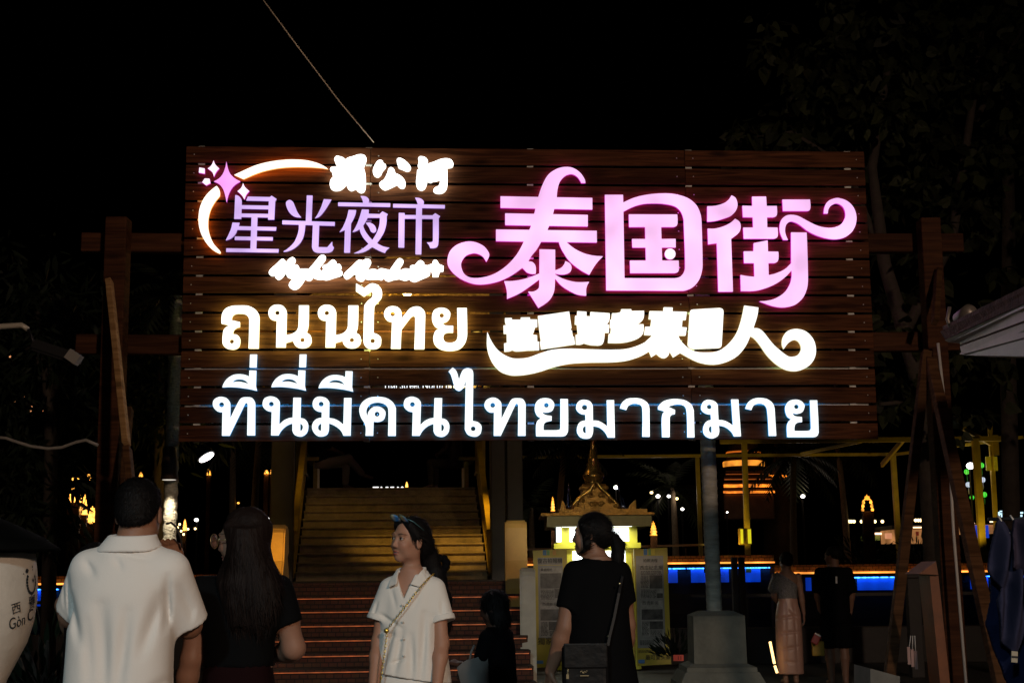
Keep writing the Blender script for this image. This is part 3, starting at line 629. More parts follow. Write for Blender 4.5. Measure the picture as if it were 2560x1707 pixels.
def bank(label, x0, x1, ya, yb, Y, panels, dots):
    """ya,yb: pixel heights (top of brick, strip top, strip bottom, blue top, blue bottom) at both ends"""
    t = thing('canal_wall', label, 'wall', at((x0 + x1) / 2, 1500, Y))
    def z(i, x=None): return at((x0 + x1) / 2, (ya[i] + yb[i]) / 2, Y).z
    X0, X1 = at(x0, 1420, Y).x, at(x1, 1420, Y).x; cx, wx = (X0 + X1) / 2, X1 - X0
    zt, z1, z2, z3, z4 = [z(i) for i in range(5)]
    bm = BM(); box(bm, (cx, Y + .55, (zt + z2) / 2), (wx, .9, zt - z2)); obj('brick_coping', bm, M_BRICKFAR, t)
    bm = BM(); box(bm, (cx, Y - .02, z2 + .02), (wx, .06, .07)); obj('led_strip', bm, M_LED_O, t)
    bm = BM(); box(bm, (cx, Y + .35, (z2 + z3) / 2 - .01), (wx, .9, z2 - z3 + .0)); obj('ledge', bm, M_DARKW, t)
    bm = BM(); box(bm, (cx, Y + .75, (z3 - .4) / 2 - .01), (wx, .5, z3 + .4)); obj('wall_face', bm, M_DARKW, t)
    for a, b in panels:
        xa, xb = at(a, 1440, Y).x, at(b, 1440, Y).x
        bm = BM(); box(bm, ((xa + xb) / 2, Y + .47, (z3 + z4) / 2), (xb - xa, .04, z3 - z4 - .02)); obj('blue_panel', bm, M_BLUE, t)
    for a, b in dots:
        bm = BM(); xa, xb = at(a, 1440, Y).x, at(b, 1440, Y).x
        box(bm, ((xa + xb) / 2, Y + .36, z3 - .03), (xb - xa, .04, .04)); obj('blue_led_line', bm, M_LED_B, t)
    return t
bank('brick topped canal wall with orange strip and blue panels left of the white polo shirt', -60, 640, (1442, 1452, 1463, 1473, 1518), (1434, 1444, 1455, 1465, 1510), 52, [(60, 112), (470, 520)], [(60, 140), (470, 560)])
bank('brick topped canal wall with orange strip and blue panels behind the ringed post', 1290, 1937, (1392, 1404, 1413, 1423, 1460), (1386, 1397, 1406, 1416, 1455), 60, [(1660, 1697), (1731, 1770), (1800, 1826), (1862, 1906)], [(1660, 1937)])
bank('brick topped canal wall with orange strip and blue panels behind the leaning props', 1937, 2720, (1412, 1426, 1434, 1443, 1478), (1404, 1418, 1426, 1435, 1470), 52, [(2020, 2034), (2150, 2250), (2262, 2292), (2310, 2330), (2435, 2480), (2520, 2600)], [(2128, 2300), (2436, 2490)])

# ------------------------------------------------------------------ bridge: two flights of steps, gate, rails
YAW = R(5.2)
SO = Vector((-1.45, 17.5, 0)); SU = Vector((-math.sin(YAW), math.cos(YAW), 0)); SV = Vector((math.cos(YAW), math.sin(YAW), 0))
def sp(v, u, z): return SO + SV * v + SU * u + Vector((0, 0, z))
def sbox(bm, v0, v1, u0, u1, z0, z1):
    hexa(bm, [sp(v0, u0, z0), sp(v1, u0, z0), sp(v1, u1, z0), sp(v0, u1, z0), sp(v0, u0, z1), sp(v1, u0, z1), sp(v1, u1, z1), sp(v0, u1, z1)])
M_STEPBRICK = brick('step_brick', (.16, .055, .026), (.11, .036, .018), (.04, .018, .013), 5.0)
M_STEPTAN = mat('worn_concrete', (.40, .30, .17), .75, noise=(6, .45), bump=(60, .35))
M_DECK = mat('deck_board', (.12, .08, .05), .7, noise=(4, .6))
bridge = thing('bridge_stair', 'broad stair up to the bridge, orange lit brick steps below and tan steps above', 'stairs', (SO.x, SO.y, 0))
HW = 1.49
for i in range(8):
    z1 = 1.3 - .15 * i; u0 = -.3 * i
    bm = BM(); sbox(bm, -HW, HW, u0, u0 + (.3 if i else 4.9), 0.0, z1 - .03); obj('step', fix(bm), M_STEPBRICK, bridge)
    bm = BM(); sbox(bm, -HW, HW, u0 - .03, u0 + (.3 if i else 4.9) - .031, z1 - .028, z1); o = obj('nosing_slab', fix(bm), M_STEPBRICK, bridge)
    if i:
        bm = BM(); sbox(bm, -HW + .02, HW - .02, u0 - .026, u0 - .014, z1 - .039, z1 - .0285); obj('led_strip', fix(bm), mat('red_orange_led', (.5, .2, .1), .4, emit=(1, .17, .025), es=.26), bridge)
for i in range(11):
    z1 = 1.3 + .146 * (i + 1); u0 = 4.9 + .3 * i
    bm = BM(); sbox(bm, -HW + .01, HW - .01, u0, u0 + (.3 if i < 10 else .6), 1.0, z1 - .025); obj('step', fix(bm), M_STEPTAN, bridge)
    bm = BM(); sbox(bm, -HW, HW, u0 - .025, u0 + (.3 if i < 10 else .6) - .026, z1 - .024, z1); obj('nosing_slab', fix(bm), M_STEPTAN, bridge)
ZD = 1.3 + .146 * 11
bm = BM(); sbox(bm, -HW - .5, HW + .5, 8.45, 30, ZD - .3, ZD - .005); obj('deck', fix(bm), M_DECK, bridge)
M_YEL = mat('yellow_paint', (.62, .40, .03), .5, noise=(5, .6))
M_YELD = mat('gold_paint', (.5, .33, .05), .45, .3, noise=(9, .5))
for sgn in (-1, 1):
    v = sgn * (HW + .03)
    top = [sp(v, 8.3, ZD + 1.0), sp(v, 7.6, ZD + .93), sp(v, 4.9, 1.3 + .75)]
    bm = BM()
    for a, b in zip(top, top[1:]): beam(bm, a, b, .055, .09, up=SV)
    obj('handrail', fix(bm), M_YEL, bridge)
    bm = BM()
    for a, b in zip(top, top[1:]): beam(bm, a - Vector((0, 0, .75)), b - Vector((0, 0, .68)), .04, .05, up=SV)
    obj('bottom_rail', fix(bm), M_YELD, bridge)
    bm = BM()
    for k in range(16):
        f = k / 15; u = 8.2 - 3.2 * f
        zt = (ZD + .95) + ((1.3 + .75) - (ZD + .95)) * max(0, (7.6 - u) / 2.7) if u < 7.6 else ZD + .95
        zb = zt - .68
        for d in (-1, 1): beam(bm, sp(v, u - .09 * d, zb), sp(v, u + .09 * d, zt - .05), .014, .02, up=SV)
    obj('lattice', fix(bm), M_YELD, bridge)
    bm = BM(); bbox(bm, sp(sgn * (HW + .16), 8.55, ZD + .45), (.14, .14, .9), .01); obj('newel_post', bm, M_YEL, bridge)
    bm = BM(); bbox(bm, sp(sgn * (HW - .10), 9.3, ZD + .58), (.30, 1.2, .07), .01, rot=YAW); bbox(bm, sp(sgn * (HW - .10), 9.3, ZD + .30), (.08, .9, .48), .01, rot=YAW); obj('bench', bm, M_YELD, bridge)
# flanking walls with scrolled ends
M_SCROLL = mat('ochre_plaster', (.74, .42, .10), .6, noise=(4, .8), bump=(30, .15))
M_CREAM = mat('cream_plaster', (.62, .60, .50), .6, noise=(4, .75), bump=(30, .15))
def scroll_wall(name, label, px, pts, wdt, Y0, m, vdir=1, skew=0.0):
    """profile in (y back, z) swept across the width"""
    bm = BM(); x = px
    prism(bm, [(x + skew * (p[0] - Y0), p[0], p[1]) for p in pts], (wdt, 0, 0)); fix(bm)
    bmesh.ops.bevel(bm, geom=[e for e in bm.edges if abs((e.verts[0].co - e.verts[1].co).x) < .02], offset=.02, segments=2, affect='EDGES')
    return tag(obj(name, bm, m), label, 'stair wall')
def prof(Y, zt, zb, back, lean):
    P = []
    for a in np.linspace(0, math.pi, 9): P.append((Y + .16 - .16 * math.cos(a) , zt - .16 + .16 * math.sin(a)))
    P = [(p[0], p[1]) for p in P]
    out = [(Y - lean * .55, zb + .25), (Y - lean, zb)] if False else [(Y - lean, zb)]
    mid = [(Y - lean * (1 - f)**2 * 1.0, zb + (zt - .16 - zb) * f) for f in (.25, .5, .75)]
    P = [(Y - lean, 0.0)] + [(Y - lean, zb)] + mid + P + [(Y + .34, zt - .34), (Y + .26, zt - .40), (Y + .34, zt - .52), (Y + .5, zb + .15), (Y + back, zb - .1), (Y + back, 0.0)]
    return P
aL = at(664, 1310, 17.3); aR = at(1262, 1299, 17.6)
scroll_wall('stair_wall', 'ochre plaster stair wall with rolled top left of the brick steps', aL.x, prof(17.3, aL.z, .75, 1.6, .7), .235, 17.3, M_SCROLL, skew=-.0)
scroll_wall('stair_wall', 'tall ochre plaster stair wall with rolled top right of the brick steps', aR.x, prof(17.6, aR.z, .55, 1.6, .8), .27, 17.6, M_SCROLL, skew=-.03)
aC = at(1299, 1418, 16.6)
scroll_wall('stair_wall', 'short cream plaster stair wall with rolled top beside the yellow kiosk', aC.x, prof(16.6, aC.z, .45, 1.2, .25), .18, 16.6, M_CREAM)
# assumed unseen lamps, added to light the stair and the gate gable
def lantern(name, label, p, watts, col, r=.07, size=.1, aim=None):
    t = thing(name, label, 'lamp', p)
    bm = BM(); lathe(bm, Vector(p) + Vector((0, 0, .10)), [(.02, .08), (.09, .0), (.09, -.02)], 12); obj('lamp_cap', bm, M_STEEL, t)
    bm = BM(); sph(bm, p, r); obj('lamp_globe', bm, mat('lamp_globe_' + name, (.8, .7, .5), .3, emit=col, es=8), t)
    l = bpy.data.lights.new(name + '_light', 'SPOT' if aim else 'POINT'); l.energy = watts; l.color = col; l.shadow_soft_size = size
    lo = bpy.data.objects.new(name + '_light', l); COL.objects.link(lo); lo.parent = t; lo.location = (0, 0, -.14)
    if aim: l.spot_size = R(46); l.spot_blend = .7; lo.rotation_euler = (Vector(aim) - Vector(p)).to_track_quat('-Z', 'Y').to_euler()
    return t
lantern('assumed_hanging_lamp', 'assumed warm globe lamp, hidden by the sign, hung under the bridge gate on the right', sp(1.25, 3.6, 4.9), 540, (1, .57, .09), aim=sp(.6, 6.4, 1.75))  # assumed lamp behind the sign, added to light the upper steps
lantern('assumed_hanging_lamp', 'assumed warm globe lamp, hidden by the sign, hung under the bridge gate on the left', sp(-1.2, 4.0, 5.2), 45, (1, .60, .08), aim=sp(-.9, 6.6, 1.9))  # weaker assumed lamp, added for the left of the steps
def assumed_floor_light(label, p, aim, watts, col):  # assumed lights below view, added to brighten the stair walls
    t = thing('assumed_floor_light', label, 'lamp', p)
    d = (Vector(aim) - Vector(p)).normalized(); q = d.to_track_quat('-Z', 'Y').to_matrix()
    bm = BM(); lathe(bm, Vector(p), [(.06, -.06), (.08, .05), (.075, .06)], 14); obj('lamp_body', bm, M_STEEL, t)
    bm = BM(); lathe(bm, Vector(p) + Vector((0, 0, .062)), [(.06, 0), (.06, .006)], 14); obj('lamp_lens', bm, mat('floor_lens', (.8, .6, .3), .3, emit=col, es=3), t)
    l = bpy.data.lights.new('assumed_floor_beam', 'SPOT'); l.energy = watts; l.color = col; l.spot_size = R(70); l.spot_blend = .8; l.shadow_soft_size = .06
    lo = bpy.data.objects.new('assumed_floor_beam', l); COL.objects.link(lo); lo.parent = t; lo.location = (0, 0, .09); lo.rotation_euler = d.to_track_quat('-Z', 'Y').to_euler()
assumed_floor_light('assumed unseen amber floor light in front of the left stair wall', (aL.x + .1, 15.4, .06), (aL.x + .1, 17.2, 1.6), 330, (1, .56, .06))  # unseen lights added in front of both stair walls
assumed_floor_light('assumed unseen amber floor light in front of the right stair wall', (aR.x + .0, 15.5, .06), (aR.x + .12, 17.4, 1.6), 700, (1, .60, .22))
flicker(MATS['red_orange_led'], 1, .35, 1.3, (7, 0, 0))
# bridge gate
M_GATE = mat('dark_gate_timber', (.028, .022, .02), .6, noise=(6, .5))
M_GOLD = mat('gilded_carving', (.60, .36, .06), .38, .75, noise=(14, .35), bump=(16, 1.0))
M_ORW = mat('orange_timber', (.55, .25, .05), .5, noise=(5, .6))
gate = thing('bridge_gate', 'dark timber gate over the bridge stair with gilded gable and lit name letters', 'gate', sp(0, 4.3, 0))
for v, wd in ((-1.66, .34), (1.60, .22), (1.86, .24)):
    bm = BM(); bbox(bm, sp(v, 4.3, 3.0), (wd, .3, 6.0), .015, rot=YAW); obj('gate_post', bm, M_GATE, gate)
bm = BM(); sbox(bm, -2.6, 2.2, 4.2, 4.4, at(900, 845, 21.8).z, at(900, 825, 21.8).z + .03); obj('lintel', fix(bm), M_ORW, gate)
bm = BM(); sbox(bm, -2.2, 2.0, 4.22, 4.38, at(900, 990, 21.8).z, at(900, 938, 21.8).z); obj('name_board', fix(bm), M_GATE, gate)
zc = at(900, 800, 21.8).z
bm = BM(); prism(bm, [sp(-1.6, 4.2, zc), sp(1.9, 4.2, zc), sp(1.7, 4.2, zc + .3), sp(1.0, 4.2, zc + .65), sp(.15, 4.2, zc + 1.1), sp(-.7, 4.2, zc + .65), sp(-1.4, 4.2, zc + .3)], SU * .12); obj('gable_panel', fix(bm), M_GOLD, gate)
bm = BM()
for k in range(14): lathe(bm, sp(-2.3 + k * .33, 4.15, at(900, 972, 21.8).z), [(.02, 0), (.06, .05), (.05, .1), (.07, .14), (.02, .2)], 10)
obj('carved_bracket', bm, M_ORW, gate)
Mt = Matrix.Translation(at(1062, 964, 21.55)) @ (Matrix.Rotation(YAW, 4, 'Z') @ Matrix.Rotation(math.pi / 2, 4, 'X'))
bm = text_bm('Thai Street North Bridge', .148, Mt, .01, squash=.84)
obj('name_lettering', bm, mat('lit_lettering', (1, 1, 1), .4, emit=(.85, .92, 1), es=1.6), gate)
lantern('assumed_gate_lamp', 'assumed amber globe lamp, hidden by the sign, in front of the gilded gate gable', sp(.2, 3.4, zc + .25), 30, (1, .62, .2))  # assumed lamp added to light the gilded carving
# far lit letters and little pagoda at the end of the bridge
t = thing('lit_sign', 'low row of white lit letters at the far end of the bridge deck', 'sign', at(972, 1226, 46))
shapes = [[(0, 0), (1.6, 0), (1.6, 1), (0, 1)], [(0, .1), (1, .1), (.9, .6), (.5, 1.1), (.1, .6)], [(.2, 0), (.8, 0), (1, .5), (.8, 1), (.2, 1), (0, .5)], [(.3, 0), (1, 0), (1, 1), (0, 1), (0, .6)], [(0, .2), (1, 0), (1, .7), (.6, 1.1)], [(0, 0), (.8, 0), (.8, .8), (.4, 1.15), (0, .8)]]
for k, (px, S) in enumerate(zip((932, 949, 963, 976, 989, 1002), shapes)):
    bm = BM(); p = at(px, 1224, 46); prism(bm, [(p.x + a * .115, 46, p.z + b * .10) for a, b in S], (0, .03, 0)); obj('letter', fix(bm), mat('white_lit', (1, 1, 1), .4, emit=(1, .97, .95), es=1.6), t)

# dark planter wall along the near quay edge
for lab, x0, x1 in (('low dark planter wall along the quay edge right of the kiosk', 1640, 2760), ('low dark planter wall along the quay edge left of the bridge', -220, 690)):
    a, b = at(x0, 1500, 22.1).x, at(x1, 1500, 22.1).x
    bm = BM(); bbox(bm, ((a + b) / 2, 22.1, .27), (b - a, .35, .54), .015); tag(obj('planter_wall', bm, M_GATE), lab, 'planter')
    t = thing('railing', 'thin dark railing on the planter wall ' + ('right of the kiosk' if x0 > 0 else 'left of the bridge'), 'railing', ((a + b) / 2, 22.1, .54))
    bm = BM(); beam(bm, (a, 22.1, 1.02), (b, 22.1, 1.02), .05, .05); obj('top_rail', fix(bm), M_GATE, t)
    n = int((b - a) / 1.3)
    for k in range(n + 1): bm = BM(); bbox(bm, (a + (b - a) * k / n, 22.1, .78), (.06, .06, .46), .006); obj('rail_post', bm, M_GATE, t)
# ------------------------------------------------------------------ kiosk
M_KY = mat('kiosk_yellow', (.68, .60, .05), .45, noise=(3, .8))
M_KG = mat('aged_gold', (.36, .185, .035), .36, .7, noise=(10, .4), bump=(28, .6))
M_KS = mat('gold_spire', (.60, .36, .10), .26, .85, noise=(14, .6))
M_KR = mat('roof_edge_grey', (.17, .145, .06), .45, .3, noise=(8, .7))
M_LIT = mat('lit_panel', (.9, .95, 1), .4, emit=(.93, 1, 1), es=3.0)
M_INK = mat('black_ink', (.01, .01, .012), .7)
M_CHROME = mat('blue_mirror_tile', (.25, .28, .5), .15, 1.0)
KY = 20.8
k0 = at(1490, 1600, KY)
kiosk = thing('photo_kiosk', 'yellow photo kiosk with glowing sign panels under a golden stupa roof', 'kiosk', (k0.x, KY, 0))
TXT = Matrix.Rotation(math.pi / 2, 4, 'X')
def panel_text(body, px, py, Y, hpx, parent, m=None, squash=1.0, name='lettering', align='CENTER'):
    p = at(px, py, Y); s = hpx * Y / F
    return obj(name, text_bm(body, s, Matrix.Translation(p) @ TXT, .004, align, squash), m or M_INK, parent)
bm = BM(); pbox(bm, 1392, 1370, 1600, 1672, KY, 1.15); obj('body', bm, M_KY, kiosk)
bm = BM(); pbox(bm, 1385, 1357, 1602, 1370, KY - .05, 1.25); obj('cornice', bm, M_KY, kiosk)
bm = BM(); pbox(bm, 1392, 1314, 1593, 1357, KY + .03, 1.1); obj('upper_body', bm, M_KY, kiosk)
bm = BM(); pbox(bm, 1424, 1319, 1572, 1353, KY - .005, .03); lp = obj('lit_sign_panel', bm, M_LIT, kiosk)
panel_text('報亭', 1537, 1337, KY - .012, 17, lp)
bm = BM(); pbox(bm, 1391, 1318, 1403, 1354, KY - .008, .03); lp = obj('lit_side_panel', bm, M_LIT, kiosk)
panel_text('亭', 1397, 1337, KY - .015, 10, lp)
bm = BM(); pbox(bm, 1432, 1376, 1564, 1412, KY - .02, .02); obj('lit_screen', bm, M_LIT, kiosk)
bm = BM(); pbox(bm, 1582, 1380, 1586, 1655, KY - .02, .02); obj('door_edge', bm, M_YELD, kiosk)
bm = BM(); pbox(bm, 1367, 1287, 1629, 1315, KY - .3, 1.8); obj('roof_slab', bm, M_KR, kiosk)
bm = BM(); pbox(bm, 1352, 1281, 1636, 1287, KY - .36, 1.9); obj('roof_ledge', bm, M_KG, kiosk)
bm = BM(); pbox(bm, 1397, 1272, 1618, 1281, KY - .2, 1.5); obj('roof_moulding', bm, M_KG, kiosk)
def KP(x, y, Y=KY): return at(1340 + x / 4.753, 1090 + y / 4.753, Y)
def kpoly(pts, Y, d): 
    bm = BM(); prism(bm, [KP(x, y, Y) for x, y in pts], (0, d, 0)); return fix(bm)
obj('pediment', kpoly([(430, 870), (445, 800), (500, 740), (560, 690), (640, 645), (680, 570), (705, 525), (735, 570), (775, 620), (850, 680), (905, 740), (940, 780), (995, 870)], KY - .12, .3), M_KG, kiosk)
obj('pediment_frame', kpoly([(575, 745), (862, 745), (862, 862), (575, 862)], KY - .15, .05), M_KG, kiosk)
def curl(x, y, r, turn, a0, d=1):
    pts = []
    for k in range(22):
        f = k / 21; a = a0 + d * turn * f * 2 * math.pi; q = r * (1 - .82 * f); pts.append(KP(x + q * math.cos(a), y + q * math.sin(a), KY - .15))
    bm = BM(); tube(bm, pts, [.020 - .008 * k / 21 for k in range(22)], 6); obj('carved_scroll', bm, M_KG, kiosk)
for x, y, r, tn, a0, d in ((650, 700, 34, 1.4, 2.5, 1), (770, 700, 34, 1.4, .6, -1), (560, 765, 30, 1.3, 2.6, 1), (880, 770, 32, 1.3, .5, -1), (500, 815, 26, 1.2, 2.6, 1), (940, 825, 26, 1.2, .5, -1), (705, 600, 24, 1.2, 1.6, 1), (660, 805, 30, 1.5, 3.1, 1), (775, 805, 30, 1.5, 0, -1), (717, 800, 18, 1.2, 1.6, 1)): curl(x, y, r, tn, a0, d)
for pts in ([(430, 862), (452, 800), (505, 742), (562, 693), (642, 648), (682, 572), (706, 528)], [(706, 528), (736, 573), (776, 623), (850, 683), (905, 742), (960, 800), (992, 865)]):
    bm = BM(); tube(bm, [KP(x, y, KY - .13) for x, y in pts], .026, 8); obj('carved_rim', bm, M_KS, kiosk)
obj('acroterion', kpoly([(290, 870), (300, 800), (312, 755), (350, 820), (395, 870)], KY - .1, .1), M_KG, kiosk)
obj('acroterion', kpoly([(1085, 870), (1120, 810), (1185, 750), (1190, 870)], KY - .1, .1), M_KG, kiosk)
for (xa, ya), (xb, yb) in (((388, 860), (388, 548)), ((1035, 860), (963, 535)), ((1065, 862), (1030, 715))):
    bm = BM(); a = KP(xa, ya, KY - .1); b = KP(xb, yb, KY - .1)
    tube(bm, [a + (b - a) * f for f in (0, .12, .15, .3, .33, .5, .53, .72, 1)], [.05, .045, .03, .04, .025, .032, .02, .022, .003], 8); obj('spire', bm, M_CHROME, kiosk)
c = KP(690, 870, KY + .35)
def kz(y): return KP(690, y, KY + .35).z - c.z
kr = lambda r: r / 4.753 * (KY + .35) / F
bm = BM(); lathe(bm, c, [(kr(r), kz(y)) for r, y in ((120, 620), (105, 560), (100, 532), (118, 505), (127, 478), (128, 458), (112, 438), (84, 390), (88, 374), (72, 356), (80, 334), (58, 306), (68, 285), (54, 258), (50, 235), (44, 175), (34, 155), (36, 148), (30, 132), (33, 124), (28, 110), (30, 102), (25, 88), (27, 80), (20, 40), (14, -20), (6, -90), (2, -130))], 24)
obj('stupa_spire', fix(bm), M_KS, kiosk)
bm = BM()
for r, y0, y1 in ((150, 700, 640), (166, 640, 600), (140, 600, 575)):
    zz = (kz(y0) + kz(y1)) / 2; bbox(bm, c + Vector((0, 0, zz)), (2 * kr(r), 2 * kr(r), kz(y1) - kz(y0)), .015)
bbox(bm, c + Vector((0, 0, (kz(870) + kz(700)) / 2)), (2 * kr(175), 2 * kr(150), kz(700) - kz(870)), .015)
obj('stupa_base', bm, M_KG, kiosk)
tl = bpy.data.lights.new('added_roof_light', 'AREA'); tl.shape = 'RECTANGLE'; tl.size = 1.1; tl.size_y = .06; tl.energy = 9; tl.color = (.95, 1, .85)  # light added under the roof to brighten the yellow front
lo = bpy.data.objects.new('added_roof_light', tl); COL.objects.link(lo); lo.parent = kiosk; lo.location = Vector((at(1490, 1300, KY).x, KY - .22, at(1490, 1316, KY).z - .03)) - kiosk.location
bm = BM(); pbox(bm, 1405, 1314.5, 1580, 1316.5, KY - .24, .05); obj('added_tube', bm, mat('tube_glow', (1, 1, 1), .4, emit=(.95, 1, .9), es=2), kiosk)  # glowing tube added as the body of that roof light
def added_spot(label, p, aim, watts, col, cone):  # added spots, hidden behind the sign, brighten stupa and kiosk
    t = thing('spotlight', label, 'spotlight', p); d = (Vector(aim) - Vector(p)).normalized(); q = d.to_track_quat('-Z', 'Y').to_matrix()
    bm = BM(); lathe(bm, p, [(.03, .12), (.05, .10), (.06, 0), (.05, -.005)], 14, M=q); obj('housing', bm, M_STEEL, t)
    bm = BM(); lathe(bm, Vector(p) + d * .006, [(.045, 0), (.045, -.004)], 14, M=q); obj('lens', bm, M_LAMPW, t)
    l = bpy.data.lights.new('added_spot', 'SPOT'); l.energy = watts; l.color = col; l.spot_size = R(cone); l.spot_blend = .7; l.shadow_soft_size = .05
    lo = bpy.data.objects.new('added_spot', l); COL.objects.link(lo); lo.parent = t; lo.location = d * .03; lo.rotation_euler = d.to_track_quat('-Z', 'Y').to_euler()
added_spot('small unseen spotlight added behind the sign to brighten the golden stupa', (at(1660, 1080, 14.3).x, 14.3, 3.0), tuple(at(1480, 1240, KY)), 120, (1, .70, .30), 30)
added_spot('small unseen spotlight added behind the sign to brighten the kiosk side', (at(1330, 1070, 14.3).x, 14.3, 3.1), tuple(at(1500, 1440, KY)), 110, (.92, .95, .8), 36)
# poster boards
M_BOARD = mat('ochre_board', (.44, .34, .015), .4, noise=(2.5, .75))
M_NEWS = mat('newsprint', (.36, .35, .33), .4, noise=(14, .45))
M_NEWSB = mat('grey_newsprint', (.24, .24, .23), .35, noise=(5, .7))
M_PHOTO = mat('grey_photo_print', (.09, .085, .08), .35, noise=(11, .05))
M_STR = [mat('stripe_' + n, c, .5) for n, c in (('blue', (.05, .16, .38)), ('green', (.12, .30, .10)), ('yellow', (.55, .42, .03)), ('orange', (.5, .25, .03)))]
BY = 20.4
def board(label, xs, y0, y1, rows):
    xa0, xb0, xa1, xb1 = xs
    p = at((xa1 + xb1) / 2, y1, BY)
    t = thing('poster_board', label, 'poster board', (p.x, BY, p.z))
    bm = BM(); prism(bm, [at(xa1, y1, BY), at(xb1, y1 - 5, BY), at(xb0, y0 - 4, BY), at(xa0, y0, BY)], (0, .05, 0)); obj('board', fix(bm), M_BOARD, t)
    for r in rows:
        if r[0] == 'box':
            bm = BM(); pbox(bm, r[1], r[2], r[3], r[4], BY - r[6], .008); obj(r[7], bm, r[5], t)
        elif r[0] == 'ln':
            bm = BM(); x0, y0, x1, y1 = r[1:5]; y = y0
            rr = random.Random(int(x0 + y0))
            while y < y1:
                x = x0
                while x < x1 - 2:
                    w_ = rr.uniform(2, 7); pbox(bm, x, y, min(x + w_, x1), y + 1.5, BY - .0175, .004); x += w_ + 1.2
                y += 3.2
            obj('small_print', bm, M_INK, t)
        else: panel_text(r[1], r[2], r[3], BY - .016, r[4], t, squash=r[5] if len(r) > 5 else 1)
    return t
board('ochre poster board with old newspaper sheets left of the kiosk door', (1332, 1417, 1341, 1424), 1375, 1668, [
    ('box', 1357, 1374, 1366, 1387, M_STR[0], .008, 'stripe'), ('box', 1367, 1374, 1374, 1387, M_STR[1], .008, 'stripe'), ('box', 1382, 1374, 1390, 1387, M_STR[3], .008, 'stripe'),
    ('box', 1344, 1393, 1406, 1411, M_NEWSB, .006, 'caption_plate'), ('t', '復古拍報機', 1375, 1402, 13, .96),
    ('box', 1346, 1412, 1408, 1594, M_NEWSB, .004, 'sheet'), ('box', 1350, 1418, 1405, 1500, M_NEWS, .008, 'newspaper'), ('box', 1350, 1504, 1407, 1592, M_NEWS, .008, 'newspaper'),
    ('t', '黄金时代', 1366, 1424, 8, .9), ('ln', 1352, 1473, 1384, 1497), ('ln', 1352, 1554, 1370, 1588), ('ln', 1374, 1577, 1405, 1588), ('box', 1351, 1432, 1404, 1470, M_PHOTO, .012, 'photo_print'), ('box', 1386, 1471, 1404, 1494, M_PHOTO, .012, 'photo_print'),
    ('t', '西贡新闻', 1374, 1510, 9), ('box', 1351, 1522, 1406, 1550, M_PHOTO, .012, 'photo_print'), ('box', 1372, 1553, 1406, 1574, M_PHOTO, .012, 'photo_print'),
    ('t', '獨家', 1363, 1603, 19), ('box', 1338, 1650, 1358, 1658, M_STR[0], .008, 'stripe')])
board('ochre poster board with two newspaper pages right of the kiosk door', (1584, 1668, 1594, 1678), 1372, 1664, [
    ('box', 1609, 1371, 1618, 1387, M_STR[0], .008, 'stripe'), ('box', 1621, 1371, 1627, 1387, M_STR[1], .008, 'stripe'), ('box', 1628, 1371, 1637, 1387, M_STR[2], .008, 'stripe'),
    ('box', 1592, 1388, 1661, 1618, M_NEWSB, .006, 'sheet'), ('t', '拍照流程', 1626, 1401, 9), ('ln', 1602, 1427, 1655, 1434), ('ln', 1602, 1438, 1622, 1470), ('ln', 1602, 1473, 1640, 1494), ('ln', 1605, 1553, 1622, 1586), ('ln', 1626, 1575, 1656, 1588), ('ln', 1600, 1600, 1636, 1612), ('ln', 1596, 1625, 1636, 1631),
    ('box', 1600, 1411, 1657, 1496, M_NEWS, .010, 'newspaper'), ('t', '西庄纪念报', 1628, 1419, 11.5), ('box', 1624, 1437, 1656, 1470, M_PHOTO, .014, 'photo_print'), ('box', 1642, 1482, 1657, 1494, M_PHOTO, .014, 'photo_print'),
    ('box', 1602, 1500, 1659, 1590, M_NEWS, .010, 'newspaper'), ('t', '西贡新闻', 1626, 1507, 10), ('box', 1604, 1522, 1657, 1548, M_PHOTO, .014, 'photo_print'), ('box', 1624, 1552, 1658, 1572, M_PHOTO, .014, 'photo_print'),
    ('t', '最可爱头条', 1645, 1643, 12.5), ('box', 1596, 1648, 1612, 1657, M_STR[0], .008, 'stripe')])

# ------------------------------------------------------------------ ringed post on a stepped plinth
M_CONC = mat('grey_concrete', (.20, .195, .155), .8, noise=(5, .6), bump=(25, .4))
M_TRUNKP = mat('ringed_grey_bark', (.56, .52, .43), .85, noise=(5, .5, (1, 1, 5)), bump=(24, .7))
PY = 15.0
p = at(1786, 1525, PY)
t = thing('ringed_post', 'grey ringed palm trunk post standing on a stepped concrete plinth', 'post', (p.x, PY, 0))
bm = BM(); pts = []; rr = []
zt = 5.0; n = 150
for i in range(n):
    z = p.z - .05 + (zt - p.z + .05) * i / (n - 1)
    pts.append((p.x - .02 * (z - p.z) * .35, PY, z)); rr.append((.079) * (1 + (.045 if i % 3 == 0 else 0)))
tube(bm, pts, rr, 18); obj('trunk', bm, M_TRUNKP, t)
bm = BM(); lathe(bm, (p.x - .05, PY, 5.0), [(.08, 0), (.10, .02), (.05, .1), (.01, .14)], 16); obj('post_cap', bm, M_TRUNKP, t)
W0 = .262
bm = BM()
def frus(bm, c, w0, w1, z0, z1):
    hexa(bm, [c + Vector((sx * w0, sy * w0, z0)) for sx, sy in ((-1, -1), (1, -1), (1, 1), (-1, 1))] + [c + Vector((sx * w1, sy * w1, z1)) for sx, sy in ((-1, -1), (1, -1), (1, 1), (-1, 1))])
def pz(y): return at(1786, y, PY).z
c = Vector((p.x + .01, PY, 0))
frus(bm, c, W0 * 1.02, W0 * 1.0, pz(1654), pz(1537)); frus(bm, c, W0 * 1.0, W0 * .62, pz(1537) + .001, pz(1526))
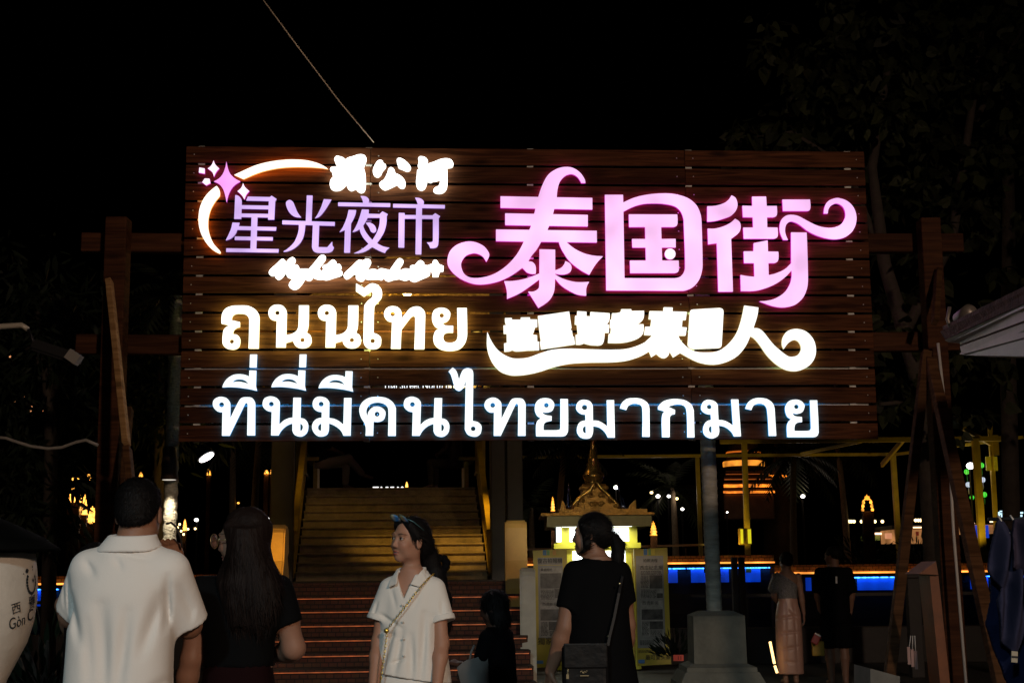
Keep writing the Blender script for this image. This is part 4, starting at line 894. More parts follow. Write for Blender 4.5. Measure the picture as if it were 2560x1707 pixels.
frus(bm, c, W0 * 1.3, W0 * 1.05, pz(1662), pz(1654) - .001); frus(bm, c, W0 * 1.36, W0 * 1.34, pz(1674), pz(1662) - .001)
frus(bm, c, W0 * 1.62, W0 * 1.42, pz(1700), pz(1674) - .001); frus(bm, c, W0 * 1.7, W0 * 1.66, 0, pz(1700) - .001)
obj('plinth', fix(bm), M_CONC, t)
# ------------------------------------------------------------------ trees
def leafmat(name, c, tr=.2):
    m = mat(name, c, .6, spec=.15)
    N = m.node_tree.nodes; L = m.node_tree.links; b = N['Principled BSDF']
    at_ = N.new('ShaderNodeAttribute'); at_.attribute_name = 'tint'
    hv = N.new('ShaderNodeHueSaturation'); hv.inputs['Color'].default_value = (*c, 1)
    mr = N.new('ShaderNodeMapRange'); mr.inputs[3].default_value = .35; mr.inputs[4].default_value = 1.7
    L.new(at_.outputs['Fac'], mr.inputs[0]); L.new(mr.outputs[0], hv.inputs['Value']); L.new(hv.outputs[0], b.inputs['Base Color'])
    return m
M_LEAF = leafmat('broad_leaf', (.017, .020, .007)); M_LEAF2 = leafmat('long_leaf', (.009, .014, .007)); M_PALM = leafmat('palm_leaf', (.012, .015, .007))
M_BARK = mat('dark_bark', (.055, .040, .030), .9, noise=(8, .5), bump=(18, .6))
M_BARKP = mat('palm_bark', (.20, .15, .10), .9, noise=(9, .5), bump=(14, .6))
def leaves(pts, dirs, size, shape, rng, droop=.5):
    """one mesh of leaves; shape list of (along, across) outline with a folded midrib"""
    V = []; Fc = []; tint = []
    for p, d in zip(pts, dirs):
        s = size * rng.uniform(.55, 1.25)
        d = Vector(d) + Vector((0, 0, -droop * rng.uniform(.2, 1.4))); d.normalize()
        n = Vector((rng.uniform(-1, 1), rng.uniform(-1, 1), rng.uniform(.1, 1))); x = d.cross(n).normalized(); n = x.cross(d)
        b = len(V); k = len(shape)
        for i, (a, c) in enumerate(shape): V.append(p + d * (a * s) + x * (c * s) + n * (-abs(c) * .25 * s - .12 * a * a * s))
        Fc.append(tuple(range(b, b + k))); tint += [rng.random()] 
    me = bpy.data.meshes.new('crown'); me.from_pydata(V, [], Fc)
    at_ = me.attributes.new('tint', 'FLOAT', 'FACE'); at_.data.foreach_set('value', tint)
    return me
HEART = [(0, 0), (-.08, .22), (.1, .42), (.45, .40), (.8, .2), (1.1, 0), (.8, -.2), (.45, -.40), (.1, -.42), (-.08, -.22)]
LONG = [(0, 0), (.3, .11), (.7, .09), (1.1, 0), (.7, -.09), (.3, -.11)]
def tree(label, base, height, branches, blobs, n, size, shape, lm, seed, trunk_r=.12, group=None, name='tree', droop=.5, bark=None):
    rng = random.Random(seed); base = Vector(base)
    t = thing(name, label, 'tree', base, group)
    bm = BM()
    for b in branches:
        k = len(b); tube(bm, [Vector(q[:3]) for q in b], [q[3] for q in b], 8)
    obj('trunk', bm, bark or M_BARK, t)
    P = []; D = []
    tot = sum(b[1]**2 for b in blobs)
    for c, r, sq in blobs:
        c = Vector(c); m = int(n * r * r / tot)
        sub = [(c + Vector((rng.gauss(0, .5), rng.gauss(0, .5), rng.gauss(0, .5 * sq))) * r) for _ in range(max(3, m // 14))]
        for _ in range(m):
            q = rng.choice(sub); d = Vector((rng.gauss(0, 1), rng.gauss(0, 1), rng.gauss(0, .7))).normalized()
            P.append(q + d * abs(rng.gauss(0, size * 1.1))); D.append(d)
    obj('crown', leaves(P, D, size, shape, rng, droop), lm, t)
    return t
def B(px, py, Y): return tuple(at(px, py, Y))
# large leaved tree behind the right end of the sign
g = lambda px, py, Y, r: (*at(px, py, Y), r)
rb = at(2345, 1500, 16.4)
tree('tall dark tree with big heart shaped leaves behind the right end of the sign', (rb.x, 16.4, 0), 8, [
    [(rb.x, 16.4, 0, .14), g(2310, 1000, 16.3, .11), g(2262, 830, 16.3, .10), g(2211, 660, 16.4, .08), g(2180, 420, 16.6, .06), g(2230, 100, 17, .04)],
    [g(2262, 830, 16.3, .07), g(2380, 600, 16.8, .06), g(2440, 200, 17.2, .045), g(2470, -60, 17.5, .03)],
    [g(2211, 660, 16.4, .05), g(2120, 420, 16.8, .035), g(1980, 330, 17, .02), g(1870, 345, 17.2, .01)],
    [g(2440, 300, 17.2, .04), g(2560, 60, 17.6, .03)], [g(2310, 1000, 16.3, .04), g(2200, 1010, 16, .02)]],
    [(B(2080, 60, 17), 1.0, .9), (B(2240, 160, 17), 1.2, 1), (B(2440, 120, 17.3), 1.3, 1), (B(2560, 250, 17.3), 1.1, 1), (B(2050, 240, 17), .75, .8), (B(2160, 330, 17), .9, .9), (B(1880, 350, 17.2), .38, .6), (B(2010, 345, 17), .5, .7), (B(2330, 430, 17), 1.0, 1),
     (B(2500, 520, 17.2), 1.0, 1), (B(2280, 640, 16.9), .7, 1), (B(2260, 820, 16.6), .6, 1), (B(2220, 960, 16.2), .5, .9), (B(2240, 1050, 16.0), .4, .9), (B(2440, 900, 17), .8, 1), (B(2500, 1050, 17.2), .5, .8), (B(2320, -60, 17.4), 1.2, 1), (B(2560, -80, 17.5), 1.2, 1)],
    3600, .165, HEART, M_LEAF, 3, droop=1.0)
bm = None
tb = at(2520, 1430, 19)
tree('tall thin trunk rising at the right edge behind the stall roof', (tb.x, 19, 0), 8, [[(tb.x, 19, 0, .13), g(2520, 900, 19, .11), g(2522, 560, 19, .09), g(2518, 200, 19.2, .07), g(2505, -80, 19.4, .05)]],
     [(B(2600, 60, 19.4), 1.0, .8), (B(2500, -60, 19.6), 1.0, .8)], 500, .17, HEART, M_LEAF, 31, droop=1.0)
# long leaved trees on the left
lb = at(130, 1430, 17)
tree('dark long leaved tree filling the left edge behind the lamp arm', (lb.x, 17, 0), 5, [[(lb.x, 17, 0, .1), g(128, 1100, 17, .08), g(115, 900, 17, .06), g(90, 760, 17.2, .03)], [g(125, 1000, 17, .05), g(220, 800, 17, .02)], [g(122, 950, 17, .05), g(20, 800, 17, .02)]],
    [(B(60, 760, 17.2), .75, .8), (B(180, 790, 17), .7, .8), (B(20, 900, 17.2), .7, .9), (B(140, 920, 17), .8, .9), (B(60, 1060, 17.3), .7, .9), (B(80, 1190, 17.2), .6, .8), (B(-20, 1200, 17.2), .8, .9), (B(100, 1300, 17.2), .7, .6), (B(40, 1330, 17), .5, .7)],
    3000, .21, LONG, M_LEAF2, 5, droop=.9)
tree('dark round shrubby tree between the left post and the sign', (at(400, 1430, 17.8).x, 17.8, 0), 5, [[(at(400, 1430, 17.8).x, 17.8, 0, .08), g(400, 1000, 17.8, .06), g(405, 800, 17.9, .02)]],
    [(B(390, 810, 18), .5, .8), (B(440, 860, 18), .55, .8), (B(400, 960, 17.8), .65, .9), (B(380, 1060, 17.8), .6, .9), (B(450, 1060, 17.9), .5, .8), (B(350, 880, 17.9), .35, .8)],
    1700, .19, LONG, M_LEAF2, 6, droop=.9)
# hedges and bushes on the near quay and far bank
def bush(label, c, r, n, seed, size=.16, sq=.6, shape=LONG, lm=None, name='bush'):
    rng = random.Random(seed); c = Vector(c)
    t = thing(name, label, 'bush', c)
    bm = BM()
    for k in range(5):
        a = k * 1.26; tube(bm, [c, c + Vector((math.cos(a) * r * .3, math.sin(a) * r * .3, r * .5)), c + Vector((math.cos(a) * r * .6, math.sin(a) * r * .6, r * .9 * sq + .1))], [.03, .02, .008], 6)
    obj('stems', bm, M_BARK, t)
    P = []; D = []
    for _ in range(n):
        d = Vector((rng.gauss(0, 1), rng.gauss(0, 1), abs(rng.gauss(0, 1)) * sq)); d = d.normalized() * r * rng.random()**.45; d.z = abs(d.z)
        P.append(c + d); D.append(Vector((d.x, d.y, d.z + .2)).normalized())
    obj('foliage', leaves(P, D, size, shape, rng, .3), lm or M_LEAF2, t)
bush('low dark bush beside the giant cup', at(110, 1760, 9.0) , .55, 500, 40, .14)
bush('small clump of leaves beside the plinth', at(1690, 1640, 18.5), .28, 220, 41, .12)
for k, (px, Y) in enumerate(((2150, 66), (2300, 64), (2420, 70))):
    bush(('round dark bush on the far bank under the fiery lantern', 'round dark bush on the far bank left of the red bucket', 'round dark bush on the far bank behind the blue panel')[k], (at(px, 1390, Y).x, Y, 1.3), 1.6, 500, 50 + k, .4)
# palms on the far bank
def palm_fronds(top, n, L, rng, V, Fc, tint):
    for k in range(n):
        a = 2 * math.pi * k / n + rng.uniform(-.3, .3); el = rng.uniform(-.5, 1.1)
        d = Vector((math.cos(a) * math.cos(el), math.sin(a) * math.cos(el), math.sin(el)))
        p = Vector(top); l = L * rng.uniform(.8, 1.1); side = d.cross(Vector((0, 0, 1))).normalized(); m = 12
        for i in range(m):
            q = p + d * (l / m); d = (d + Vector((0, 0, -.11))).normalized(); w = l * .24 * math.sin(math.pi * (.12 + .86 * i / m))
            for s in (-1, 1):
                b = len(V); e = q + side * s * w + d * w * .5 + Vector((0, 0, -w * .45))
                V += [p, q, e]; Fc.append((b, b + 1, b + 2)); tint.append(rng.random())
            p = q
def palm(label, base, H, L, seed, lean=0.0, r=.16):
    rng = random.Random(seed); base = Vector(base)
    t = thing('palm_tree', label, 'palm tree', base, 'palms on the far bank')
    bm = BM(); top = base + Vector((lean, 0, H)); k = 14
    tube(bm, [base + Vector((lean * (i / k)**2, 0, H * i / k)) for i in range(k + 1)], [r * (1.15 - .4 * i / k) * (1.06 if i % 2 else 1) for i in range(k + 1)], 10); obj('trunk', bm, M_BARKP, t)
    V = []; Fc = []; tint = []; palm_fronds(top, 22, L, rng, V, Fc, tint)
    me = bpy.data.meshes.new('fronds'); me.from_pydata(V, [], Fc); a = me.attributes.new('tint', 'FLOAT', 'FACE'); a.data.foreach_set('value', tint)
    obj('crown', me, M_PALM, t)
for k, (px, Y, H, L, lab) in enumerate(((632, 62, 6.5, 3.0, 'palm with reddish lit trunk seen left of the ochre stair wall'), (580, 70, 9, 3.4, 'tall dark palm seen just left of the bridge gate'), (1395, 64, 5.6, 2.6, 'palm with hanging fronds left of the golden stupa'),
                                       (1500, 82, 9.5, 3.4, 'tall dark palm far behind the golden stupa'), (1690, 72, 4.2, 2.6, 'short palm below the twin floodlights'), (1985, 68, 5.5, 3.0, 'dark palm right of the orange lit pagoda'), (2120, 74, 6.5, 3.2, 'dark palm behind the fiery lantern'), (1330, 70, 3.2, 2.2, 'short orange lit palm by the right gate post'))):
    palm(lab, (at(px, 1400, Y).x, Y, 1.3), H, L, 70 + k, random.uniform(-.4, .4))
# ------------------------------------------------------------------ far lights
def em(name, c, s): return mat(name, (.5, .5, .5), .4, emit=c, es=s)
E_W = em('white_light', (1, .96, .9), 5); E_WW = em('warm_light', (1, .72, .32), 4); E_FIRE = em('fiery_light', (1, .36, .03), 1.6); E_FIRE2 = em('pale_fire_light', (1, .42, .06), 2.4)
E_OR = flicker(em('orange_painted_glow', (1, .24, .015), 1.4), 2.2, .25, 1.5, (1, 1, 2)); flicker(E_FIRE, 6, .25, 1.6); flicker(E_FIRE2, 6, .3, 1.5)  # orange emission paints the uplight on the pagoda stone
def far_lamp(label, px, py, Y, r, m, kind='floodlight', light=0, col=(1, .8, .6)):
    p = at(px, py, Y); b = Vector((p.x, Y, 1.3)) if Y > 55 else Vector((p.x, Y, 0))
    t = thing(kind, label, 'lamp', b)
    bm = BM(); tube(bm, [b, (p.x, Y + .15, p.z - .1), (p.x, Y, p.z + r * .2)], [.06, .04, .03], 6); obj('pole', bm, M_STEEL, t)
    bm = BM(); sph(bm, p, (r * .5, r * .4, r * .4), 10, 6); obj('lamp_head', bm, m, t)
    if light:
        l = bpy.data.lights.new('far_light', 'POINT'); l.energy = light * .25; l.color = col; l.shadow_soft_size = .15
        lo = bpy.data.objects.new('far_light', l); COL.objects.link(lo); lo.parent = t; lo.location = p - b + Vector((0, -.4, 0))
FL = [(1540, 1218, 70, .24, E_W, 'white floodlight just right of the stupa pediment', 60), (1629, 1231, 72, .18, E_WW, 'warm globe lamp on a pole right of the kiosk roof', 40), (1645, 1240, 70, .22, E_W, 'left of two white floodlights right of the kiosk roof', 60), (1672, 1240, 70, .18, E_W, 'right of two white floodlights right of the kiosk roof', 0),
      (1692, 1246, 72, .17, E_WW, 'warm lantern under a far eave near the yellow frame', 30), (1706, 1272, 71, .18, E_W, 'small oval white lamp left of the yellow frame post', 0), (1818, 1280, 75, .11, E_W, 'tiny white lamp under the orange lit pagoda', 20), (2007, 1240, 70, .22, E_W, 'white floodlight between the pagoda and the left prop', 50),
      (1284, 1250, 68, .22, E_W, 'white lamp above the short orange palm by the gate', 120), (491, 1299, 66, .2, E_W, 'round white lamp right of the white lit trunk', 40), (668, 1297, 66, .22, E_W, 'white lamp behind the long haired woman', 40), (596, 1257, 70, .13, E_FIRE2, 'small amber lamp on the dark far bank', 0), (2426, 1164, 62, .36, E_W, 'half dome white lamp by the green lanterns', 60)]
for px, py, Y, r, m, lab, li in FL: far_lamp(lab, px, py, Y, r, m, light=li)
# near floodlight under the left end of the sign
p = at(516, 1142, 14.6)
t = thing('floodlight', 'round floodlight with bright tilted lens under the left end of the sign', 'floodlight', p)
q = Matrix.Rotation(R(-33), 3, 'Y') @ Matrix.Rotation(R(-9), 3, 'X')
bm = BM(); lathe(bm, p, [(.03, .14), (.06, .12), (.095, .03), (.10, 0.004), (.09, 0.003)], 20, M=q); obj('housing', bm, M_STEEL, t)
bm = BM(); lathe(bm, p, [(.080, .0), (.080, -.010)], 20, M=q); obj('lens', bm, em('flood_lens', (1, .95, .92), 8), t)
bm = BM(); tube(bm, [p + q @ Vector((0, 0, .13)), (p.x - .1, 14.7, p.z + .3), (p.x - .1, 13.9, p.z + .45)], .012, 6); obj('bracket', bm, M_STEEL, t)
# lit trunk with strapped spotlight
pt = at(430, 1300, 15.2)
t = thing('palm_tree', 'pale ringed trunk brightly lit from the strapped spotlight below the sign', 'tree', (pt.x, 15.2, 0))
bm = BM(); pts = []; rr = []
a0 = at(424, 1360, 15.2); a1 = at(431, 1107, 15.2); dx = (a1.x - a0.x) / (a1.z - a0.z)
for i in range(100):
    z = 4.4 * i / 99; pts.append((a0.x + dx * (z - a0.z), 15.2, z)); rr.append(.075 + .004 * math.sin(i * 2.1) + (.005 if i % 3 == 0 else 0) - .002 * z)
tube(bm, pts, rr, 16); obj('trunk', bm, mat('pale_bark', (.50, .45, .33), .9, noise=(16, .35, (1, 1, 5)), bump=(30, .8)), t)
V = []; Fc = []; tint = []; palm_fronds(pts[-1], 14, .9, random.Random(9), V, Fc, tint)
me = bpy.data.meshes.new('fronds'); me.from_pydata(V, [], Fc); a = me.attributes.new('tint', 'FLOAT', 'FACE'); a.data.foreach_set('value', tint); obj('crown', me, M_PALM, t)
ps = at(424, 1160, 14.98)
t2 = thing('spotlight', 'dark brown cylinder spotlight strapped to the pale lit trunk', 'spotlight', ps)
bm = BM(); lathe(bm, ps, [(.02, .19), (.07, .17), (.085, -.155), (.08, -.16)], 18); obj('housing', bm, mat('brown_steel', (.06, .035, .025), .5, .4), t2)
bm = BM(); lathe(bm, ps + Vector((0, 0, -.162)), [(.07, 0), (.07, -.004)], 18); obj('lens', bm, em('spot_lens', (1, .9, .75), .6), t2)
l = bpy.data.lights.new('trunk_light', 'SPOT'); l.energy = 60; l.color = (1, .88, .70); l.spot_size = R(95); l.spot_blend = .6; l.shadow_soft_size = .04
lo = bpy.data.objects.new('trunk_light', l); COL.objects.link(lo); lo.parent = t2; lo.location = (0, -.03, -.18); lo.rotation_euler = (R(4), 0, 0)
# fiery lit lanterns shaped like pagodas
def fire_lantern(label, px, y0, y1, wpx, Y, m, pillar=0, seed=0, hollow=False):
    rng = random.Random(seed); a = at(px, y0, Y); b = at(px, y1, Y); h = a.z - b.z; wd = wpx * Y / F
    base = Vector((b.x, Y, b.z)); t = thing('lit_lantern', label, 'lantern', base)
    bm = BM()
    n = 4
    for i in range(n):
        f0, f1 = i / n, (i + 1) / n; r0 = wd / 2 * (1 - f0**1.8 * .82)
        if hollow and i < 3:
            for s in (-1, 1): lathe(bm, base + Vector((s * r0 * .8, 0, h * f0)), [(wd * .10, 0), (wd * .13, h * .1), (wd * .05, h / n)], 7)
        else: lathe(bm, base + Vector((rng.uniform(-.03, .03) * wd, 0, h * f0)), [(r0, 0), (r0 * 1.12, h * .04), (r0 * .8, h * .10), (r0 * .78, h / n * .98)], 8)
    lathe(bm, base + Vector((0, 0, h * .94)), [(wd * .08, 0), (.01, h * .18)], 6)
    obj('lit_tiers', bm, m, t)
    bm = BM(); bb = Vector((b.x, Y, 1.2 if Y > 55 else 0)); box(bm, (b.x, Y, (bb.z + b.z) / 2 - .01), (wd * .9, wd * .5, max(.1, b.z - bb.z))); obj('pillar', bm, mat('gilt_pillar', (.16, .08, .03), .25, .8, noise=(2, .1)), t)
    l = bpy.data.lights.new('fire', 'POINT'); l.energy = 8; l.color = (1, .5, .12); l.shadow_soft_size = .2
    lo = bpy.data.objects.new('fire', l); COL.objects.link(lo); lo.parent = t; lo.location = (0, -wd, h * .4)
fire_lantern('tallest of the fiery lit pagoda lanterns left of the left post', 186, 1220, 1255, 34, 58, E_FIRE2, seed=1)
fire_lantern('narrow fiery lit lantern between two broader ones at left', 211, 1241, 1286, 15, 58.5, E_FIRE2, seed=2)
fire_lantern('low fiery lit lantern close to the left post', 230, 1269, 1308, 25, 58, E_FIRE2, seed=3)
fire_lantern('narrow lit tower lantern right of the white lit trunk', 462, 1300, 1326, 11, 62, E_FIRE2, seed=4)
fire_lantern('flame shaped lit lantern left of the stupa roof', 1382, 1245, 1277, 11, 62, E_FIRE, seed=5)
fire_lantern('fiery triangular lantern with dark middle left of the props', 2169, 1240, 1277, 30, 64, E_FIRE, seed=6, hollow=True)
fire_lantern('tiny flame lantern at the far end of the bridge', 1017, 1205, 1217, 8, 48, E_FIRE2, seed=7)
fire_lantern('small lit roof pavilion left of the gate, taller of the pair', 685, 1167, 1184, 20, 78, E_FIRE, seed=8)
fire_lantern('small lit roof pavilion left of the gate, shorter of the pair', 666, 1175, 1184, 13, 78, E_FIRE, seed=9)
fire_lantern('tiny lit pavilion high on the dark bank under the sign', 522, 1173, 1187, 11, 78, E_FIRE, seed=10)
fire_lantern('tiny lit pavilion roof beside the head of the man in white', 352, 1181, 1194, 12, 78, E_FIRE, seed=11)
fire_lantern('orange lit window lantern right of the kiosk roof', 1634, 1306, 1338, 18, 59, E_FIRE, seed=12)
# orange lit pagoda far right
YP = 78
pc = at(1862, 1240, YP)
pag = thing('pagoda', 'dark stepped pagoda with orange lit tiers behind the yellow frame', 'pagoda', (pc.x, YP, 1.3))
def py_(y): return at(1862, y, YP).z
def pw(wp): return wp * YP / F
M_PAG = mat('pagoda_stone', (.10, .05, .025), .7, noise=(2, .4), bump=(4, .6))
tiers = [(1300, 1237, 124), (1234, 1225, 128), (1220, 1208, 124), (1203, 1193, 120), (1190, 1180, 110)]
for i, (y0, y1, wd) in enumerate(tiers):
    bm = BM(); bbox(bm, (pc.x, YP, (py_(y0) + py_(y1)) / 2), (pw(wd), pw(wd), py_(y1) - py_(y0)), .1); obj('tier', bm, M_PAG, pag)
    if i:
        bm = BM(); box(bm, (pc.x, YP - pw(wd) / 2 - .06, (py_(y0) + py_(y1)) / 2 - .08), (pw(wd) * .98, .08, (py_(y1) - py_(y0)) * (.6, .6, .62, .25, .15)[i])); obj('glow_band', bm, E_OR if i < 3 else em('dim_orange', (1, .18, .01), .22), pag)  # bands glow in place of uplit tier faces
bm = BM(); lathe(bm, (pc.x, YP, 0), [(pw(40), py_(1178)), (pw(50), py_(1172)), (pw(50), py_(1158)), (pw(44), py_(1150)), (pw(40), py_(1138)), (pw(43), py_(1132)), (pw(38), py_(1125)), (pw(34), py_(1095)), (pw(24), py_(1050)), (pw(10), py_(980)), (.05, py_(900))], 20); obj('bell', bm, M_PAG, pag)
bm = BM(); lathe(bm, (pc.x, YP, 0), [(pw(42), py_(1171)), (pw(51.5), py_(1166)), (pw(52), py_(1155)), (pw(50), py_(1153))], 20); obj('glow_ring', bm, flicker(em('amber_band', (1, .33, .03), .9), 1.2, .2, 1.7), pag)  # ring emission stands in for uplight on the bell
bm = BM(); lathe(bm, (pc.x, YP, 0), [(pw(41.6), py_(1134)), (pw(43.5), py_(1132)), (pw(42), py_(1129))], 20); obj('glow_ring', bm, em('dim_orange2', (1, .2, .01), .5), pag)
l = bpy.data.lights.new('pag', 'POINT'); l.energy = 30; l.color = (1, .3, .05); l.shadow_soft_size = .3; lo = bpy.data.objects.new('pag', l); COL.objects.link(lo); lo.parent = pag; lo.location = (0, -6, py_(1175) - 1.3)  # unseen point light added to warm the pagoda stone
s2 = at(1945, 1240, 80)
t = thing('pagoda', 'slim dark pagoda spire with orange lit top right of the stepped pagoda', 'pagoda', (s2.x, 80, 1.3))
bm = BM(); z0 = 1.3
lathe(bm, (s2.x, 80, 0), [(.9, 1.3), (.85, at(1945, 1215, 80).z), (.5, at(1945, 1212, 80).z), (.55, at(1945, 1200, 80).z), (.3, at(1945, 1190, 80).z), (.25, at(1945, 1150, 80).z), (.02, at(1945, 1090, 80).z)], 14); obj('spire', bm, M_PAG, t)
bm = BM(); lathe(bm, (s2.x, 80, 0), [(.5, at(1945, 1193, 80).z), (.56, at(1945, 1191, 80).z), (.5, at(1945, 1188, 80).z)], 14); obj('glow_ring', bm, E_OR, t)
# yellow frame on the far bank
YF = 60.5
fr = thing('timber_frame', 'large yellow painted open frame of posts and beams on the far bank', 'frame', (at(2050, 1380, YF).x, YF, 1.3))
M_YF = mat('frame_yellow', (.60, .46, .05), .5, noise=(2, .6))
def fpost(x0, y0, x1, y1, w, Y):
    a = at(x0, y0, Y); b = at(x1, y1, Y); b = Vector((b.x, Y, 1.3)); bm = BM(); beam(bm, a, b, w, w); obj('post', fix(bm), M_YF, fr)
fpost(1860, 1095, 1869, 1378, .22, YF); fpost(1743, 1142, 1752, 1355, .18, YF + 6); fpost(2232, 1136, 2249, 1384, .22, YF + 4); fpost(2438, 1096, 2458, 1395, .27, YF)
for (x0, y0), (x1, y1), w, Y0, Y1 in (((1800, 1103), (2505, 1096), .2, YF, YF), ((1270, 1143), (2240, 1135), .13, YF + 5, YF + 5), ((2005, 1134), (2150, 1104), .12, YF + 4, YF), ((2205, 1162), (2260, 1096), .12, YF + 4, YF), ((2390, 1060), (2485, 1114), .16, YF, YF + .5), ((2235, 1136), (2560, 1092), .12, YF + 4, YF)):
    bm = BM(); beam(bm, at(x0, y0, Y0), at(x1, y1, Y1), w, .2); obj('beam', fix(bm), M_YF, fr)
for px, wt in ((1815, 210), (2400, 190)):
    l = bpy.data.lights.new('added_frame_uplight', 'SPOT'); l.energy = wt; l.color = (1, .66, .10); l.shadow_soft_size = .1; l.spot_size = R(100); l.spot_blend = .5  # unseen uplights added to brighten the yellow frame
    lo = bpy.data.objects.new('added_frame_uplight', l); COL.objects.link(lo); lo.parent = fr; lo.location = (at(px, 1380, YF).x - fr.location.x, -1.6, .5); lo.rotation_euler = (R(150), 0, 0)
# camera mast at right
pm = at(2482, 1380, 61)
t = thing('mast', 'ochre mast with camera arm and banner boxes right of the yellow frame', 'mast', (pm.x, 61, 1.3))
bm = BM(); beam(bm, at(2474, 1050, 61), Vector((pm.x + .2, 61, 1.3)), .17, .17); beam(bm, at(2444, 1056, 61), at(2478, 1054, 61), .09, .1); obj('mast_pole', fix(bm), M_YF, t)
bm = BM(); bbox(bm, at(2446, 1051, 60.9), (.3, .5, .15), .02, rot=.4); obj('camera', bm, M_YF, t)
bm = BM(); pbox(bm, 2483, 1087, 2497, 1137, 60.8, .3); obj('control_box', bm, M_YF, t)
for x0, x1 in ((2465, 2478), (2485, 2494)):
    bm = BM(); pbox(bm, x0, 1141, x1, 1176, 60.8, .05); obj('banner', bm, mat('banner_yellow', (.6, .5, .05), .6, emit=(1, .75, .02), es=.08, noise=(6, .4)), t)
# strings of round lanterns
for k, (px, py, c) in enumerate(((2417, 1179, 'green'), (2421, 1211, 'white'), (2430, 1243, 'green'), (2454, 1163, 'green'), (2457, 1199, 'white'), (2461, 1236, 'green'))):
    Y = 63.5; p = at(px, py, Y)
    m = em('green_lantern', (.06, 1, .05), .75) if c == 'green' else em('white_lantern', (.7, .82, 1), .8)
    lab = ('topmost green lantern of the string left of the yellow post', 'white lantern of the string left of the yellow post', 'lowest green lantern of the string left of the yellow post', 'topmost green lantern of the string right of the yellow post', 'white lantern of the string right of the yellow post', 'lowest green lantern of the string right of the yellow post')[k]
    t = thing('round_lantern', lab, 'lantern', p, 'round hanging lanterns')
    bm = BM(); sph(bm, p, .125 if k != 2 else .10, 12, 8); obj('globe', bm, m, t)
    bm = BM()
    for a in range(4):
        an = a * math.pi / 4; tube(bm, [p + Vector((math.cos(an) * math.sin(f), math.sin(an) * math.sin(f), math.cos(f))) * .13 for f in np.linspace(0, 2 * math.pi, 17)], .008, 4, cap=False)
    obj('wire_cage', bm, M_STEEL, t)
    bm = BM(); tube(bm, [p + Vector((0, 0, .13)), p + Vector((0, 0, .62))], .01, 4); obj('cord', bm, M_STEEL, t)
    bm = BM(); lathe(bm, p + Vector((0, 0, -.42)), [(.015, 0), (.03, .1), (.02, .28)], 6); obj('tassel', bm, mat('tassel_' + c, (.05, .4, .08) if c == 'green' else (.5, .55, .6), .7), t)
# distant shops, strips and small lights on the far bank
def shop(label, x0, x1, y0, y1, Y, cols, name='shop'):
    a = at(x0, y1, Y); b = at(x1, y0, Y)
    t = thing(name, label, 'shop', ((a.x + b.x) / 2, Y, a.z))
    for nm, px0, py0, px1, py1, m, d, off in cols:
        bm = BM(); pbox(bm, px0, py0, px1, py1, Y - off, d); obj(nm, bm, m, t)
M_WARMW = mat('warm_glow_wall', (.6, .36, .18), .7, emit=(1, .42, .14), es=.30, noise=(1.5, .6)); flicker(M_WARMW, .8, .3, 1.6)  # wall emission stands in for lamplight on the shop fronts
E_STRIP = em('strip_light', (1, .62, .35), 3.0)
shop('low lit shop front with warm strip lights seen between the props', 2240, 2345, 1320, 1355, 72, [('wall', 2240, 1322, 2345, 1356, M_WARMW, 3, 0), ('roof', 2230, 1312, 2350, 1321, M_DARKW, 4, .6), ('strip_light', 2284, 1316, 2345, 1319, E_STRIP, .1, .75), ('strip_light', 2252, 1321, 2264, 1324, E_STRIP, .1, .75), ('strip_light', 2308, 1321, 2341, 1324, E_STRIP, .1, .75), ('door', 2310, 1328, 2322, 1356, M_DARKW, .1, .1), ('sign_box', 2291, 1328, 2297, 1338, mat('red_sign', (.5, .03, .02), .5), .1, .1)])
shop('lit shop front with warm wall behind the right yellow post', 2400, 2500, 1300, 1345, 72, [('wall', 2402, 1311, 2500, 1332, M_WARMW, 3, 0), ('strip_light', 2413, 1306, 2437, 1309, E_STRIP, .1, .75), ('strip_light', 2476, 1302, 2490, 1305, E_STRIP, .1, .75), ('blue_screen', 2440, 1312, 2472, 1344, mat('blue_screen', (.05, .1, .4), .5, emit=(.01, .07, .8), es=.55), .1, .1)])
shop('low lit counter with white strip left of the props', 2165, 2232, 1325, 1350, 70, [('strip_light', 2169, 1331, 2204, 1336, E_STRIP, .1, .1), ('counter', 2165, 1339, 2200, 1350, mat('olive_counter', (.3, .32, .1), .6, emit=(.5, .6, .1), es=.12), 1, 0), ('lit_goods', 2216, 1332, 2230, 1346, em('goods_glow', (1, .4, .2), .6), .3, .1)])  # lamplight on the counter is put in as weak emission
p = at(2421, 1345, 66)
t = thing('bucket', 'glowing red bucket light on the far bank', 'bucket light', (p.x, 66, p.z - .25)); bm = BM(); lathe(bm, (p.x, 66, p.z - .22), [(.12, 0), (.2, .42), (.19, .42)], 14); obj('bucket', bm, mat('red_glow', (.5, .03, .02), .4, emit=(1, .03, .02), es=.35), t)
bm = BM(); sph(bm, (p.x, 65.78, p.z - .05), .05); obj('bulb', bm, em('red_bulb', (1, .05, .03), 3), t)
def bulbs(label, pts, Y, r, m):
    p0 = at(*pts[0], Y); t = thing('string_lights', label, 'string lights', p0)
    bm = BM(); tube(bm, [at(*q, Y) + Vector((0, 0, .06)) for q in pts], .012, 4); obj('wire', bm, M_STEEL, t)
    for q in pts: bm = BM(); sph(bm, at(*q, Y), r, 8, 6); obj('bulb', bm, m, t)
bulbs('row of small warm bulbs under the fiery triangular lantern', [(2122, 1303), (2128, 1303), (2135, 1303), (2154, 1303), (2161, 1303), (2173, 1303), (2187, 1303), (2206, 1303)], 74, .085, E_WW)
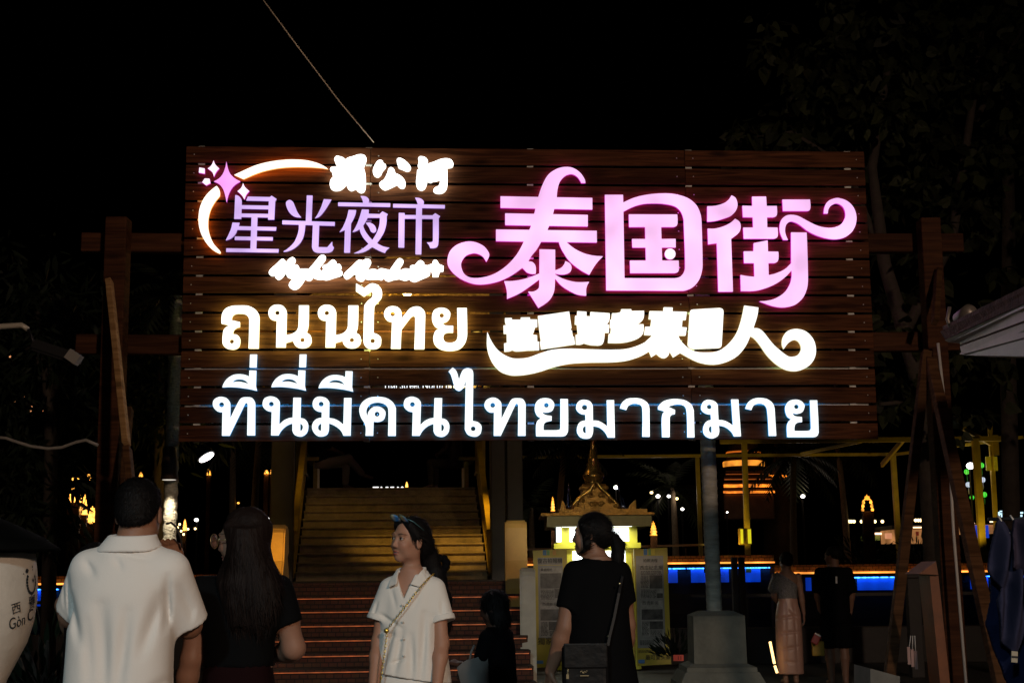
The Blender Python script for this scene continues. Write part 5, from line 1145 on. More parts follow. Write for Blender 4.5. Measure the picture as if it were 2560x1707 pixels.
bulbs('row of small warm bulbs above the lit shop front', [(2258, 1301), (2264, 1301), (2289, 1300), (2296, 1300), (2302, 1300), (2312, 1299), (2317, 1299)], 74, .085, E_WW)
bulbs('scatter of tiny white and warm bulbs around the white lit trunk', [(393, 1316), (398, 1323), (397, 1330), (405, 1316), (388, 1340), (401, 1340), (444, 1318), (449, 1310), (453, 1327), (459, 1335), (470, 1322), (488, 1321)], 60, .05, E_WW)
bulbs('scatter of warm specks glimpsed through the left tree', [(25, 891), (60, 994), (76, 1026), (100, 1022), (103, 1010), (110, 1027), (116, 1033), (140, 1063), (37, 1002), (79, 1018)], 40, .035, em('speck_warm', (1, .4, .15), .9))
bulbs('cluster of cool specks glimpsed through the left tree', [(27, 930), (59, 935), (38, 942), (100, 922), (112, 923), (118, 927), (99, 946), (80, 954)], 40, .04, em('speck_cool', (.7, .8, 1), 1.2))
bulbs('few warm specks high on the bank left of the post', [(183, 1197), (197, 1194), (222, 1188), (224, 1196), (333, 1188)], 76, .08, E_FIRE2)
for k, (px, s) in enumerate(((2503, '王'), (2549, '品'))):
    pp = at(px, 1284, 75)
t = thing('shop_sign', 'pair of cool white lit shop letters above the hanging clothes', 'sign', at(2526, 1290, 75))
E_CS = em('cool_sign', (.55, .85, 1), 1.5)
for (x0, y0, x1, y1) in ((2497, 1279, 2500, 1289), (2501, 1276, 2507, 1279), (2502, 1282, 2506, 1285), (2504, 1286, 2508, 1292), (2510, 1289, 2512, 1292), (2541, 1281, 2546, 1287), (2547, 1278, 2551, 1284), (2549, 1286, 2556, 1291), (2553, 1279, 2558, 1283)):
    bm = BM(); pbox(bm, x0, y0, x1, y1, 75, .1); obj('letter_stroke', bm, E_CS, t)
# lit glass lantern box on the far quay
p = at(1864, 1360, 59)
t = thing('glass_lantern', 'yellow lit glass box lantern at the foot of the yellow post', 'lantern', p)
bm = BM(); pbox(bm, 1850, 1320, 1879, 1360, 59, .5); obj('frame', bm, M_YELD, t)
for x0, x1 in ((1852, 1858), (1870, 1878)): bm = BM(); pbox(bm, x0, 1322, x1, 1358, 58.96, .03); obj('lit_pane', bm, mat('yellow_pane', (.6, .6, .05), .4, emit=(.9, .8, .02), es=.75, noise=(3, .3)), t)
# far bank handrail
bm = BM()
rl = thing('railing', 'thin dark handrail along the far bank behind the kiosk', 'railing', (at(1700, 1400, 60.2).x, 60.2, 1.3))
beam(bm, at(1290, 1374, 60.2), at(1760, 1361, 60.2), .09, .08); obj('top_rail', fix(bm), mat('grey_rail', (.25, .22, .18), .5), rl)
for px in range(1300, 1761, 46): bm = BM(); a = at(px, 1368, 60.2); beam(bm, Vector((a.x, 60.2, 1.3)), a, .06, .06); obj('rail_post', fix(bm), M_DARKW, rl)
# near quay posts
for k, px in enumerate((1835, 1853)):
    a = at(px, 1392, 20.5); bm = BM(); bbox(bm, (a.x, 20.5, a.z / 2), (.085, .1, a.z), .01)
    tag(obj('mooring_post', bm, M_GATE), ('left of two dark mooring posts right of the ringed post', 'right of two dark mooring posts right of the ringed post')[k], 'post', 'mooring posts')
a = at(2280, 1440, 19); bm = BM(); bbox(bm, (a.x, 19, a.z / 2), (.17, .16, a.z), .012); bbox(bm, (a.x, 19, a.z), (.22, .22, .06), .02)
tag(obj('mooring_post', bm, M_GATE), 'thick dark mooring post standing between the leaning props', 'post', 'mooring posts')
# ------------------------------------------------------------------ foreground fittings
M_WHT = mat('white_pvc', (.62, .60, .58), .4)
bm = BM(); tube(bm, [at(2345, 858, 13.55), at(2372, 1110, 13.45), at(2384, 1330, 13.45), at(2416, 1720, 13.4)], .0145, 8)
co = tag(obj('conduit', bm, M_WHT), 'thin white plastic conduit running down the right sign post', 'pipe')
bm = BM(); o0 = at(935, 357, 13.62); tube(bm, [at(650, -10, 13.4), at(745, 118, 13.4), at(850, 256, 13.45), o0], [.0075, .007, .0065, .006], 6)
tag(obj('cable', bm, mat('pale_cable', (.75, .62, .48), .5)), 'thin pale cable slanting down to the top of the sign', 'cable')
bm = BM(); tube(bm, [at(x, y, 12.5) for x, y in ((-20, 1092), (15, 1095), (40, 1104), (80, 1116), (120, 1121), (155, 1118), (190, 1105), (215, 1100), (245, 1113))], .014, 8)
tag(obj('cable', bm, mat('white_cable', (.26, .24, .22), .5)), 'white cable sagging towards the left sign post', 'cable')
# lamp arm at the left edge
ar = thing('street_lamp', 'unlit street lamp on a bent pale arm at the left edge', 'street lamp', (at(-70, 1400, 12).x, 12, 0))
bm = BM(); tube(bm, [(at(-70, 1400, 12).x, 12, 0), at(-75, 900, 12), at(-60, 830, 12), at(0, 816, 12), at(55, 813, 12), at(70, 823, 12)], [.06, .05, .04, .025, .024, .022], 10); obj('arm', bm, mat('pale_metal', (.50, .45, .38), .45, .2), ar)
bm = BM(); tube(bm, [at(70, 823, 12), at(80, 845, 12), at(86, 862, 12)], .012, 8); obj('lamp_cable', bm, M_STEEL, ar)
bm = BM(); a = at(84, 862, 12); b = at(200, 900, 12); beam(bm, a, b, .10, .16); fix(bm); bmesh.ops.bevel(bm, geom=bm.edges[:], offset=.02, segments=2, affect='EDGES'); obj('lamp_head', bm, M_STEEL, ar)
bm = BM(); beam(bm, at(172, 884, 11.9), at(198, 902, 11.9), .09, .10); fix(bm); obj('end_cap', bm, mat('pale_grey', (.24, .225, .21), .5), ar)
# stall roof at the right edge
M_FASC = mat('white_fascia', (.84, .62, .55), .5, noise=(3, .75)); M_FASC2 = mat('pale_fascia', (.74, .74, .68), .5, noise=(3, .8)); M_TILE = mat('mossy_tile', (.26, .075, .05), .8, noise=(12, .4), bump=(30, 1))
st = thing('stall_roof', 'white market stall with stepped fascia and mossy tiled roof edge at right', 'stall', (at(2600, 1400, 8).x, 8, 0))
A0 = (2352, 838); 
def rp(px, py, f): return at(px, py, 9.2 - 2.6 * f)
def band(n, p, m, dep=.12):
    """p: four photo corners (left top, right top, right bottom, left bottom)"""
    bm = BM(); q = [rp(p[0][0], p[0][1], 0), rp(p[1][0], p[1][1], 1), rp(p[2][0], p[2][1], 1), rp(p[3][0], p[3][1], 0)]
    prism(bm, q, (.25 * dep / .12, dep, 0)); obj(n, fix(bm), m, st)
band('tile_edge', ((2350, 828), (2640, 690), (2640, 722), (2362, 848)), M_TILE, .5)
band('drip_edge', ((2362, 850), (2640, 724), (2640, 733), (2372, 856)), M_FASC2, .3)
band('upper_fascia', ((2392, 843), (2640, 736), (2640, 772), (2400, 861)), M_FASC, .2)
band('lower_fascia', ((2400, 866), (2640, 778), (2640, 822), (2404, 886)), M_FASC, .14)
band('soffit', ((2404, 887), (2640, 826), (2640, 892), (2412, 888)), M_FASC2, .1)
bm = BM(); tube(bm, [rp(2392, 842, -.02), rp(2490, 803, .42), rp(2640, 745, 1.02)], .007, 6); tube(bm, [rp(2402, 884, -.03), rp(2490, 853, .4), rp(2640, 800, 1.02)], .007, 6); obj('led_tube', bm, mat('unlit_tube', (.55, .5, .35), .4), st)
x9 = at(2720, 1400, 8.2).x; bm = BM(); bbox(bm, (x9, 8.2, 1.35), (.1, .1, 2.7), .01); obj('stall_post', bm, M_FASC, st)
# flat tiled roof plane behind the edge
bm = BM(); q = [rp(2350, 828, 0), rp(2640, 690, 1)]; prism(bm, [q[0] + Vector((.05, .1, .01)), q[1] + Vector((.05, .1, .01)), q[1] + Vector((2.2, 1.2, .55)), q[0] + Vector((1.9, 1.6, .50))], (0, 0, .04)); obj('roof', fix(bm), M_TILE, st)
p = at(2395, 790, 9.1)
t = thing('spotlight', 'small unlit spotlight clamped on the tip of the stall roof', 'spotlight', p)
q = Matrix.Rotation(R(35), 3, 'Y') @ Matrix.Rotation(R(60), 3, 'X')
bm = BM(); lathe(bm, p + Vector((.03, 0, -.02)), [(.02, .12), (.05, .10), (.062, -.02), (.05, -.02)], 16, M=q); obj('housing', bm, mat('grey_metal', (.22, .19, .17), .45, .5), t)
bm = BM(); tube(bm, [p + Vector((-.05, 0, .06)), p + Vector((-.07, 0, -.02)), p + Vector((-.05, 0, -.09)), p + Vector((0, 0, -.10))], .012, 6); obj('bracket', bm, mat('grey_metal', (.2, .2, .2), .4), t)
# orange A-board stand
M_AB = mat('orange_board', (.24, .065, .012), .55, noise=(5, .5))
a = at(2318, 1452, 11.2)
t = thing('display_stand', 'rusty orange wooden stand with slanted top between the props', 'stand', (at(2335, 1452, 11.2).x, 11.2, 0))
bm = BM(); prism(bm, [at(2297, 1434, 11.2), at(2340, 1402, 11.2), at(2346, 1436, 11.2)], (0, .4, 0)); obj('slanted_top', fix(bm), M_AB, t)
bm = BM(); b1 = at(2336, 1436, 11.25); prism(bm, [at(2324, 1438, 11.25), at(2346, 1438, 11.25), Vector((b1.x + .1, 11.25, 0)), Vector((b1.x + .02, 11.25, 0))], (0, .3, 0)); obj('side_leg', fix(bm), M_AB, t)
# stall counter plank, tags, stick
bm = BM(); prism(bm, [at(2176, 1670, 10.5), at(2250, 1690, 10.4), at(2250, 1760, 10.4), at(2176, 1760, 10.5)], (0, .5, 0)); tag(obj('crate', fix(bm), mat('grey_timber', (.22, .2, .17), .7, noise=(6, .6))), 'corner of a pale grey wooden crate at the bottom edge', 'crate')
t = thing('tag_bundle', 'bundle of pinkish hanging cards beside the left prop', 'cards', at(2284, 1640, 12.4))
for k in range(3):
    bm = BM(); pbox(bm, 2269 + 9 * k, 1616 + 5 * k, 2276 + 9 * k, 1660 + 6 * k, 12.4 + .03 * k, .012); obj('card', bm, mat('pink_card', (.42, .26, .24), .6), t)
bm = BM()
for k in range(3): tube(bm, [at(2273 + 8 * k, 1617 + 5 * k, 12.41), at(2277 + 5 * k, 1588, 12.41)], .004, 4)
obj('strings', bm, M_WHT, t)
p = at(1934, 1642, 18)
t = thing('light_stick', 'slanted warm glowing tube light beside the woman in the pink dress', 'tube light', at(1942, 1680, 18))
for (a, b) in (((1925, 1603), (1936, 1658)), ((1937, 1663), (1943, 1681))):
    bm = BM(); tube(bm, [at(*a, 18), at(*b, 18)], .016, 8); obj('tube', bm, em('warm_tube', (1, .62, .22), 3), t)
t = thing('price_plate', 'small red plate with the number 11 at the foot of the plinth', 'plate', at(1697, 1652, 17.5))
bm = BM(); pbox(bm, 1684, 1636, 1709, 1651, 17.5, .02); obj('plate', bm, mat('red_plate', (.55, .10, .06), .5, emit=(1, .1, .05), es=.10), t)
panel_text('11', 1699, 1644, 17.49, 13, t)
# ------------------------------------------------------------------ figures: one continuous surface grown from joints (distance fields + surface nets)
def V3(*a): return np.array(a, float)
class Field:
    """list of soft-joined solids; y is forward, x is the person's right, z up"""
    def __init__(s): s.p = []; s.fin = []; s.caps = []
    def add(s, fn, lo, hi, k=.02, op='u'): s.p.append((fn, np.array(lo, float), np.array(hi, float), k, op)); return s
    def cone(s, a, b, ra, rb, k=.02, op='u', clip=None):
        """clip: the sleeve ends open at this fraction of its length"""
        a = V3(*a); b = V3(*b); d = b - a; L = max(d @ d, 1e-9)
        if clip is not None: s.caps.append((a + d * clip, d / np.sqrt(L), (a + d * clip - max(ra, rb) * 1.7, a + d * clip + max(ra, rb) * 1.7)))
        def fn(X, Y, Z):
            t = np.clip(((X - a[0]) * d[0] + (Y - a[1]) * d[1] + (Z - a[2]) * d[2]) / L, 0, 1)
            v = np.sqrt((X - a[0] - t * d[0])**2 + (Y - a[1] - t * d[1])**2 + (Z - a[2] - t * d[2])**2) - (ra + (rb - ra) * t)
            if clip is not None: v = np.maximum(v, ((X - a[0]) * d[0] + (Y - a[1]) * d[1] + (Z - a[2]) * d[2] - clip * L) / np.sqrt(L))
            return v
        r = max(ra, rb)
        return s.add(fn, np.minimum(a, b) - r, np.maximum(a, b) + r, k, op)
    def chain(s, pts, rs, k=.02):
        for i in range(len(pts) - 1): s.cone(pts[i], pts[i + 1], rs[i], rs[i + 1], k)
        return s
    def ell(s, c, r, k=.02, op='u', M=None):
        c = V3(*c); r = V3(*r); Q = np.eye(3) if M is None else np.array(M)
        def fn(X, Y, Z):
            x, y, z = X - c[0], Y - c[1], Z - c[2]
            u = [Q[0, i] * x + Q[1, i] * y + Q[2, i] * z for i in range(3)]
            k0 = np.sqrt((u[0] / r[0])**2 + (u[1] / r[1])**2 + (u[2] / r[2])**2)
            k1 = np.sqrt((u[0] / r[0]**2)**2 + (u[1] / r[1]**2)**2 + (u[2] / r[2]**2)**2) + 1e-9
            return k0 * (k0 - 1) / k1
        R_ = float(r.max()) if M is not None else r
        return s.add(fn, c - R_, c + R_, k, op)
    def loft(s, prof, n=2.3, k=.02, op='u', twist=0.0):
        """prof rows: z, cx, cy, rx, ry"""
        P = np.array(sorted(prof)); z0, z1 = P[0, 0], P[-1, 0]
        zz = np.linspace(z0, z1, 160); sm = []
        for j in range(1, 5):
            v = np.interp(zz, P[:, 0], P[:, j]); ker = np.ones(13) / 13
            vp = np.concatenate([np.full(6, v[0]), v, np.full(6, v[-1])]); sm.append(np.convolve(vp, ker, 'valid'))
        def fn(X, Y, Z):
            q = [np.interp(Z, zz, v) for v in sm]
            ax = np.abs(X - q[0]) / q[2]; ay = np.abs(Y - q[1]) / q[3]
            rr = (ax**n + ay**n + 1e-12)**(1 / n)
            return np.maximum((rr - 1) * np.minimum(q[2], q[3]), np.maximum(z0 - Z, Z - z1))
        lo = (float((P[:, 1] - P[:, 3]).min()), float((P[:, 2] - P[:, 4]).min()), z0); hi = (float((P[:, 1] + P[:, 3]).max()), float((P[:, 2] + P[:, 4]).max()), z1)
        return s.add(fn, lo, hi, k, op)
    def cut(s, p, n):
        """keep the side the normal points away from"""
        p = V3(*p); n = V3(*n); n /= np.linalg.norm(n)
        s.fin.append((p, n, None)); return s
    def cutbox(s, p, n, lo, hi):
        p = V3(*p); n = V3(*n); n /= np.linalg.norm(n); s.fin.append((p, n, (V3(*lo), V3(*hi)))); return s
    def eval(s, xs, ys, zs, disp=None):
        D = np.full((len(xs), len(ys), len(zs)), .3)
        for fn, lo, hi, k, op in s.p:
            m = k + .05; I = []
            for a, l, h in ((xs, lo[0], hi[0]), (ys, lo[1], hi[1]), (zs, lo[2], hi[2])):
                I.append(slice(int(np.searchsorted(a, l - m)), int(np.searchsorted(a, h + m))))
            if any(i.start >= i.stop for i in I): continue
            sl = tuple(I); X = xs[I[0]][:, None, None]; Y = ys[I[1]][None, :, None]; Z = zs[I[2]][None, None, :]
            v = fn(X, Y, Z); d = D[sl]
            if op == 'u':
                h = np.clip(.5 + .5 * (d - v) / k, 0, 1); D[sl] = d * (1 - h) + v * h - k * h * (1 - h)
            else:
                h = np.clip(.5 - .5 * (d + v) / k, 0, 1); D[sl] = d * (1 - h) - v * h + k * h * (1 - h)
        X = xs[:, None, None]; Y = ys[None, :, None]; Z = zs[None, None, :]
        if disp is not None: D = D + disp(X, Y, Z)
        for p, n, bx in s.fin:
            c = (X - p[0]) * n[0] + (Y - p[1]) * n[1] + (Z - p[2]) * n[2]
            if bx is None: D = np.maximum(D, c)
            else:
                ins = (X > bx[0][0]) & (X < bx[1][0]) & (Y > bx[0][1]) & (Y < bx[1][1]) & (Z > bx[0][2]) & (Z < bx[1][2])
                D = np.where(ins, np.maximum(D, c), D)
        return D
    def bounds(s): return np.min([p[1] for p in s.p if p[4] == 'u'], 0), np.max([p[2] for p in s.p if p[4] == 'u'], 0)
    def mesh(s, h, lo=None, hi=None, disp=None, open_cuts=True, drop=()):
        l, u = s.bounds(); l = l - .03; u = u + .03
        if lo is not None: l = np.maximum(l, lo); u = np.minimum(u, hi)
        ax = [np.arange(l[i], u[i] + h, h) for i in range(3)]
        D = s.eval(*ax, disp=disp)
        Vv, Fq = nets(D, *ax)
        if open_cuts and (s.fin or s.caps) and len(Fq):
            for p, n, bx in s.fin + s.caps:
                c = (Vv - p) @ n
                near = np.abs(c) < h * .55
                a, b, cc, d = (Vv[Fq[:, i]] for i in range(4))
                nn = np.cross(cc - a, d - b); nn /= np.linalg.norm(nn, axis=1, keepdims=True) + 1e-12
                kill = near[Fq].all(1) & (np.abs(nn @ n) > .75)
                if bx is not None: kill &= ((Vv[Fq].mean(1) > bx[0]) & (Vv[Fq].mean(1) < bx[1])).all(1)
                Fq = Fq[~kill]
        for blo, bhi in drop:
            ins = ((Vv > blo) & (Vv < bhi)).all(1); Fq = Fq[~ins[Fq].all(1)]
        used = np.unique(Fq); mp = np.full(len(Vv), -1); mp[used] = np.arange(len(used))
        return Vv[used], mp[Fq]
def nets(D, xs, ys, zs):
    I = D < 0
    nx, ny, nz = D.shape
    s = np.zeros((nx - 1, ny - 1, nz - 1), np.int8)
    for a in (0, 1):
        for b in (0, 1):
            for c in (0, 1): s += I[a:nx - 1 + a, b:ny - 1 + b, c:nz - 1 + c]
    act = (s > 0) & (s < 8)
    ii = np.argwhere(act)
    if len(ii) == 0: return np.zeros((0, 3)), np.zeros((0, 4), int)
    idx = np.full(act.shape, -1); idx[act] = np.arange(len(ii))
    i, j, k = ii.T; acc = np.zeros((len(ii), 3)); cnt = np.zeros(len(ii))
    C = [(a, b, c) for a in (0, 1) for b in (0, 1) for c in (0, 1)]
    for a in C:
        for d in range(3):
            if a[d]: continue
            b = list(a); b[d] = 1
            va = D[i + a[0], j + a[1], k + a[2]]; vb = D[i + b[0], j + b[1], k + b[2]]
            m = (va < 0) != (vb < 0); t = va / np.where(m, va - vb, 1)
            p = np.array(a, float)[None, :].repeat(len(ii), 0); p[:, d] += t
            acc[m] += p[m]; cnt[m] += 1
    acc /= cnt[:, None]
    h = np.array([xs[1] - xs[0], ys[1] - ys[0], zs[1] - zs[0]])
    V = np.array([xs[0], ys[0], zs[0]]) + (ii + acc) * h
    F = []
    for d in range(3):
        A = [slice(0, n) for n in D.shape]; B_ = list(A); A[d] = slice(0, D.shape[d] - 1); B_[d] = slice(1, D.shape[d])
        ch = I[tuple(A)] != I[tuple(B_)]; e = np.argwhere(ch)
        o = [x for x in range(3) if x != d]
        ok = (e[:, o[0]] > 0) & (e[:, o[1]] > 0) & (e[:, o[0]] < D.shape[o[0]] - 1) & (e[:, o[1]] < D.shape[o[1]] - 1); e = e[ok]
        def cell(da, db):
            q = e.copy(); q[:, o[0]] += da; q[:, o[1]] += db; return idx[q[:, 0], q[:, 1], q[:, 2]]
        q = np.stack([cell(-1, -1), cell(0, -1), cell(0, 0), cell(-1, 0)], 1)
        ins = I[e[:, 0], e[:, 1], e[:, 2]]
        flip = ins if d != 1 else ~ins
        q[~flip] = q[~flip][:, ::-1]
        F.append(q)
    return V, np.concatenate(F)
def to_mesh(name, parts, color=None):
    Vs = []; Fs = []; n = 0
    for v, f in parts: Vs.append(v); Fs.append(f + n); n += len(v)
    V = np.concatenate(Vs); Fq = np.concatenate(Fs)
    me = bpy.data.meshes.new(name); me.vertices.add(len(V)); me.vertices.foreach_set('co', V.astype('f').ravel())
    me.loops.add(len(Fq) * 4); me.polygons.add(len(Fq)); me.loops.foreach_set('vertex_index', Fq.astype('i').ravel())
    me.polygons.foreach_set('loop_start', np.arange(len(Fq), dtype='i') * 4)
    if color is not None:
        c = color(V); a = me.color_attributes.new('col', 'FLOAT_COLOR', 'POINT'); a.data.foreach_set('color', np.concatenate([c, np.ones((len(c), 1))], 1).astype('f').ravel())
    me.update(calc_edges=True); me.validate(); me.shade_smooth()
    return me
def rotz(a): return np.array([[math.cos(a), -math.sin(a), 0], [math.sin(a), math.cos(a), 0], [0, 0, 1]])
def rotx(a): return np.array([[1, 0, 0], [0, math.cos(a), -math.sin(a)], [0, math.sin(a), math.cos(a)]])
def roty(a): return np.array([[math.cos(a), 0, math.sin(a)], [0, 1, 0], [-math.sin(a), 0, math.cos(a)]])
def ripple(seed, n, fmin, fmax, sc=(1, 1, 1)):
    rng = np.random.RandomState(seed); W = []
    for _ in range(n):
        d = rng.normal(size=3) * np.array(sc); d /= np.linalg.norm(d); W.append((d * rng.uniform(fmin, fmax), rng.uniform(0, 6.28)))
    def f(X, Y, Z): return sum(np.sin(X * w[0] + Y * w[1] + Z * w[2] + ph) for w, ph in W) / n
    return f
def foldlines(lines):
    """lines: (x0,z0,x1,z1,width,depth,side) folds seen from the back (side -1) or the front (+1)"""
    def f(X, Y, Z):
        D = 0
        for x0, z0, x1, z1, w, dep, side in lines:
            dx, dz = x1 - x0, z1 - z0; L = dx * dx + dz * dz
            t = np.clip(((X - x0) * dx + (Z - z0) * dz) / L, 0, 1)
            q = np.sqrt((X - x0 - t * dx)**2 + (Z - z0 - t * dz)**2) / w
            fade = np.sin(math.pi * np.clip(.12 + .8 * t, 0, 1))
            m = (Y * side > -.02)
            D = D - dep * np.exp(-q * q) * fade * m
        return D
    return f
def skinmat(name, extra_rough=.5):
    m = bpy.data.materials.new(name); m.use_nodes = True
    N = m.node_tree.nodes; L = m.node_tree.links; b = N['Principled BSDF']; b.inputs['Roughness'].default_value = extra_rough
    a = N.new('ShaderNodeVertexColor'); a.layer_name = 'col'; L.new(a.outputs['Color'], b.inputs['Base Color'])
    tc = N.new('ShaderNodeTexCoord'); nz = N.new('ShaderNodeTexNoise'); nz.inputs['Scale'].default_value = 120; nz.inputs['Detail'].default_value = 4; bp = N.new('ShaderNodeBump'); bp.inputs['Strength'].default_value = .25; bp.inputs['Distance'].default_value = .002; L.new(tc.outputs['Object'], nz.inputs['Vector']); L.new(nz.outputs['Fac'], bp.inputs['Height']); L.new(bp.outputs[0], b.inputs['Normal']); b.inputs['Specular IOR Level'].default_value = .3
    b.inputs['Subsurface Weight'].default_value = .12; b.inputs['Subsurface Radius'].default_value = (.012, .005, .003); b.inputs['Subsurface Scale'].default_value = 1
    return m
M_SKIN = skinmat('skin')
def hairmat(name, c, rough=.42):
    m = mat(name, c, rough + .12, spec=.12)
    N = m.node_tree.nodes; L = m.node_tree.links; b = N['Principled BSDF']
    tc = N.new('ShaderNodeTexCoord'); mp = N.new('ShaderNodeMapping'); mp.inputs['Scale'].default_value = (160, 160, 7)
    nz = N.new('ShaderNodeTexNoise'); nz.inputs['Scale'].default_value = 1; nz.inputs['Detail'].default_value = 3
    bp = N.new('ShaderNodeBump'); bp.inputs['Strength'].default_value = .55; bp.inputs['Distance'].default_value = .006
    L.new(tc.outputs['Object'], mp.inputs[0]); L.new(mp.outputs[0], nz.inputs['Vector']); L.new(nz.outputs['Fac'], bp.inputs['Height']); L.new(bp.outputs[0], b.inputs['Normal'])
    return m
M_HAIR = hairmat('black_hair', (.0065, .0055, .0055), .5); M_HAIRB = hairmat('dark_brown_hair', (.010, .0055, .0045), .5)
def cloth(name, c, rough=.85, wv=220):
    m = mat(name, c, rough, spec=.2 if c[0] > .1 else .06)
    N = m.node_tree.nodes; L = m.node_tree.links; b = N['Principled BSDF']; b.inputs['Sheen Weight'].default_value = .15 if c[0] > .1 else 0
    tc = N.new('ShaderNodeTexCoord'); nz = N.new('ShaderNodeTexNoise'); nz.inputs['Scale'].default_value = wv; nz.inputs['Detail'].default_value = 2
    n2 = N.new('ShaderNodeTexNoise'); n2.inputs['Scale'].default_value = 9; n2.inputs['Detail'].default_value = 4; n2.inputs['Distortion'].default_value = .8
    ad = N.new('ShaderNodeMath'); ad.operation = 'MULTIPLY_ADD'; ad.inputs[1].default_value = 1.2
    L.new(tc.outputs['Object'], nz.inputs['Vector']); L.new(tc.outputs['Object'], n2.inputs['Vector']); L.new(n2.outputs['Fac'], ad.inputs[0]); L.new(nz.outputs['Fac'], ad.inputs[2])
    bp = N.new('ShaderNodeBump'); bp.inputs['Strength'].default_value = .22; bp.inputs['Distance'].default_value = .003
    L.new(ad.outputs[0], bp.inputs['Height']); L.new(bp.outputs[0], b.inputs['Normal'])
    return m
C_WHITE = cloth('white_knit', (.74, .70, .66)); C_LINEN = cloth('white_linen', (.78, .74, .69), wv=160); C_BLACK = cloth('black_cotton', (.0035, .0035, .004)); C_MAROON = cloth('dark_maroon_cloth', (.010, .0025, .003))
C_DARK = cloth('charcoal_cloth', (.007, .007, .008)); C_SATIN = mat('champagne_satin', (.50, .28, .21), .38, spec=.5, noise=(3, .75)); C_LACE = mat('silver_lace', (.34, .33, .33), .5, .3, noise=(60, .35), bump=(90, 1)); C_BEIGE = cloth('beige_cloth', (.36, .28, .19)); C_FLORAL = mat('brown_print_cloth', (.12, .08, .05), .8, noise=(22, .3))
M_SHOE = mat('dark_shoe', (.02, .018, .017), .5)

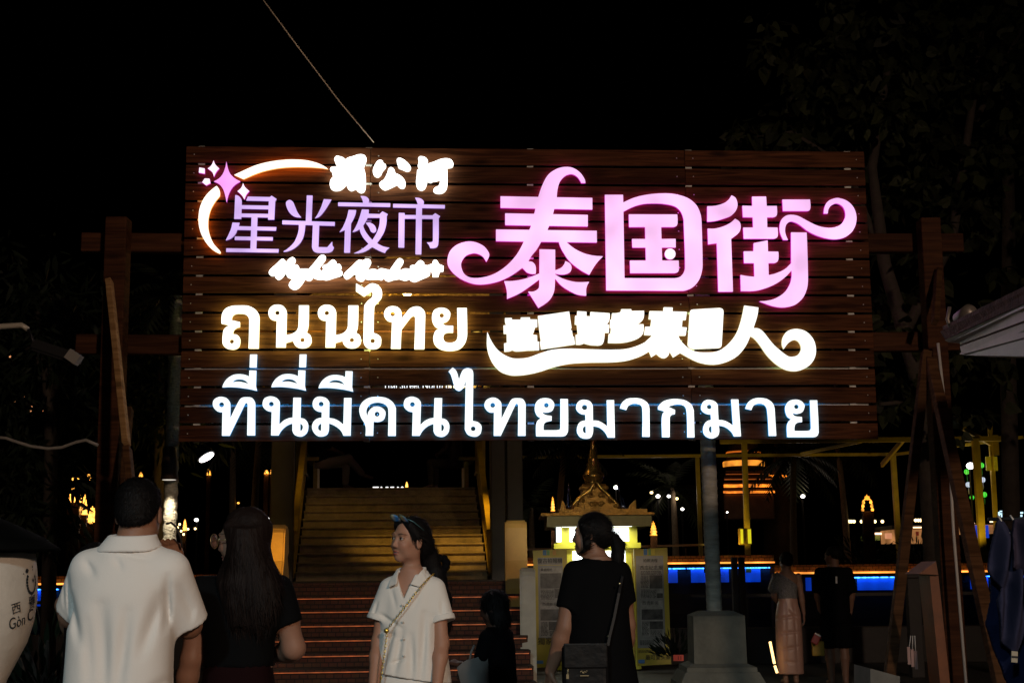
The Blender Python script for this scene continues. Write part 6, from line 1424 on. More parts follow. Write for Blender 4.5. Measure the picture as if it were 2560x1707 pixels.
class Fig:
    """head frame and helpers for one person"""
    def __init__(s, hc, hs, hyaw=0, hpitch=0, hroll=0):
        s.hc = V3(*hc); s.hs = hs; s.Q = rotz(hyaw) @ rotx(hpitch) @ roty(hroll); s.b = Field(); s.boxes = []
    def H(s, r, f, u): return s.hc + s.Q @ (V3(r, f, u) * s.hs)
    def head(s, neck, nr=.052, fem=True):
        b, H, h, Q = s.b, s.H, s.hs, s.Q
        e = lambda c, r, k, op='u': b.ell(H(*c), np.array(r) * h, k * h, op, Q)
        e((0, -.012, .038), (.076, .096, .082), .03); e((0, .022, -.025), (.056 if fem else .060, .068, .078), .03)
        e((0, .058 if fem else .060, -.088), (.022 if fem else .026, .025, .021), .035)
        for s_ in (-1, 1):
            e((s_ * .033, .060, -.026), (.026, .026, .028), .025); e((s_ * (.042 if fem else .048), .015, -.062), (.019, .04, .026), .03)
            e((s_ * .033, .107 if fem else .104, .012), (.016, .018, .0105), .016, 's')
            e((s_ * .0325, .0765, .010), (.0145, .0135, .0115), .004)
            e((s_ * .031, .080 if fem else .088, .033), (.018, .012, .006), .02)
            e((s_ * .078, -.004, -.004), (.007, .019, .031), .008); e((s_ * .086, .000, .000), (.006, .011, .019), .006, 's')
            e((s_ * (.0095 if fem else .0115), .093 if fem else .097, -.030), (.007 if fem else .0085, .009, .007), .008)
        if fem: b.cone(H(0, .086, .012), H(0, .1025, -.023), .0055 * h, .0088 * h, .016 * h)
        else: b.cone(H(0, .088, .018), H(0, .108, -.024), .007 * h, .0105 * h, .014 * h)
        e((0, .0865, -.0575), (.021, .010, .006), .006); e((0, .0855, -.0695), (.017, .010, .0072), .006); e((0, .094, -.0635), (.021, .006, .0016), .004, 's')
        b.cone(H(0, -.02, -.06), neck, nr * h, nr * 1.05, .03)
        r = .14 * h; s.boxes.append((s.hc - V3(r, r, .135 * h), s.hc + V3(r, r, .15 * h)))
    def hand(s, w, d, n, side, curl=.5, sc=1.0, fine=True):
        """w wrist, d towards fingers, n back of the hand, side +1 thumb lies on cross(d,n)*side"""
        w = V3(*w); d = V3(*d) / np.linalg.norm(d); n = V3(*n); n = n - d * (n @ d); n /= np.linalg.norm(n); t = np.cross(d, n) * side
        b = s.b; k0 = w + d * .012 * sc
        for o in (-.028, -.010, .010, .026): b.cone(k0 + t * o * .7 * sc, w + d * .085 * sc + t * o * sc, .0125 * sc, .0115 * sc, .010)
        for o, L in ((.029, .95), (.0095, 1.06), (-.0095, .98), (-.0275, .78)):
            p = w + d * .088 * sc + t * o * sc; a = curl * .55; r = .0092 * sc
            for seg, l in enumerate((.044, .027, .021)):
                q = p + (d * math.cos(a) - n * math.sin(a)) * l * L * sc; b.cone(p, q, r, r * .9, .004); p = q; a += curl * (.9, .7, 0)[seg]; r *= .9
        p = w + d * .022 * sc + t * .026 * sc; v = d * .62 + t * .72 - n * .30 * (.4 + curl); v /= np.linalg.norm(v)
        q = p + v * .040 * sc; b.cone(p, q, .0135 * sc, .0105 * sc, .010); v2 = v * .75 + d * .55 - n * .25 * curl; v2 /= np.linalg.norm(v2); b.cone(q, q + v2 * .036 * sc, .0105 * sc, .0082 * sc, .005)
        c = w + d * .085 * sc; r = .125 * sc
        if fine: s.boxes.append((c - r, c + r))
    def arm(s, S, E, W, r=(.052, .042, .027), k=.02):
        S, E, W = V3(*S), V3(*E), V3(*W)
        m = S * .5 + E * .5; s.b.cone(S, m, r[0], r[0] * .93, k); s.b.cone(m, E, r[0] * .93, r[1], k)
        f = E * .72 + W * .28; s.b.cone(E, f, r[1], r[1] * 1.04, k); s.b.cone(f, W, r[1] * 1.04, r[2], k)
    def legs(s, hip_z, spread=.09, stance=0.0, r=(.085, .055, .036), foot=1, y=0.0):
        for sg in (-1, 1):
            hp = V3(sg * spread, y, hip_z); kn = V3(sg * spread * .95, y + .015 + stance * sg, hip_z * .53); an = V3(sg * spread * .92, y - .01 + stance * sg * 1.6, .075)
            s.b.cone(hp, kn, r[0], r[1], .03); s.b.cone(kn, kn * .65 + an * .35 + V3(0, -.012, 0), r[1], r[1] * .98, .02); s.b.cone(kn * .65 + an * .35 + V3(0, -.012, 0), an, r[1] * .98, r[2], .02)
            s.b.cone(an + V3(0, -.02, -.04), an + V3(sg * .015, .13, -.05), .034, .026, .02)
    def colors(s, skin, lips=(.42, .10, .09), teeth=False):
        skin = np.array(skin)
        def f(V):
            c = np.repeat(skin[None, :], len(V), 0)
            q = ((V - s.hc) @ s.Q) / s.hs; r, fw, u = q.T; ar = np.abs(r)
            def mix(mask, col):
                m = np.clip(mask, 0, 1)[:, None]; c[:] = c * (1 - m) + np.array(col) * m
            near = (np.abs(q) < .14).all(1) & (fw > .03)
            blush = np.exp(-(((ar - .042) / .02)**2 + ((u + .026) / .018)**2)) * .35 * near; mix(blush, skin * np.array([1.05, .78, .74]))
            mix(near * np.clip(1.4 - ((r / .024)**2 + ((u + .0635 - 7 * r * r) / .0130)**2) * 1.4, 0, 1) * (fw > .075), lips)
            if teeth: mix(near * (((r / .017)**2 + ((u + .0632 - 7 * r * r) / .0026)**2) < 1) * (fw > .075), (.40, .36, .33))
            mix(near * np.clip(2.2 - (((ar - .034) / .021)**2 + ((u - .036 + (ar - .034)**2 * 9) / .0030)**2) * 1.8, 0, 1), skin * .16)
            ex = ((ar - .0325) / .0150); ey = (u - .0105) / .0062
            mix(near * np.clip(3 - 3 * (ex**2 + ((u - .0135) / .0075)**2), 0, 1), (.02, .013, .011))
            mix(near * ((ex**2 + ey**2) < .85), (.34, .32, .30))
            mix(near * ((((ar - .0325) / .0062)**2 + ((u - .0108) / .0062)**2) < 1), (.012, .008, .007))
            return c
        return f
def strands(field, V, Fq, n, length, width, flow, seed=1, lift=.004, curl=.3, keep=None):
    """thin tapering locks laid over a hair surface, appended to its mesh"""
    rng = np.random.RandomState(seed)
    A = V[Fq[:, 0]]; C = V[Fq].mean(1); nn = np.cross(V[Fq[:, 2]] - A, V[Fq[:, 3]] - V[Fq[:, 1]]); nn /= np.linalg.norm(nn, axis=1, keepdims=True) + 1e-9
    if keep is not None: ok = keep(C); Fall = Fq; C = C[ok]; nn = nn[ok]
    pick = rng.choice(len(C), n); P = C[pick]; N_ = nn[pick]; F_ = flow(P) + rng.normal(size=(n, 3)) * curl
    F_ -= N_ * (F_ * N_).sum(1, keepdims=True); F_ /= np.linalg.norm(F_, axis=1, keepdims=True) + 1e-9
    S = np.cross(F_, N_); L = length * rng.uniform(.5, 1.2, (n, 1)); w = width * rng.uniform(.6, 1.3, (n, 1))
    lf = lift * rng.uniform(.2, 1.6, (n, 1)); bend = rng.uniform(-.12, .12, (n, 1))
    rows = []
    for t, wt, l in ((0, 1, -.25), (.5, .8, .8), (1.0, .06, 1.0)):
        c = P + F_ * L * t + N_ * lf * l + S * bend * L * t * t; rows += [c - S * w * wt, c + S * w * wt]
    VV = np.stack(rows, 1).reshape(-1, 3); b = np.arange(n)[:, None] * 6 + len(V)
    q = np.concatenate([b + np.array([[0, 1, 3, 2]]), b + np.array([[2, 3, 5, 4]])])
    return np.concatenate([V, VV]), np.concatenate([Fq, q])
def person(name_label, X, Y, yaw, fig, skin, hh=.009, fine=.0032, garments=(), hair=None, hairm=None, group=None, lips=(.42, .10, .09), teeth=False, extra=None, z0=0.0, hair_h=.0055, hair_disp=None, locks=None, scale=(1, 1, 1)):
    t = thing('person', name_label, 'person', (X, Y, z0), group, rotz=yaw); t.scale = scale
    P = []
    eps = hh * 1.1
    P.append(fig.b.mesh(hh, drop=[(lo + eps, hi - eps) for lo, hi in fig.boxes] if fine else ()))
    if fine:
        for lo, hi in fig.boxes: P.append(fig.b.mesh(fine, lo, hi))
    obj('body', to_mesh('body', P, fig.colors(skin, lips, teeth)), M_SKIN, t, local=True)
    for nm, fld, m, h, dsp in garments: obj(nm, to_mesh(nm, [fld.mesh(h, disp=dsp, open_cuts=False)]), m, t, local=True)
    if hair is not None:
        v_, f_ = hair.mesh(hair_h, disp=hair_disp, open_cuts=False)
        if locks: v_, f_ = strands(hair, v_, f_, *locks)
        obj('hair', to_mesh('hair', [(v_, f_)]), hairm or M_HAIR, t, local=True)
    return t
SK = (.27, .135, .085); SKF = (.29, .150, .10)
def ppx(px, Y): return at(px, 1430, Y).x
# ------------------------------------------------------------------ man in the white polo shirt
MX, MY = ppx(305, 4.9), 4.9
f = Fig((.048, .015, 1.609), .945, R(-2))
f.head((.02, -.01, 1.46), .060)
f.b.loft([(.84, 0, 0, .14, .09), (1.0, 0, 0, .14, .09), (1.2, 0, 0, .14, .09), (1.38, 0, 0, .13, .075), (1.47, 0, 0, .09, .06), (1.50, 0, 0, .07, .06)], k=.03)
f.legs(.88, .095, r=(.10, .062, .042))
f.arm((-.125, 0, 1.41), (-.200, .125, 1.272), (-.09, .34, 1.33), (.052, .046, .032)); f.hand((-.09, .34, 1.33), (.65, .55, .45), (-.3, .3, .8), 1, .9)
f.arm((.15, 0, 1.41), (.205, .115, 1.232), (.128, .29, 1.425), (.054, .044, .029)); f.hand((.128, .29, 1.425), (-.35, .15, .75), (.55, -.75, .25), -1, 1.15)
shirt = Field()
shirt.loft([(.80, 0, 0, .186, .145), (.95, 0, 0, .182, .142), (1.1, 0, 0, .178, .138), (1.25, .004, -.005, .176, .132), (1.36, .010, -.008, .172, .120), (1.43, .016, -.008, .148, .100), (1.475, .024, -.006, .112, .082), (1.505, .028, -.002, .098, .074), (1.53, .03, 0, .082, .07)], n=2.35, k=.03)
shirt.cone((-.108, -.005, 1.425), (-.200, .115, 1.262), .068, .064, .04, clip=.84); shirt.cone((.160, -.005, 1.412), (.222, .10, 1.215), .076, .066, .04, clip=.86)
shirt.cut((0, 0, .82), (0, 0, -1)).cut((0, 0, 1.512), (0, -.12, 1))
fl = foldlines([(-.03, 1.30, -.01, .98, .028, .016, -1), (.055, 1.28, .03, 1.00, .022, .011, -1), (-.075, 1.25, -.055, 1.02, .02, .008, -1), (-.15, 1.33, -.10, 1.18, .018, .009, -1), (.15, 1.33, .10, 1.14, .02, .010, -1), (-.13, 1.02, -.02, .92, .016, .011, -1), (-.02, .92, .14, .88, .018, .012, -1), (-.15, .95, .02, .86, .016, .010, -1), (.16, 1.05, .06, .95, .018, .009, -1), (-.11, 1.455, -.06, 1.40, .012, .006, -1), (.02, 1.475, .11, 1.455, .008, .005, -1), (0, 1.46, .03, 1.42, .010, .005, -1), (.175, 1.40, .165, 1.22, .012, .008, -1), (-.175, 1.40, -.16, 1.24, .012, .008, -1), (.21, 1.36, .25, 1.24, .014, .006, -1), (-.20, 1.36, -.22, 1.27, .014, .006, -1)])
rp_ = ripple(3, 7, 10, 30, (1, 1, .5))
sd = lambda X, Y, Z: -1.7 * fl(X, Y, Z) + .0034 * rp_(X, Y, Z)
collar = Field(); collar.loft([(1.480, .027, -.008, .116, .090), (1.50, .029, -.008, .106, .084), (1.525, .032, -.006, .088, .076), (1.55, .036, -.002, .074, .068)], n=2.2, k=.01)
collar.cut((0, 0, 1.541), (.0, -.10, 1)).cut((0, 0, 1.486), (.12, .22, -1))
pants = Field(); 
for sg in (-1, 1): pants.cone((sg * .095, 0, .86), (sg * .09, .01, .48), .115, .085, .04); pants.cone((sg * .09, .01, .48), (sg * .088, 0, .08), .085, .07, .03)
pants.loft([(.75, 0, 0, .17, .125), (.95, 0, 0, .168, .125)], k=.04)
hair = Field(); H = f.H; Q = f.Q; h = f.hs
hair.ell(H(0, -.016, .044), V3(.0795, .101, .090) * h, .02, 'u', Q); hair.ell(H(0, -.066, -.004), V3(.060, .044, .046) * h, .03, 'u', Q)
hair.cut(H(0, .062, .05), Q @ V3(0, 1, .25)).cut(H(0, -.06, -.026), Q @ V3(0, .55, -1))
hr = ripple(5, 10, 120, 420)
hd = lambda X, Y, Z: .0022 * hr(X, Y, Z)
man = person('person with short black hair and white polo shirt seen from behind, elbows bent forward', MX, MY, 0, f, SK, garments=[('shirt', shirt, C_WHITE, .0065, sd), ('collar', collar, C_WHITE, .005, None), ('trousers', pants, C_DARK, .012, None)], hair=hair, hair_disp=hd, locks=(5200, .017, .0015, lambda P: np.array([0, -.15, -1.0]) + (P - f.hc) * 3, 3, .003, .45))
bm = BM(); o = Vector((MX, MY, 0))
tube(bm, [o + Vector(p) for p in ((.085, .25, 1.585), (.100, .26, 1.590), (.118, .27, 1.573), (.130, .28, 1.54), (.137, .285, 1.50))], .004, 8)
tag(obj('drinking_straw', bm, mat('black_tube', (.02, .02, .022), .4)), 'thin bent black straw held up in the right hand of the man in white', 'straw')
# ------------------------------------------------------------------ long haired woman in black
LX, LY = ppx(601, 5.3), 5.3
f = Fig((.002, .02, 1.525), .89, R(84), R(-4))
f.head((.0, 0, 1.37), .050)
f.b.loft([(.84, 0, 0, .14, .10), (1.0, 0, 0, .12, .09), (1.15, 0, 0, .125, .09), (1.30, 0, 0, .145, .085), (1.38, 0, 0, .10, .06), (1.42, 0, 0, .055, .05)], k=.03)
f.legs(.84, .08, r=(.085, .052, .035))
f.arm((-.145, 0, 1.345), (-.175, -.01, 1.10), (-.225, .02, .885), (.044, .037, .025)); f.hand((-.225, .02, .885), (-.15, .12, -1), (-.9, -.3, .1), -1, .5)
f.arm((.150, 0, 1.345), (.195, .035, 1.135), (.075, .215, 1.10), (.046, .040, .026)); f.hand((.075, .215, 1.10), (-.8, .5, .15), (.3, .4, .8), 1, .9)
tee = Field(); tee.loft([(1.06, 0, 0, .125, .100), (1.12, 0, 0, .126, .100), (1.2, 0, 0, .134, .102), (1.30, 0, -.002, .152, .097), (1.355, 0, -.002, .142, .082), (1.395, 0, 0, .095, .064), (1.415, 0, 0, .072, .056)], k=.03)
tee.cone((-.135, 0, 1.345), (-.168, -.005, 1.22), .060, .056, .04, clip=.92); tee.cone((.140, 0, 1.345), (.180, .015, 1.21), .060, .058, .04, clip=.92)
tee.cut((0, 0, 1.40), (0, -.1, 1)).cut((0, 0, 1.075), (0, 0, -1))
r1 = ripple(8, 6, 15, 45); td = lambda X, Y, Z: .002 * r1(X, Y, Z)
skirt = Field(); skirt.loft([(.30, 0, 0, .19, .17), (.6, 0, 0, .175, .15), (.85, 0, 0, .158, .13), (1.0, 0, 0, .135, .108), (1.085, 0, 0, .122, .098)], k=.02); skirt.cut((0, 0, .32), (0, 0, -1))
r2 = ripple(9, 5, 25, 60, (1, 1, .15)); kd = lambda X, Y, Z: .004 * r2(X, Y, Z)
hair = Field(); H = f.H; Q = f.Q; h = f.hs
hair.ell(H(0, -.020, .044), V3(.088, .108, .096) * h, .02, 'u', Q)
hair.loft([(1.225, .055, -.088, .06, .022), (1.27, .060, -.090, .098, .032), (1.32, .060, -.088, .112, .042), (1.37, .048, -.074, .118, .054), (1.42, .044, -.052, .106, .066), (1.47, .036, -.034, .088, .080), (1.53, .032, -.016, .074, .088), (1.57, .026, -.004, .070, .086)], n=2.1, k=.03)
hair.cone(H(.075, .035, .06), H(.07, .02, -.10), .020, .018, .03); hair.cone(H(-.078, .026, .06), H(-.074, .002, -.13), .018, .020, .03)
hair.cone(H(-.05, -.03, -.10), (-.115, -.045, 1.36), .03, .012, .03)
hair.cut(H(0, .058, .05), Q @ V3(0, 1, .10))
facecut = lambda f, c, rad: (lambda c0, QQ: (lambda X, Y, Z: (lambda x, y, z: (np.sqrt(((QQ[0, 0] * x + QQ[1, 0] * y + QQ[2, 0] * z) / rad[0])**2 + ((QQ[0, 1] * x + QQ[1, 1] * y + QQ[2, 1] * z) / rad[1])**2 + ((QQ[0, 2] * x + QQ[1, 2] * y + QQ[2, 2] * z) / rad[2])**2) - 1) * min(rad))(X - c0[0], Y - c0[1], Z - c0[2])))(f.H(*c), f.Q)
hair.add(facecut(f, (0, .098, -.025), (.13, .072, .088)), f.H(0, .098, 0) - .16, f.H(0, .098, 0) + .16, .006, 's')
ang = lambda X, Y: np.arctan2(X - .01, -(Y + .0))
r3 = ripple(12, 8, 150, 380, (1, 1, .04)); r4 = ripple(13, 5, 40, 110, (1, 1, .06))
hd = lambda X, Y, Z: .0028 * r3(X, Y, Z) + .005 * r4(X, Y, Z)
lady = person('person with very long dark hair, black T-shirt and maroon skirt, seen from behind', LX, LY, R(-6), f, SKF, garments=[('shirt', tee, C_BLACK, .0075, td), ('skirt', skirt, C_MAROON, .011, kd)], hair=hair, hairm=M_HAIRB, hair_disp=hd, locks=(3000, .085, .0017, lambda P: (P - f.H(0, .0, .14)) * np.array([2.2, 2.2, 0]) * np.clip((P[:, 2:3] - 1.45) * 12, 0, 1) + np.array([.14, -.03, -.8]), 4, .0014, .035, lambda C: (((C - f.hc) @ f.Q)[:, 1] < .022) & (C[:, 2] < 1.535)))
def glasses(f, parent, lens_m, frame_m, at_f, at_u, tilt, rad, up=False):
    g = bpy.data.objects.new('sunglasses', None)
    bm = BM(); Q = Matrix(f.Q.tolist())
    P = lambda r, ff, u: Vector(f.H(r, ff, u).tolist())
    fr = BM(); tl = Matrix.Rotation(tilt, 3, 'X')
    for s in (-1, 1):
        c = P(s * .034, at_f, at_u); M = Q @ tl @ Matrix.Rotation(math.pi / 2, 3, 'X') @ Matrix.Rotation(s * .12, 3, 'Y')
        lathe(bm, c, [(rad * .6, -.0022), (rad, -.0005), (rad, .0005), (rad * .6, .0014)], 20, M=M)
        pts = [c + M @ Vector((rad * 1.03 * math.cos(a), rad * 1.03 * math.sin(a), 0)) for a in np.linspace(0, 2 * math.pi, 21)]; tube(fr, pts, .0013, 6, cap=False)
        if up: tube(fr, [P(s * .064, at_f - .002, at_u), P(s * .082, at_f - .03, at_u - .012), P(s * .088, at_f - .10, at_u - .052)], .0024, 6)
        else: tube(fr, [P(s * .066, at_f - .004, at_u), P(s * .086, at_f - .03, at_u), P(s * .086, -.01, at_u - .002)], .0018, 6)
    tube(fr, [P(-.010, at_f + .002, at_u + .004), P(0, at_f + .005, at_u + .007), P(.010, at_f + .002, at_u + .004)], .0018, 6)
    o = obj('sunglasses', fr, frame_m, parent, local=True)
    l = obj('lens_pair', bm, lens_m, o, local=True)
    return o
M_LENS = mat('mirror_lens', (.75, .6, .55), .06, .95); M_FRAMEG = mat('gold_wire', (.6, .42, .2), .3, .9); M_FRAMEB = mat('teal_frame', (.10, .22, .25), .3, .5)
glasses(f, lady, M_LENS, M_FRAMEG, .113, .008, 0, .026)
# ------------------------------------------------------------------ smiling woman in the white linen shirt
WX, WY = ppx(1030, 6.7), 6.7
f = Fig((.010, .012, 1.547), .875, R(-37), R(3), R(-4))
f.head((-.003, -.005, 1.37), .042)
f.b.loft([(.84, 0, 0, .12, .08), (1.0, 0, 0, .10, .07), (1.15, 0, 0, .10, .07), (1.28, 0, 0, .105, .072), (1.345, 0, 0, .10, .064), (1.385, 0, -.005, .075, .055), (1.42, 0, 0, .05, .046)], k=.03)
f.legs(.84, .075, r=(.08, .05, .034))
f.arm((.118, 0, 1.325), (.148, .035, 1.09), (.150, .135, .865), (.038, .032, .022)); f.hand((.150, .135, .865), (.0, .15, -1), (.9, .2, 0), 1, .55)
f.arm((-.116, 0, 1.325), (-.150, .045, 1.085), (-.145, .15, .870), (.038, .032, .022)); f.hand((-.145, .15, .870), (.1, .2, -1), (-.9, .3, 0), -1, .55)
sh = Field()
sh.loft([(.86, 0, 0, .186, .150), (.95, 0, 0, .176, .142), (1.05, 0, 0, .163, .130), (1.15, 0, 0, .150, .116), (1.25, 0, 0, .138, .105), (1.32, 0, 0, .130, .090), (1.362, 0, -.002, .108, .074), (1.395, 0, -.006, .080, .062), (1.42, 0, -.004, .066, .058)], n=2.2, k=.03)
sh.cone((.106, 0, 1.330), (.150, .018, 1.185), .052, .060, .03, clip=.95); sh.cone((-.106, 0, 1.328), (-.148, .020, 1.18), .052, .058, .03, clip=.95)
sh.cut((0, 0, 1.408), (0, .25, 1)).cut((0, 0, .935), (.16, 0, -1))
# open V of the collar
sh.add(lambda X, Y, Z: np.maximum(np.abs(X - .018) - (Z - 1.288) * .42, -(Y - .02)) + 0 * Z, (-.08, .02, 1.288), (.12, .2, 1.45), .004, 's')
fl = foldlines([(.03, 1.16, .14, 1.22, .010, .008, 1), (.05, 1.12, .13, 1.14, .012, .007, 1), (.06, 1.18, .10, 1.0, .014, .010, 1), (.02, 1.15, .05, .95, .016, .012, 1), (-.02, 1.12, -.03, .92, .018, .014, 1), (-.08, 1.22, -.07, .92, .016, .012, 1), (-.12, 1.20, -.14, .92, .02, .013, 1), (.11, 1.02, .15, .93, .02, .012, 1), (-.06, 1.32, -.03, 1.24, .010, .004, 1), (.08, 1.33, .05, 1.24, .010, .004, 1), (.15, 1.27, .17, 1.20, .008, .006, 1), (-.15, 1.27, -.16, 1.2, .009, .006, 1), (.0, 1.02, .07, 1.0, .008, .008, 1)])
r1 = ripple(21, 7, 14, 42, (1, 1, .6))
sd = lambda X, Y, Z: -fl(X, Y, Z) * 1.5 + .0042 * r1(X, Y, Z)
cuffs = []
for S, a in ((V3(.106, 0, 1.33), V3(.044, .018, -.145)), (V3(-.106, 0, 1.328), V3(-.042, .020, -.148))):
    cuff = Field(); cuff.cone(S + a * .55, S + a * 1.2, .0590, .0635, .003, clip=.70); n = a / np.linalg.norm(a)
    cuff.cutbox(S + a * .83, -a, S + a * .8 - .12, S + a * .8 + .12); cuffs.append(cuff)
lap = Field()
lap.loft([(1.385, .002, -.004, .078, .066), (1.405, .002, -.006, .070, .061), (1.43, .0, -.008, .064, .056)], n=2.1, k=.01)
lap.cut((0, 0, 1.423), (0, .35, 1)).cut((0, 0, 1.392), (0, -.2, -1)).cut((0, .030, 1.41), (0, 1, -.5))
def lapel(sg):
    bm = BM(); c = .018
    P = [(sg * .060, .012, 1.424), (sg * .082 + .004, .046, 1.372), (sg * .070 + c, .083, 1.338), (sg * .030 + c, .092, 1.352), (sg * .052, .045, 1.410)]
    prism(bm, P, (sg * .004, .008, .002)); fix(bm); bmesh.ops.bevel(bm, geom=bm.edges[:], offset=.0025, segments=2, affect='EDGES'); return bm
bt = Field(); bt.loft([(.10, 0, 0, .185, .155), (.5, 0, 0, .18, .15), (.85, 0, 0, .168, .138), (1.0, 0, 0, .14, .11)], k=.02); bt.cut((0, 0, .12), (0, 0, -1))
hair = Field(); H = f.H; Q = f.Q; h = f.hs
hair.ell(H(0, -.022, .044), V3(.084, .100, .090) * h, .02, 'u', Q); hair.ell(H(0, -.075, -.01), V3(.065, .05, .06) * h, .03, 'u', Q)
hair.cone(H(.050, .050, .090), H(.078, .010, .030), .020, .013, .02); hair.cone(H(-.050, .050, .090), H(-.078, .010, .030), .020, .013, .02)
hair.chain([H(0, -.10, -.01), (-.065, -.10, 1.46), (-.095, -.105, 1.38), (-.125, -.10, 1.28), (-.135, -.095, 1.17), (-.14, -.09, 1.09)], [.05, .040, .040, .036, .028, .010], .03)
fc = H(0, .078, .03)
hair.cut(H(0, .072, .07), Q @ V3(0, 1, .42))
hair.add((lambda c, QQ: (lambda X, Y, Z: (lambda x, y, z: np.sqrt(((QQ[0, 0] * x + QQ[1, 0] * y + QQ[2, 0] * z) / .060)**2 + ((QQ[0, 1] * x + QQ[1, 1] * y + QQ[2, 1] * z) / .07)**2 + ((QQ[0, 2] * x + QQ[1, 2] * y + QQ[2, 2] * z) / .083)**2) * .06 - .06)(X - c[0], Y - c[1], Z - c[2])))(H(0, .088, -.005), Q), H(0, .088, 0) - .1, H(0, .088, 0) + .1, .006, 's')
r3 = ripple(22, 8, 150, 380, (1, 1, .1)); hd = lambda X, Y, Z: .0022 * r3(X, Y, Z)
smile = person('person smiling in a loose white linen shirt, sunglasses pushed up on dark tied back hair', WX, WY, math.pi + R(-9), f, (.40, .205, .135), fine=.0026, garments=[('shirt', sh, C_LINEN, .0055, sd), ('cuff', cuffs[0], C_LINEN, .005, None), ('cuff', cuffs[1], C_LINEN, .005, None), ('collar', lap, C_LINEN, .004, None), ('trousers', bt, C_LINEN, .012, lambda X, Y, Z: .004 * r1(X * 2, Y * 2, Z * .3))], hair=hair, hair_disp=hd, lips=(.30, .05, .05), teeth=True, locks=(3000, .05, .0013, lambda P: np.where((P[:, 2:3] > 1.47), (np.array([-.035, -.12, 1.50]) - P) * 4, np.array([[-.15, 0, -1.0]])), 5, .0012, .05, lambda C: (((C - f.hc) @ f.Q)[:, 1] < .045) & ~((((C - f.hc) @ f.Q)[:, 2] < .0) & (((C - f.hc) @ f.Q)[:, 1] > -.03))))
M_LENS2 = mat('painted_reflection_lens', (.95, .62, .22), .25, .15)
_n = M_LENS2.node_tree; _t = _n.nodes.new('ShaderNodeTexCoord'); _w = _n.nodes.new('ShaderNodeTexWave'); _w.inputs['Scale'].default_value = 5; _w.inputs['Distortion'].default_value = 2; _r = _n.nodes.new('ShaderNodeValToRGB'); _r.color_ramp.elements[0].color = (.10, .40, .95, 1); _r.color_ramp.elements[1].color = (1, .78, .35, 1); _n.links.new(_t.outputs['Object'], _w.inputs['Vector']); _n.links.new(_w.outputs['Fac'], _r.inputs[0]); _n.links.new(_r.outputs[0], _n.nodes['Principled BSDF'].inputs['Base Color'])  # blue and gold bands paint reflected stall lights into the lens
glasses(f, smile, M_LENS2, M_FRAMEB, .080, .116, R(-52), .027, up=True)
bm = BM(); p = V3(-.112, -.115, 1.44)
for k in range(9): a = k * .7; sph(bm, Vector((p + V3(math.cos(a) * .028, .012 * math.sin(2 * a), math.sin(a) * .030)).tolist()), (.020, .018, .020), 10, 7)
obj('scrunchie', bm, C_BLACK, smile, local=True)
for sg in (-1, 1): obj('lapel', lapel(sg), C_LINEN, smile, local=True)
bm = BM()
for k in range(4): sph(bm, Vector((.018 - .004 * k, .118 + .006 * k, 1.26 - .075 * k)), (.005, .003, .005), 8, 6)
obj('buttons', bm, mat('shell_button', (.7, .67, .62), .3), smile, local=True)
# gold chain strap and bag
Lw = Matrix.Translation((WX, WY, 0)) @ Matrix.Rotation(math.pi + R(-9), 4, 'Z')
M_CHAIN = mat('gold_chain', (.75, .50, .10), .3, .9)
t = thing('shoulder_bag', 'small bag on a gold chain strap slung across the white linen shirt', 'bag', Lw @ Vector((.15, .17, .86)))
cp = [(-.098, -.02, 1.398), (-.088, .055, 1.375), (-.05, .112, 1.32), (0, .138, 1.25), (.05, .142, 1.19), (.082, .142, 1.150), (.088, .150, 1.08), (.096, .165, 1.00), (.102, .175, .94), (.104, .178, .915)]
bm = BM(); P = [Lw @ Vector(c) for c in cp]
L = 0; acc = []
for a, b in zip(P, P[1:]):
    n = max(1, int((b - a).length / .011))
    for k in range(n): acc.append((a + (b - a) * (k / n), (b - a).normalized()))
for k, (p, d) in enumerate(acc):
    x = d.cross(Vector((0, 1, .3))).normalized(); y = d.cross(x)
    M = Matrix((x if k % 2 else y, y if k % 2 else x, d)).transposed()
    pts = [p + M @ Vector((.0042 * math.cos(q), 0, .0080 * math.sin(q))) for q in np.linspace(0, 2 * math.pi, 9)]; tube(bm, pts, .0015, 5, cap=False)
obj('chain_strap', bm, M_CHAIN, t)
bm = BM(); sph(bm, Lw @ Vector((.084, .146, 1.146)), (.012, .008, .012), 10, 8); obj('strap_clasp', bm, M_CHAIN, t)
bm = BM(); bbox(bm, Lw @ Vector((.14, .19, .80)), (.16, .05, .11), .02, rot=R(-9)); obj('bag_body', bm, mat('white_leather', (.6, .57, .52), .4), t)
# ------------------------------------------------------------------ woman in black with ponytail
BX, BY_ = ppx(1493, 7.4), 7.4
f = Fig((-.030, .02, 1.527), .89, R(76), R(2))
f.head((.02, -.01, 1.37), .054)
f.b.loft([(.84, 0, 0, .15, .12), (1.0, 0, 0, .145, .115), (1.15, 0, 0, .15, .11), (1.30, 0, 0, .155, .10), (1.375, 0, 0, .12, .075), (1.42, 0, 0, .06, .055)], k=.03)
f.legs(.85, .085, r=(.09, .058, .038))
f.arm((-.128, 0, 1.345), (-.176, -.03, 1.085), (-.255, .015, .875), (.054, .046, .029)); f.hand((-.255, .015, .875), (-.12, .15, -1), (-.9, -.35, 0), -1, .5)
f.arm((.128, .01, 1.345), (.158, .015, 1.09), (.150, .09, .88), (.047, .040, .027)); f.hand((.150, .09, .88), (-.1, .3, -1), (.9, .2, 0), 1, .5)
tee = Field(); tee.loft([(.78, .01, 0, .20, .17), (.95, .005, 0, .178, .15), (1.10, 0, 0, .168, .135), (1.22, 0, 0, .158, .125), (1.32, 0, 0, .148, .108), (1.375, 0, 0, .118, .085), (1.41, .01, 0, .09, .068), (1.435, .015, 0, .07, .062)], k=.03)
